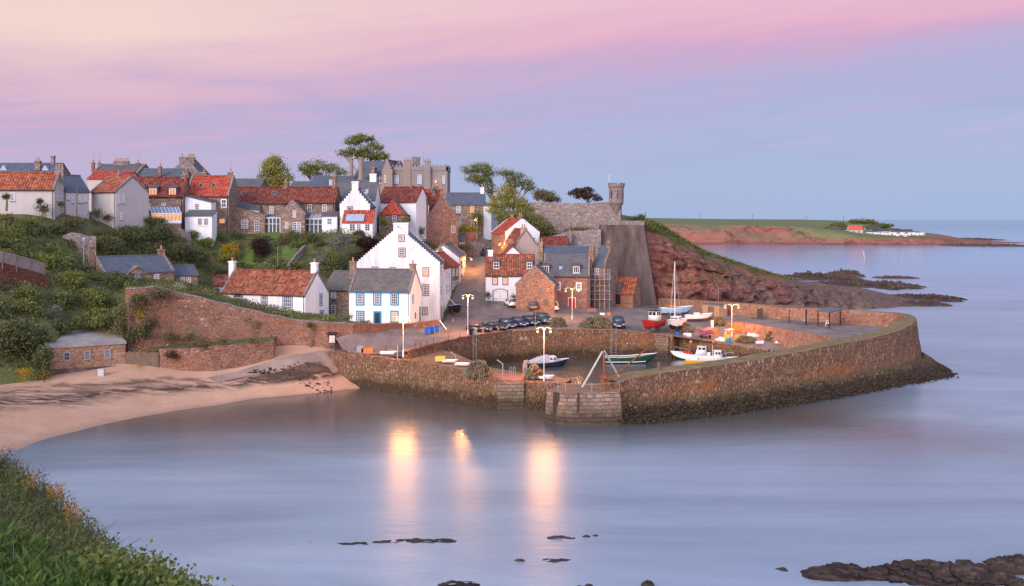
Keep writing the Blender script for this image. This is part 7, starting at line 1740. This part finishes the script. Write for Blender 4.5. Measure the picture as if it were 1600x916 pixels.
for (r, loc, rz) in BO:
    r.location = loc; r.rotation_euler = (0, 0, rz)
    if r.name.startswith('upturned'): r.rotation_euler = (R(180), 0, rz)

# ---------------------------------------------------------------- harbour gear
def pots(label, px, py, rx, h_px, Y=None, z=None, n=60, seed=1, mats=None):
    """heap of netted lobster creels: hooped frames with netting, too tangled to count"""
    g = G(px, py, z) if z is not None else hit(px, py); k = g.y / F; W2 = rx * k; Hh = h_px * k; rnd = random.Random(seed); m = MB()
    for i in range(n):
        a = rnd.uniform(0, 6.28); q = rnd.random() ** .5; x, y = math.cos(a) * q * W2, math.sin(a) * q * min(W2 * .7, 1.8); zt = Hh * (1 - q ** 2.2) ; zz_ = rnd.uniform(0, 1) ** .5 * zt
        c = g + Vector((x, y, zz_ + .02)); rz = rnd.uniform(0, 3.14); u = Vector((math.cos(rz), math.sin(rz), 0)); v = Vector((-u.y, u.x, 0)); l, w, hh = .62, .42, .36; tl = Vector((0, 0, rnd.uniform(-.15, .15)))
        prof = [-v * w / 2, -v * w / 2 + Vector((0, 0, hh * .6)), -v * w * .28 + Vector((0, 0, hh)), v * w * .28 + Vector((0, 0, hh)), v * w / 2 + Vector((0, 0, hh * .6)), v * w / 2]
        mi = rnd.choice([0, 0, 1, 1, 2])
        for e in (-1, 0, 1): m.tube([c + u * e * l / 2 + p + tl * e for p in prof], .028, 4, mi)
        m.prism([c - u * l / 2 * .96 + p * .93 + Vector((0, 0, .01)) for p in prof], u * l * .96, 3)
    return m.build('lobster_pots', mats or [plain('tan_rope', (.40, .26, .14), .9, .3), plain('green_twine', (.13, .19, .10), .9, .3), plain('orange_twine', (.42, .17, .06), .9, .3), plain('pot_netting', (.075, .06, .045), .95, .5, scale=5)], label=label, cat='lobster pots', kind='stuff', uv=False)
pots('tall heap of netted lobster pots on the inner pier left of the red deck', 747, 590, 19, 25, z=3.15, n=95, seed=2); pots('heap of lobster pots beside the lamp on the inner pier', 835, 593, 13, 21, z=3.0, n=60, seed=3)
pots('heap of lobster pots on the quay right of the dark parked cars', 872, 511, 11, 15, n=50, seed=4); pots('long bank of lobster pots along the quay edge in front of the red door', 932, 513, 28, 17, n=150, seed=5); pots('low heap of pots and nets behind the pink dinghy', 1068, 521, 13, 15, n=50, seed=6)
pots('orange lamplit heap of creels at the back of the boat yard', 1124, 508, 16, 10, n=60, seed=7); pots('dark row of creels along the yard edge near the twin lamp', 1166, 536, 15, 8, n=60, seed=8); pots('pile of creels beside the upturned white hull', 1208, 533, 11, 15, n=55, seed=9)
def crate(label, px, py, size, mat, z=None, rz=0.0, name='fish_box', cat='crate', dz=0):
    g = (G(px, py, z) if z is not None else hit(px, py)) + Vector((0, 0, .07 + dz)); sx, sy, sz = size; m = MB(); t = .05; c, s = math.cos(rz), math.sin(rz); u = Vector((c, s, 0)); v = Vector((-s, c, 0)); o = g - u * sx / 2 - v * sy / 2
    m.obox(o, u * sx, v * sy, (0, 0, t)); m.obox(o + Vector((0, 0, t)), u * sx, v * t, (0, 0, sz - t)); m.obox(o + v * (sy - t) + Vector((0, 0, t)), u * sx, v * t, (0, 0, sz - t)); m.obox(o + v * t + Vector((0, 0, t)), u * t, v * (sy - 2 * t), (0, 0, sz - t)); m.obox(o + u * (sx - t) + v * t + Vector((0, 0, t)), u * t, v * (sy - 2 * t), (0, 0, sz - t))
    return m.build(name, mat, label=label, cat=cat, uv=False)
orange = plain('orange_plastic', (.62, .17, .04), .6, .15); yel = plain('yellow_plastic', (.62, .40, .08), .6, .15); blue = plain('blue_plastic', (.02, .12, .45), .5, .12); teal = plain('turquoise_plastic', (.02, .25, .42), .5, .1)
crate('bright orange fish box on the pier wall beside the slipway', 574, 553, (1.5, .8, .7), orange, 4.0); crate('dark grey fish box left of the orange one', 563, 553, (.9, .8, 1.0), M['paint_grey'], 4.0); crate('small white box at the start of the pier wall', 549, 551, (.8, .6, .4), W_, 4.05)
crate('yellow fish box on the pier left of the flat white skiff', 688, 565, (1.3, .8, .6), yel, 3.5); crate('white crate in the boat yard below the twin lamp', 1128, 534, (.8, .6, .35), W_); crate('yellow bin left of the yard lamp base', 1135, 532, (.9, .8, .8), yel); crate('orange bin right of the yard lamp base', 1153, 533, (.9, .8, .7), yel); 
crate('white lobster crate at the middle of the yard floor', 1184, 527, (1.5, .8, .35), W_, rz=.4); crate('white tank lid by the yard edge', 1186, 538, (1.2, .9, .4), W_, rz=.2); crate('orange lamplit storage box with a pale lid against the promenade wall', 1156, 518, (2.2, 1.2, 1.3), orange); crate('white board leaning in the lamplit yard', 1113, 514, (.5, .12, 1.3), W_, rz=.5); crate('white box standing behind the yard lamp', 1146, 518, (1.3, .6, .35), W_, rz=.4); crate('white cabinet at the promenade wall foot', 1200, 522, (.9, .6, 1.3), W_, rz=.3)
crate('pale fish box next to the pink dinghy', 1074, 527, (1.2, .8, .5), W_); crate('blue plastic tub on the quay under the white sloop', 1058, 525, (.5, .5, .55), blue); crate('white fish box on the quay by the bench', 941, 493, (.9, .5, .35), W_); crate('orange fish box on the quay near the bench', 951, 494, (.7, .6, .5), orange)
m = MB(); g = hit(1138.5, 537); m.lathe([(.3, 0), (.36, .3), (.36, .55), (.3, .85)], g, 12); m.build('blue_barrel', teal, label='turquoise blue barrel at the foot of the yard lamp', cat='barrel'); m = MB(); g = hit(1277, 551); m.lathe([(.75, 0), (.85, .5), (.85, 1.3), (.75, 1.55), (.78, 1.6), (.5, 1.75)], g, 12); m.build('water_tank', plain('dark_green_tank', (.04, .05, .035), .8, .2), label='dark green round tank at the far end of the yard', cat='tank')
rnd = random.Random(77)
for i in range(11):
    crate('small white fish box scattered on the boat yard floor', rnd.uniform(1120, 1215), rnd.uniform(517, 534), (.9, .6, .3), W_, rz=rnd.uniform(0, 3)); COL.objects[-1]['group'] = 'white fish boxes in the boat yard'
for i in range(9):
    crate('orange fish box in the lamplit clutter of the boat yard', rnd.uniform(1108, 1190), rnd.uniform(512, 524), (.9, .6, .4), orange, rz=rnd.uniform(0, 3)); COL.objects[-1]['group'] = 'orange fish boxes in the boat yard'
for i in range(8):
    g_ = hit(rnd.uniform(1062, 1210), rnd.uniform(520, 538)); m = MB(); m.ball(g_ + Vector((0, 0, .33)), .25, 8); m.build('mooring_buoy', orange if i % 2 else plain('pink_buoy', (.6, .2, .16), .6), label='round orange buoy lying in the boat yard' if i % 2 else 'round pink buoy lying in the boat yard', cat='buoy', group='orange buoys in the boat yard' if i % 2 else 'pink buoys in the boat yard', uv=False)
for (px, py, rz, lab) in ((1090, 515, .3, 'wooden pallet lying behind the pink dinghy'), (1172, 520, 1.1, 'wooden pallet in front of the promenade wall'), (1216, 540, .5, 'wooden pallet beside the upturned white hull')):
    g_ = hit(px, py); m = MB()
    for k in range(6): m.box(g_ + Vector((math.cos(rz) * (k - 2.5) * .2, math.sin(rz) * (k - 2.5) * .2, .26)), (.13, 1.0, .03), rz)
    for k in (-.42, 0, .42): m.box(g_ + Vector((-math.sin(rz) * k, math.cos(rz) * k, .18)), (1.15, .1, .12), rz)
    m.build('pallet', M['wood_tan'], label=lab, cat='pallet', uv=False)
wall('garden_wall', [(*XY(98, 155), ZY(366, 155)), (*XY(124, 155), ZY(362, 155)), (*XY(150, 156), ZY(369, 156))], lambda x, y: gz(x, y) - 1.5, .4, M['stone_grey'], 'tumbled grey rubble wall in the scrub below the slate wing', seed=41, jag=.35)
wall('garden_wall', [(*XY(-20, 150), ZY(350, 150)), (*XY(20, 150), ZY(349, 150)), (*XY(42, 151), ZY(356, 151))], lambda x, y: gz(x, y) - 1.5, .4, M['stone_red'], 'pinkish rubble wall in the scrub at the far left edge', seed=42, jag=.2)
wall('garden_wall', [(*XY(285, 171), ZY(358, 171)), (*XY(298, 172), ZY(366, 172))], lambda x, y: gz(x, y) - 1.5, .4, M['stone_grey'], 'short grey garden wall below the lit conservatory', seed=43, jag=.15)
wall('garden_wall', [(*XY(452, 171), ZY(412, 171)), (*XY(470, 176), ZY(391, 176)), (*XY(478, 179), ZY(383, 179))], lambda x, y: gz(x, y) - .8, .4, M['stone_grey'], 'grey garden wall climbing beside the apple-green lawn', seed=44, jag=.1)
# wheelie bins
def bin_(label, px, py, mat, Y=None):
    g = hit(px, py) + Vector((0, 0, .07)); root = empty('wheelie_bin', g, label, 'bin', 'wheelie bins by the road'); m = MB(); m.box((g.x, g.y, g.z + .08), (.5, .6, .95), .2, taper=1.18, bottom=True); m.build('body', mat, root, uv=False); m = MB(); m.box((g.x, g.y - .03, g.z + 1.07), (.62, .74, .09), .2); m.build('lid', mat, root, uv=False)
    for s in (-.2, .2):
        m = MB(); m.lathe([(.1, -.03), (.1, .03)], (0, 0, 0), 8); m.v = [Vector((v.z + g.x + s, v.x + g.y + .3, v.y + g.z + .1)) for v in m.v]; m.build('wheel', M['tyre'], root, uv=False)
    return root
bin_('left one of the three blue wheelie bins by the garden wall', 667, 524.5, blue); bin_('middle one of the three blue wheelie bins by the garden wall', 675, 522.5, blue); bin_('right one of the three blue wheelie bins by the garden wall', 682.5, 520.5, blue); bin_('black wheelie bin at the foot of the lamp by the dark cars', 736, 525.5, M['paint_black']); bin_('grey wheelie bin next to the black one', 742, 525, plain('pale_grey_bin', (.30, .32, .34), .5, .1))
m = MB(); g = hit(708, 504); m.box((g.x, g.y, g.z + .1), (.4, .4, .05)); m.lathe([(.16, .12), (.10, .4), (.03, .75)], g, 10); m.build('traffic_cone', plain('cone_orange_white', (.62, .22, .12), .6, .3), label='orange traffic cone in front of the trailered boat', cat='traffic cone', uv=False)
m = MB(); a = hit(692, 516); m.beam(a + Vector((-.5, 0, 1.5)), a + Vector((.6, -.2, .1)), .25, .1); m.build('leaning_plank', W_, label='white plank leaning on the end of the garden wall', cat='plank', uv=False)
# benches
def bench(label, p, rz, mat=None):
    root = empty('bench', p, label, 'bench', 'harbour benches', rz); mat = mat or M['wood']; m = MB()
    for k in range(3): m.box((0, -.15 + .15 * k, .45), (1.6, .12, .05))
    m.build('seat', mat, root, org=(p), uv=False) if False else None
    mm = MB(); 
    def mk(name, fn): q = MB(); fn(q); o = q.build(name, mat, root, uv=False, org=(0, 0, 0)); return o
    mk('seat', lambda q: [q.box((0, -.15 + .15 * k, .45), (1.6, .13, .05)) for k in range(3)]); mk('backrest', lambda q: [q.box((0, .27, .62 + .15 * k), (1.6, .05, .12)) for k in range(3)])
    for s in (-.7, .7): mk('leg', lambda q: (q.box((s, 0, .21), (.07, .45, .42)), q.box((s, .27, .6), (.07, .06, .7))))
    return root
g = hit(924, 492); bench('wooden bench in front of the red stone house', g + Vector((0, 0, .07)), 0, tanw); g = Vector((*bxy(501, 549, 3.9), 0)); g.z = beach(g.x, g.y) + .1; bench('dark bench at the foot of the retaining wall by the cabbage palm', g, .15, M['paint_black'])
for px, py, lab in ((1181, 498.5, 'bench against the sea wall left of the blocked doorway'), (1227, 504, 'bench against the sea wall between doorway and shelter'), (1271, 507, 'bench against the sea wall beside the open shelter')): bench(lab, G(px, py, 5.0), -.4)
m = MB(); p_ = G(1189, 500, 5.0); m.box((p_.x, p_.y + .75, 5.9), (.9, .2, 1.8), -.4); m.build('doorway', plain('dark_recess', (.06, .045, .04), .9), label='dark blocked doorway in the sea wall', cat='doorway')
# shelter
sh = empty('shelter', G(1284, 508, 5.0), 'open-sided shelter with a flat dark roof on the promenade', 'shelter'); pts = [(1260, 508.5), (1278, 509.5), (1296, 513.5), (1313, 508.5)]
for px, py in pts:
    g = G(px, py, 5.0); m = MB(); m.box((g.x, g.y, 6.25), (.14, .14, 2.5)); m.build('post', M['paint_black'], sh, uv=False)
a = [G(1276, 510, 5.0), G(1296, 514, 5.0), G(1319, 509.5, 5.0), G(1296, 505.5, 5.0)]; m = MB(); m.prism([Vector((p.x, p.y, 7.45 + .12 * (i in (2, 3)))) for i, p in enumerate(a)], (0, 0, .16)); m.build('roof', M['lead'], sh, uv=False)
m = MB(); b = G(1288, 508.5, 5.0); m.box((b.x, b.y + .4, 5.45), (1.6, .4, .07)); m.build('seat', M['wood'], sh, uv=False)
m = MB(); g = G(1293, 510, 5.0)
for s in (-.32, .32): m.beam((g.x + s, g.y, 5), (g.x + s * .35, g.y + .1, 5.95), .07, .07)
m.beam((g.x - .2, g.y, 5.5), (g.x + .2, g.y, 5.5), .05, .12); m.beam((g.x - .12, g.y + .1, 5.95), (g.x + .12, g.y + .1, 5.95), .05, .08); m.build('trestle', M['paint_white'], label='small white trestle standing under the shelter', cat='trestle', uv=False)
pg = [Vector((*XY(px, Y), 7.35)) for px, Y in ((1203, 175.3), (1258, 171.8))]; pr = empty('pergola', (pg[0].x, pg[0].y, 5), 'thin rail canopy along the sea wall left of the shelter', 'canopy'); m = MB(); m.beam(pg[0], pg[1], .35, .1); m.build('roof', M['lead'], pr, uv=False)
for px, py in ((1233, 506), (1259, 507.5)): g = G(px, py, 5.0); m = MB(); m.box((g.x, g.y, 6.2), (.1, .1, 2.4)); m.build('post', M['paint_black'], pr, uv=False)
# tan shed
g0, g1 = G(1097, 494, 4.85), G(1124, 496.5, 4.85); sd = empty('shed', g0, 'tan boarded shed with a grey flat roof against the sea wall', 'shed'); u = (g1 - g0); u.z = 0; v = Vector((-u.y, u.x, 0)).normalized() * 2.2; m = MB(); m.obox(Vector((g0.x, g0.y, 4.4)), u, v, (0, 0, 2.55)); m.build('wall', M['wood_tan'], sd); m = MB(); m.obox(Vector((g0.x, g0.y, 6.96)) - u.normalized() * .15 - v.normalized() * .15, u + u.normalized() * .3, v + v.normalized() * .3, (0, 0, .14)); m.build('roof', M['lead'], sd)
m = MB(); m.obox(Vector((g0.x, g0.y, 4.85)) + u * .35 - v.normalized() * .04, u * .34, v.normalized() * .035, (0, 0, 1.85)); m.build('door', M['wood'], sd, uv=False)
# ladders on the harbour wall
def ladder(label, px, yt, z_top, z_bot, dy=.55, w=.5):
    g = G(px, yt, z_top); root = empty('wall_ladder', (g.x, g.y, z_bot), label, 'ladder')
    for s in (-w / 2, w / 2):
        m = MB(); m.tube([(g.x + s, g.y - dy, z_bot), (g.x + s, g.y - dy, z_top + .9)], .032, 5); m.build('stile', M['paint_grey'], root, uv=False)
    k = int((z_top - z_bot) / .35)
    for i in range(k):
        z = z_bot + .2 + .35 * i; m = MB(); m.tube([(g.x - w / 2, g.y - dy, z), (g.x + w / 2, g.y - dy, z)], .02, 4); m.build('rung', M['paint_grey'], root, uv=False)
ladder('dark steel ladder down the harbour wall below the off-roader', 958, 517, 4.3, -.3, .75, .8); ladder('grey ladder down the harbour wall left of the motor cruiser', 742, 526, 4.6, -.3, .75, .5)
# railing along the road above the pier
rl = empty('railing', (*XY(660, 142), 4.5), 'thin dark railing along the road edge above the inner pier', 'railing'); ps = []
for px, py in ((603, 548), (628, 547), (649, 546), (657, 544), (667, 541.5), (677, 539), (701, 535), (719, 530)):
    g = G(px, py, 4.45); g.z = gz(g.x, g.y); ps.append(g); m = MB(); m.tube([g, g + Vector((0, 0, 1.1))], .035, 5); m.build('post', M['paint_black'], rl, uv=False)
m = MB(); m.tube([p + Vector((0, 0, 1.02)) for p in ps], .016, 4); m.build('rail', M['paint_grey'], rl, uv=False)
post('marker_post', 'pale leaning post on the pier below the road railing', 621, 562, 540, 131.5, .07, plain('pale_wood', (.45, .38, .32), .8)); post('mooring_post', 'stout post on the grassy top of the sea wall', 1029.5, 582, 566, 117, .22, M['wood']); post('mooring_post', 'white-topped post at the yard slip below the promenade', 1205.5, 562, 547, 143, .12, plain('pale_post', (.5, .42, .36), .8))
post('quay_post', 'thin pale post among the dark parked cars', 836.5, 512, 488, 161, .05, M['paint_grey']); post('warning_pole', 'thin pole standing on the sea wall behind the tan shed', 1122.5, 470, 447, 186, .04, M['paint_grey'])
# noticeboard
g = G(519, 549, 4.1); nb = empty('noticeboard', g, 'dark-roofed noticeboard with a pale panel at the top of the slipway', 'noticeboard'); m = MB()
for s in (-.45, .45):
    m = MB(); m.box((g.x + s, g.y, g.z + 1.2), (.12, .12, 2.4)); m.build('post', M['paint_black'], nb, uv=False)
m = MB(); m.box((g.x, g.y - .05, g.z + 1.65), (.75, .06, 1.0)); m.build('panel', plain('pale_notice', (.55, .52, .5), .6, .3, scale=4), nb, uv=False); m = MB(); m.box((g.x, g.y, g.z + 2.5), (1.5, .8, .25), taper=.6); m.build('roof', M['paint_black'], nb, uv=False)
# derrick at the harbour mouth
Yd = 110.4; dr = empty('derrick', D(945, 611, Yd), 'rusty mast with two pale raking struts and a boom at the pier head', 'derrick'); ap_ = D(943, 549, Yd + 1.5)
for n_, a, b, r_, mt in (('mast', D(945, 612, Yd + 1), ap_, .13, M['paint_rust']), ('strut', D(910, 605, Yd + 2.5), ap_ + Vector((-.1, 0, 0)), .12, plain('pale_strut_paint', (.50, .52, .48), .6)), ('strut', D(969, 592, Yd + 4), ap_ + Vector((.1, 0, 0)), .12, plain('pale_strut_paint', (.5, .52, .48), .6)), ('boom', D(946, 600, Yd + 1), D(1010, 545, Yd + 5), .085, M['paint_rust'])):
    m = MB(); m.tube([a, a.lerp(b, .5), b], [r_ * 1.1, r_, r_ * .85], 7); m.build(n_, mt, dr, uv=False)
m = MB(); p_ = D(944, 589, Yd + .9); m.box(p_, (.6, .5, .4)); m.tube([p_ + Vector((-.45, 0, 0)), p_ + Vector((.45, 0, 0))], .16, 8); m.build('winch', M['paint_rust'], dr, uv=False)
# davits and rails on the inner pier
def davit(label, px, yb, yt, dx, z, mat, name='davit'):
    b = G(px, yb, z); t = D(px, yt, b.y); m = MB(); k = dx * b.y / F; m.tube([b, t, t + Vector((k * .5, 0, .28)), t + Vector((k, 0, .5))], .075, 6); return m.build(name, mat, label=label, cat='davit', uv=False)
davit('orange-lit hooked davit standing on the red deck of the inner pier', 817.5, 589, 569, 7, 3.05, plain('orange_davit', (.50, .17, .05), .7, .2)); davit('grey cranked pipe davit on the inner pier near the pot heap', 785.5, 589, 569, -9, 3.1, M['paint_grey']); davit('thin grey davit on the pier behind the white skiffs', 712, 566, 556, -8, 3.4, M['paint_grey'])
for px in (798, 803.5):
    m = MB(); b = G(px, 588, 3.05); s_ = .12; m.tube([b + Vector((-s_, 0, 0)), b + Vector((-s_, 0, 1.0)), b + Vector((0, 0, 1.2)), b + Vector((s_, 0, 1.0)), b + Vector((s_, 0, 0))], .03, 5); m.build('ladder_hoop', M['paint_grey'], label='pair of bent steel ladder hoops on the inner pier', cat='ladder hoop', group='ladder hoops on the inner pier', uv=False)
rd = [G(765, 593, 3.1), G(815, 596.5, 3.0), G(820, 588.5, 3.0), G(773, 583, 3.1)]; m = MB(); m.prism([p + Vector((0, 0, .0)) for p in rd], (0, 0, .09)); m.build('boat_slip_deck', plain('red_painted_deck', (.34, .15, .10), .8, .2), kind='structure', uv=False)

# ---------------------------------------------------------------- far headland details
def far(px, py, Y): return D(px, py, Y)
vans = [(1357, 367), (1363, 367.3), (1369, 367.2), (1375, 367.6), (1381, 367.4), (1387, 367.8), (1393, 367.3), (1399, 367.6), (1405, 369.5), (1411, 367.5), (1417, 369.8), (1423, 367.8), (1429, 367.4), (1436, 367.8), (1442, 367.5)]
cv = None
for i, (px, py) in enumerate(vans):
    b = D(px, py, 1000 - i * 3); lab = 'small white caravan in the caravan park on the far headland'
    if cv is None:
        cv = empty('caravan', (0, 0, 0), lab, 'caravan', 'caravans on the far headland'); m = MB(); m.box((0, 0, 1.5), (6.2, 2.6, 2.9)); o = m.build('body', M['paint_white'], cv, uv=False); bevel(o, .35, 2); m = MB()
        for x in (-1.8, 0, 1.8): m.box((x, -1.31, 1.9), (1.1, .05, .8))
        m.build('window', M['glass'], cv, uv=False); cv.location = b - Vector((0, 0, .6)); cv.rotation_euler = (0, 0, .3)
    else: dup(cv, b - Vector((0, 0, .6)), .3 + ((i * 37) % 5 - 2) * .25)
def farhouse(label, px, py, w, d, hw, hr, wallm, roofm, Y):
    b = D(px, py, Y); root = empty('far_house', b, label, 'house'); m = MB(); x, y, z = b; m.prism([(x - w / 2, y, z - 2), (x - w / 2, y + d, z - 2), (x - w / 2, y + d, z + hw), (x - w / 2, y + d / 2, z + hr), (x - w / 2, y, z + hw)], (w, 0, 0)); m.build('wall', wallm, root, uv=False); m = MB()
    for s in (0, 1): a_ = Vector((x - w / 2 - .3, y + (-.4 if s == 0 else d + .4), z + hw - .2)); m.obox(a_, (w + .6, 0, 0), Vector((0, (d / 2 + .4) * (1 if s == 0 else -1), hr - hw + .3)), (0, 0, .3))
    m.build('roof', roofm, root, uv=False); m = MB(); m.box((x - w * .2, y - .03, z + hw * .5), (w * .12, .1, hw * .35)); m.box((x + w * .2, y - .03, z + hw * .5), (w * .12, .1, hw * .35)); m.build('window', M['glass'], root, uv=False); return root
r = farhouse('red-roofed lamplit building at the caravan park on the far headland', 1338, 365, 13, 9, 3.5, 7.5, M['cream'], M['tile_red'], 990); light(r, D(1334, 363.5, 985), 350, r=.5); light(r, D(1350, 363.5, 985), 250, r=.5)
farhouse('long low pale building left of the red-roofed one on the headland', 1310, 364, 22, 8, 3, 4.5, M['cream'], M['slate_grey'], 1000); farhouse('grey-roofed building right of the red-roofed one on the headland', 1365, 362.5, 16, 8, 2.5, 6, M['pinkharl'], M['slate_grey'], 1080); farhouse('long green-grey holiday chalet row behind the caravans', 1385, 364.5, 30, 8, 2.5, 4.5, M['cream'], M['slate_grey'], 1070); farhouse('low chalet at the right end of the caravan park', 1410, 365.5, 22, 8, 2.5, 4.2, M['pinkharl'], M['slate_grey'], 1060)
for px, yb, yt, Y in ((1008.5, 342, 331, 900), (1093.5, 342, 333, 1100), (1176, 343, 335, 1200), (1318, 345, 338, 1200), (1260, 343, 338, 1300)):
    b, t = D(px, yb + 1, Y), D(px, yt, Y); root = empty('telegraph_pole', b, 'thin wooden telegraph pole on the far green headland', 'telegraph pole', 'telegraph poles on the headland'); m = MB(); m.tube([b, t], .22, 5); m.build('pole', M['wood'], root, uv=False); m = MB(); m.beam(t + Vector((-1.3, 0, -.8)), t + Vector((1.3, 0, -.8)), .2, .2); m.build('crossarm', M['wood'], root, uv=False)
for px, py, rx, ry, Y, lab in ((1348, 347, 24, 4, 1150, 'dark clump of trees on the crest of the far headland'), (1293, 359, 8, 3.5, 980, 'small dark wood beside the pale building on the headland'), (1375, 353, 22, 4, 1200, 'line of shrubs above the caravan park'), (1310, 352, 14, 3, 1100, 'hedge of bushes above the pale building')):
    k = Y / F; c = D(px, py, Y); cc, P_ = blob_points(c, (rx * k, rx * k * .6, ry * k), 120, 14, 1.1, .2); fastmesh('far_trees', *kites(P_, 1.6, 1.3), L['mid'], label=lab, cat='trees', kind='stuff')
# ---------------------------------------------------------------- rocks in the water
def rock(label, px, py, w_px, h_px, dep, mat, name='shore_rock', group=None, seed=1, cat='rock', n=40):
    """ledge of layered rock; px,py = middle of its waterline in the photo"""
    c = G(px, py, 0); k = c.y / F; hw = w_px * k / 2; hh = h_px * k; rows = []; ny = 14
    for i in range(n + 1):
        row = []; f = i / n
        for j in range(ny + 1):
            g = j / ny; x = (f * 2 - 1) * hw; y = (g * 2 - 1) * dep / 2
            e = max(0, 1 - abs(f * 2 - 1) ** 2.6) * max(0, 1 - abs(g * 2 - 1) ** 3); p = Vector((x * .55 + seed * 9.1, y * .8, seed))
            z = hh * e * (.60 + .45 * noise.noise(p * 1.0) + .35 * noise.noise(p * 2.7) - .45 * (1 - min(1, 5 * abs(noise.noise(p * 1.3 + Vector((5, 5, 5))))))); st = hh * .14; z = z * .4 + .6 * round(z / st) * st
            z += .18 * hh * noise.noise(p * 6.0) * e - .06 - .25 * (1 - min(1, e * 3))
            row.append(Vector((c.x + x + .15 * noise.noise(p * 3 + Vector((9, 0, 0))), c.y + y + .2 * noise.noise(p * 3), z)))
        rows.append(row)
    m = MB(); m.loft(rows); return m.build(name, mat, label=label, cat=cat, group=group, uv=False)
rock('long dark rock ledge at the lower right, left section', 1335, 898, 185, 21, 2.6, M['rock'], seed=1, n=60); rock('tallest dark layered rock at the lower right', 1478, 899, 230, 33, 4.0, M['rock'], seed=2, n=70); rock('dark rock running out of the picture at the right edge', 1592, 887, 110, 24, 3.2, M['rock'], seed=3)
rock('dark rock along the bottom edge right of centre', 1510, 921, 110, 16, 2.2, M['rock'], seed=4); rock('dark rock in the bottom right corner', 1600, 918, 60, 20, 2, M['rock'], seed=5); rock('tiny dark rock left of the long lower-right ledge', 1221, 891, 26, 6, .8, M['rock'], seed=6, n=20)
rock('flat dark rock at the bottom edge left of centre', 715, 916, 80, 9, 2.0, M['rock'], seed=7); rock('rounded boulder at the bottom edge in the middle', 1013, 917, 24, 13, 1.2, M['rock'], seed=8, n=20); rock('low boulder at the bottom edge left of the rounded one', 914, 918, 30, 8, 1.2, M['rock'], seed=9, n=20)
for i, (px, py, w, h) in enumerate([(490, 848.5, 44, 2.5), (548, 849.5, 76, 3.5), (608, 846.5, 64, 4), (668, 845.5, 120, 5.5), (873, 840, 46, 6), (890, 841, 26, 4), (916, 839, 16, 4.5), (930, 837.5, 12, 4), (812, 876, 20, 6), (870, 876, 62, 4.5), (713, 883, 12, 2)]):
    rock('thin strip of dark reef rock just awash in the foreground water', px, py, w, h, .35 + .006 * w, M['rock'], 'reef_rock', 'reef rocks awash in the foreground', 20 + i, n=24)
for i, (px, py, w, h, dep, lab) in enumerate([(1275, 436, 145, 14, 22, 'dark skerry stretching from the grassy point'), (1320, 432, 60, 14, 12, 'dark hump of rock on the upper skerry'), (1345, 446, 190, 11, 26, 'second dark skerry below the first'), (1400, 450, 80, 8, 14, 'low outer end of the second skerry'), (1335, 425.5, 16, 4, 6, 'tiny rock above the upper skerry'), (1400, 434.5, 74, 5, 12, 'narrow pale reef out to sea'), (1440, 466, 130, 9, 18, 'dark reef beyond the sea wall end'), (1468, 470, 68, 10, 10, 'outermost dark rock of the reef'), (1430, 476, 110, 9, 14, 'low dark rocks near the cliff foot'), (1395, 453, 22, 3, 5, 'small rock off the second skerry'), (1412, 477, 20, 4, 4, 'small dark boulder off the cliff foot'), (1545, 384, 150, 4, 60, 'long low reef off the tip of the far headland'), (1500, 374.5, 120, 4, 90, 'thin dark reef beyond the caravan park')]):
    rock(lab, px, py, w, h, dep, M['reef'], 'skerry', None, 50 + i, n=50)
# weedy stones at the foot of the slipway
def stones():
    V = []; Q = []; rnd = random.Random(3); m = MB()
    for i in range(150):
        px = rnd.uniform(388, 522); t0_ = float(np.interp(px, [388, 430, 480, 505, 522], [592, 581, 568, 562, 580])); f = rnd.random(); py = t0_ + (597 - t0_) * f; Y = (H - float(np.interp(py, [562, 597], [3.7, 1.35]))) * F / (py - HY); x = (px - 800) / F * Y; z = beach(x, Y); s = rnd.uniform(.08, .26)
        m.box((x, Y, z + s * .2 + .05), (s * 1.5, s, s * .7), rnd.uniform(0, 3), taper=rnd.uniform(.5, .85))
    m.build('weedy_stones', M['rock'], label='tumble of dark weedy stones beside the slipway', cat='stones', kind='stuff', uv=False)
    m = MB()
    for i in range(1600):
        s = rnd.uniform(0, cum[14]); toe = at_s(P_toe, s); top = at_s(P_top, s); f = rnd.uniform(-.22, .8); p = toe + (Vector((top.x, top.y, 0)) - toe) * f; z = -.35 + 2.0 * max(0, f + .1) ** .8; k = rnd.uniform(.10, .27)
        m.box((p.x, p.y, z), (k * 1.4, k, k * .75), rnd.uniform(0, 3), taper=rnd.uniform(.5, .9))
    m.build('apron_stones', M['apron'], label='dark weed-covered boulders heaped along the foot of the sea wall', cat='boulders', kind='stuff')
stones()
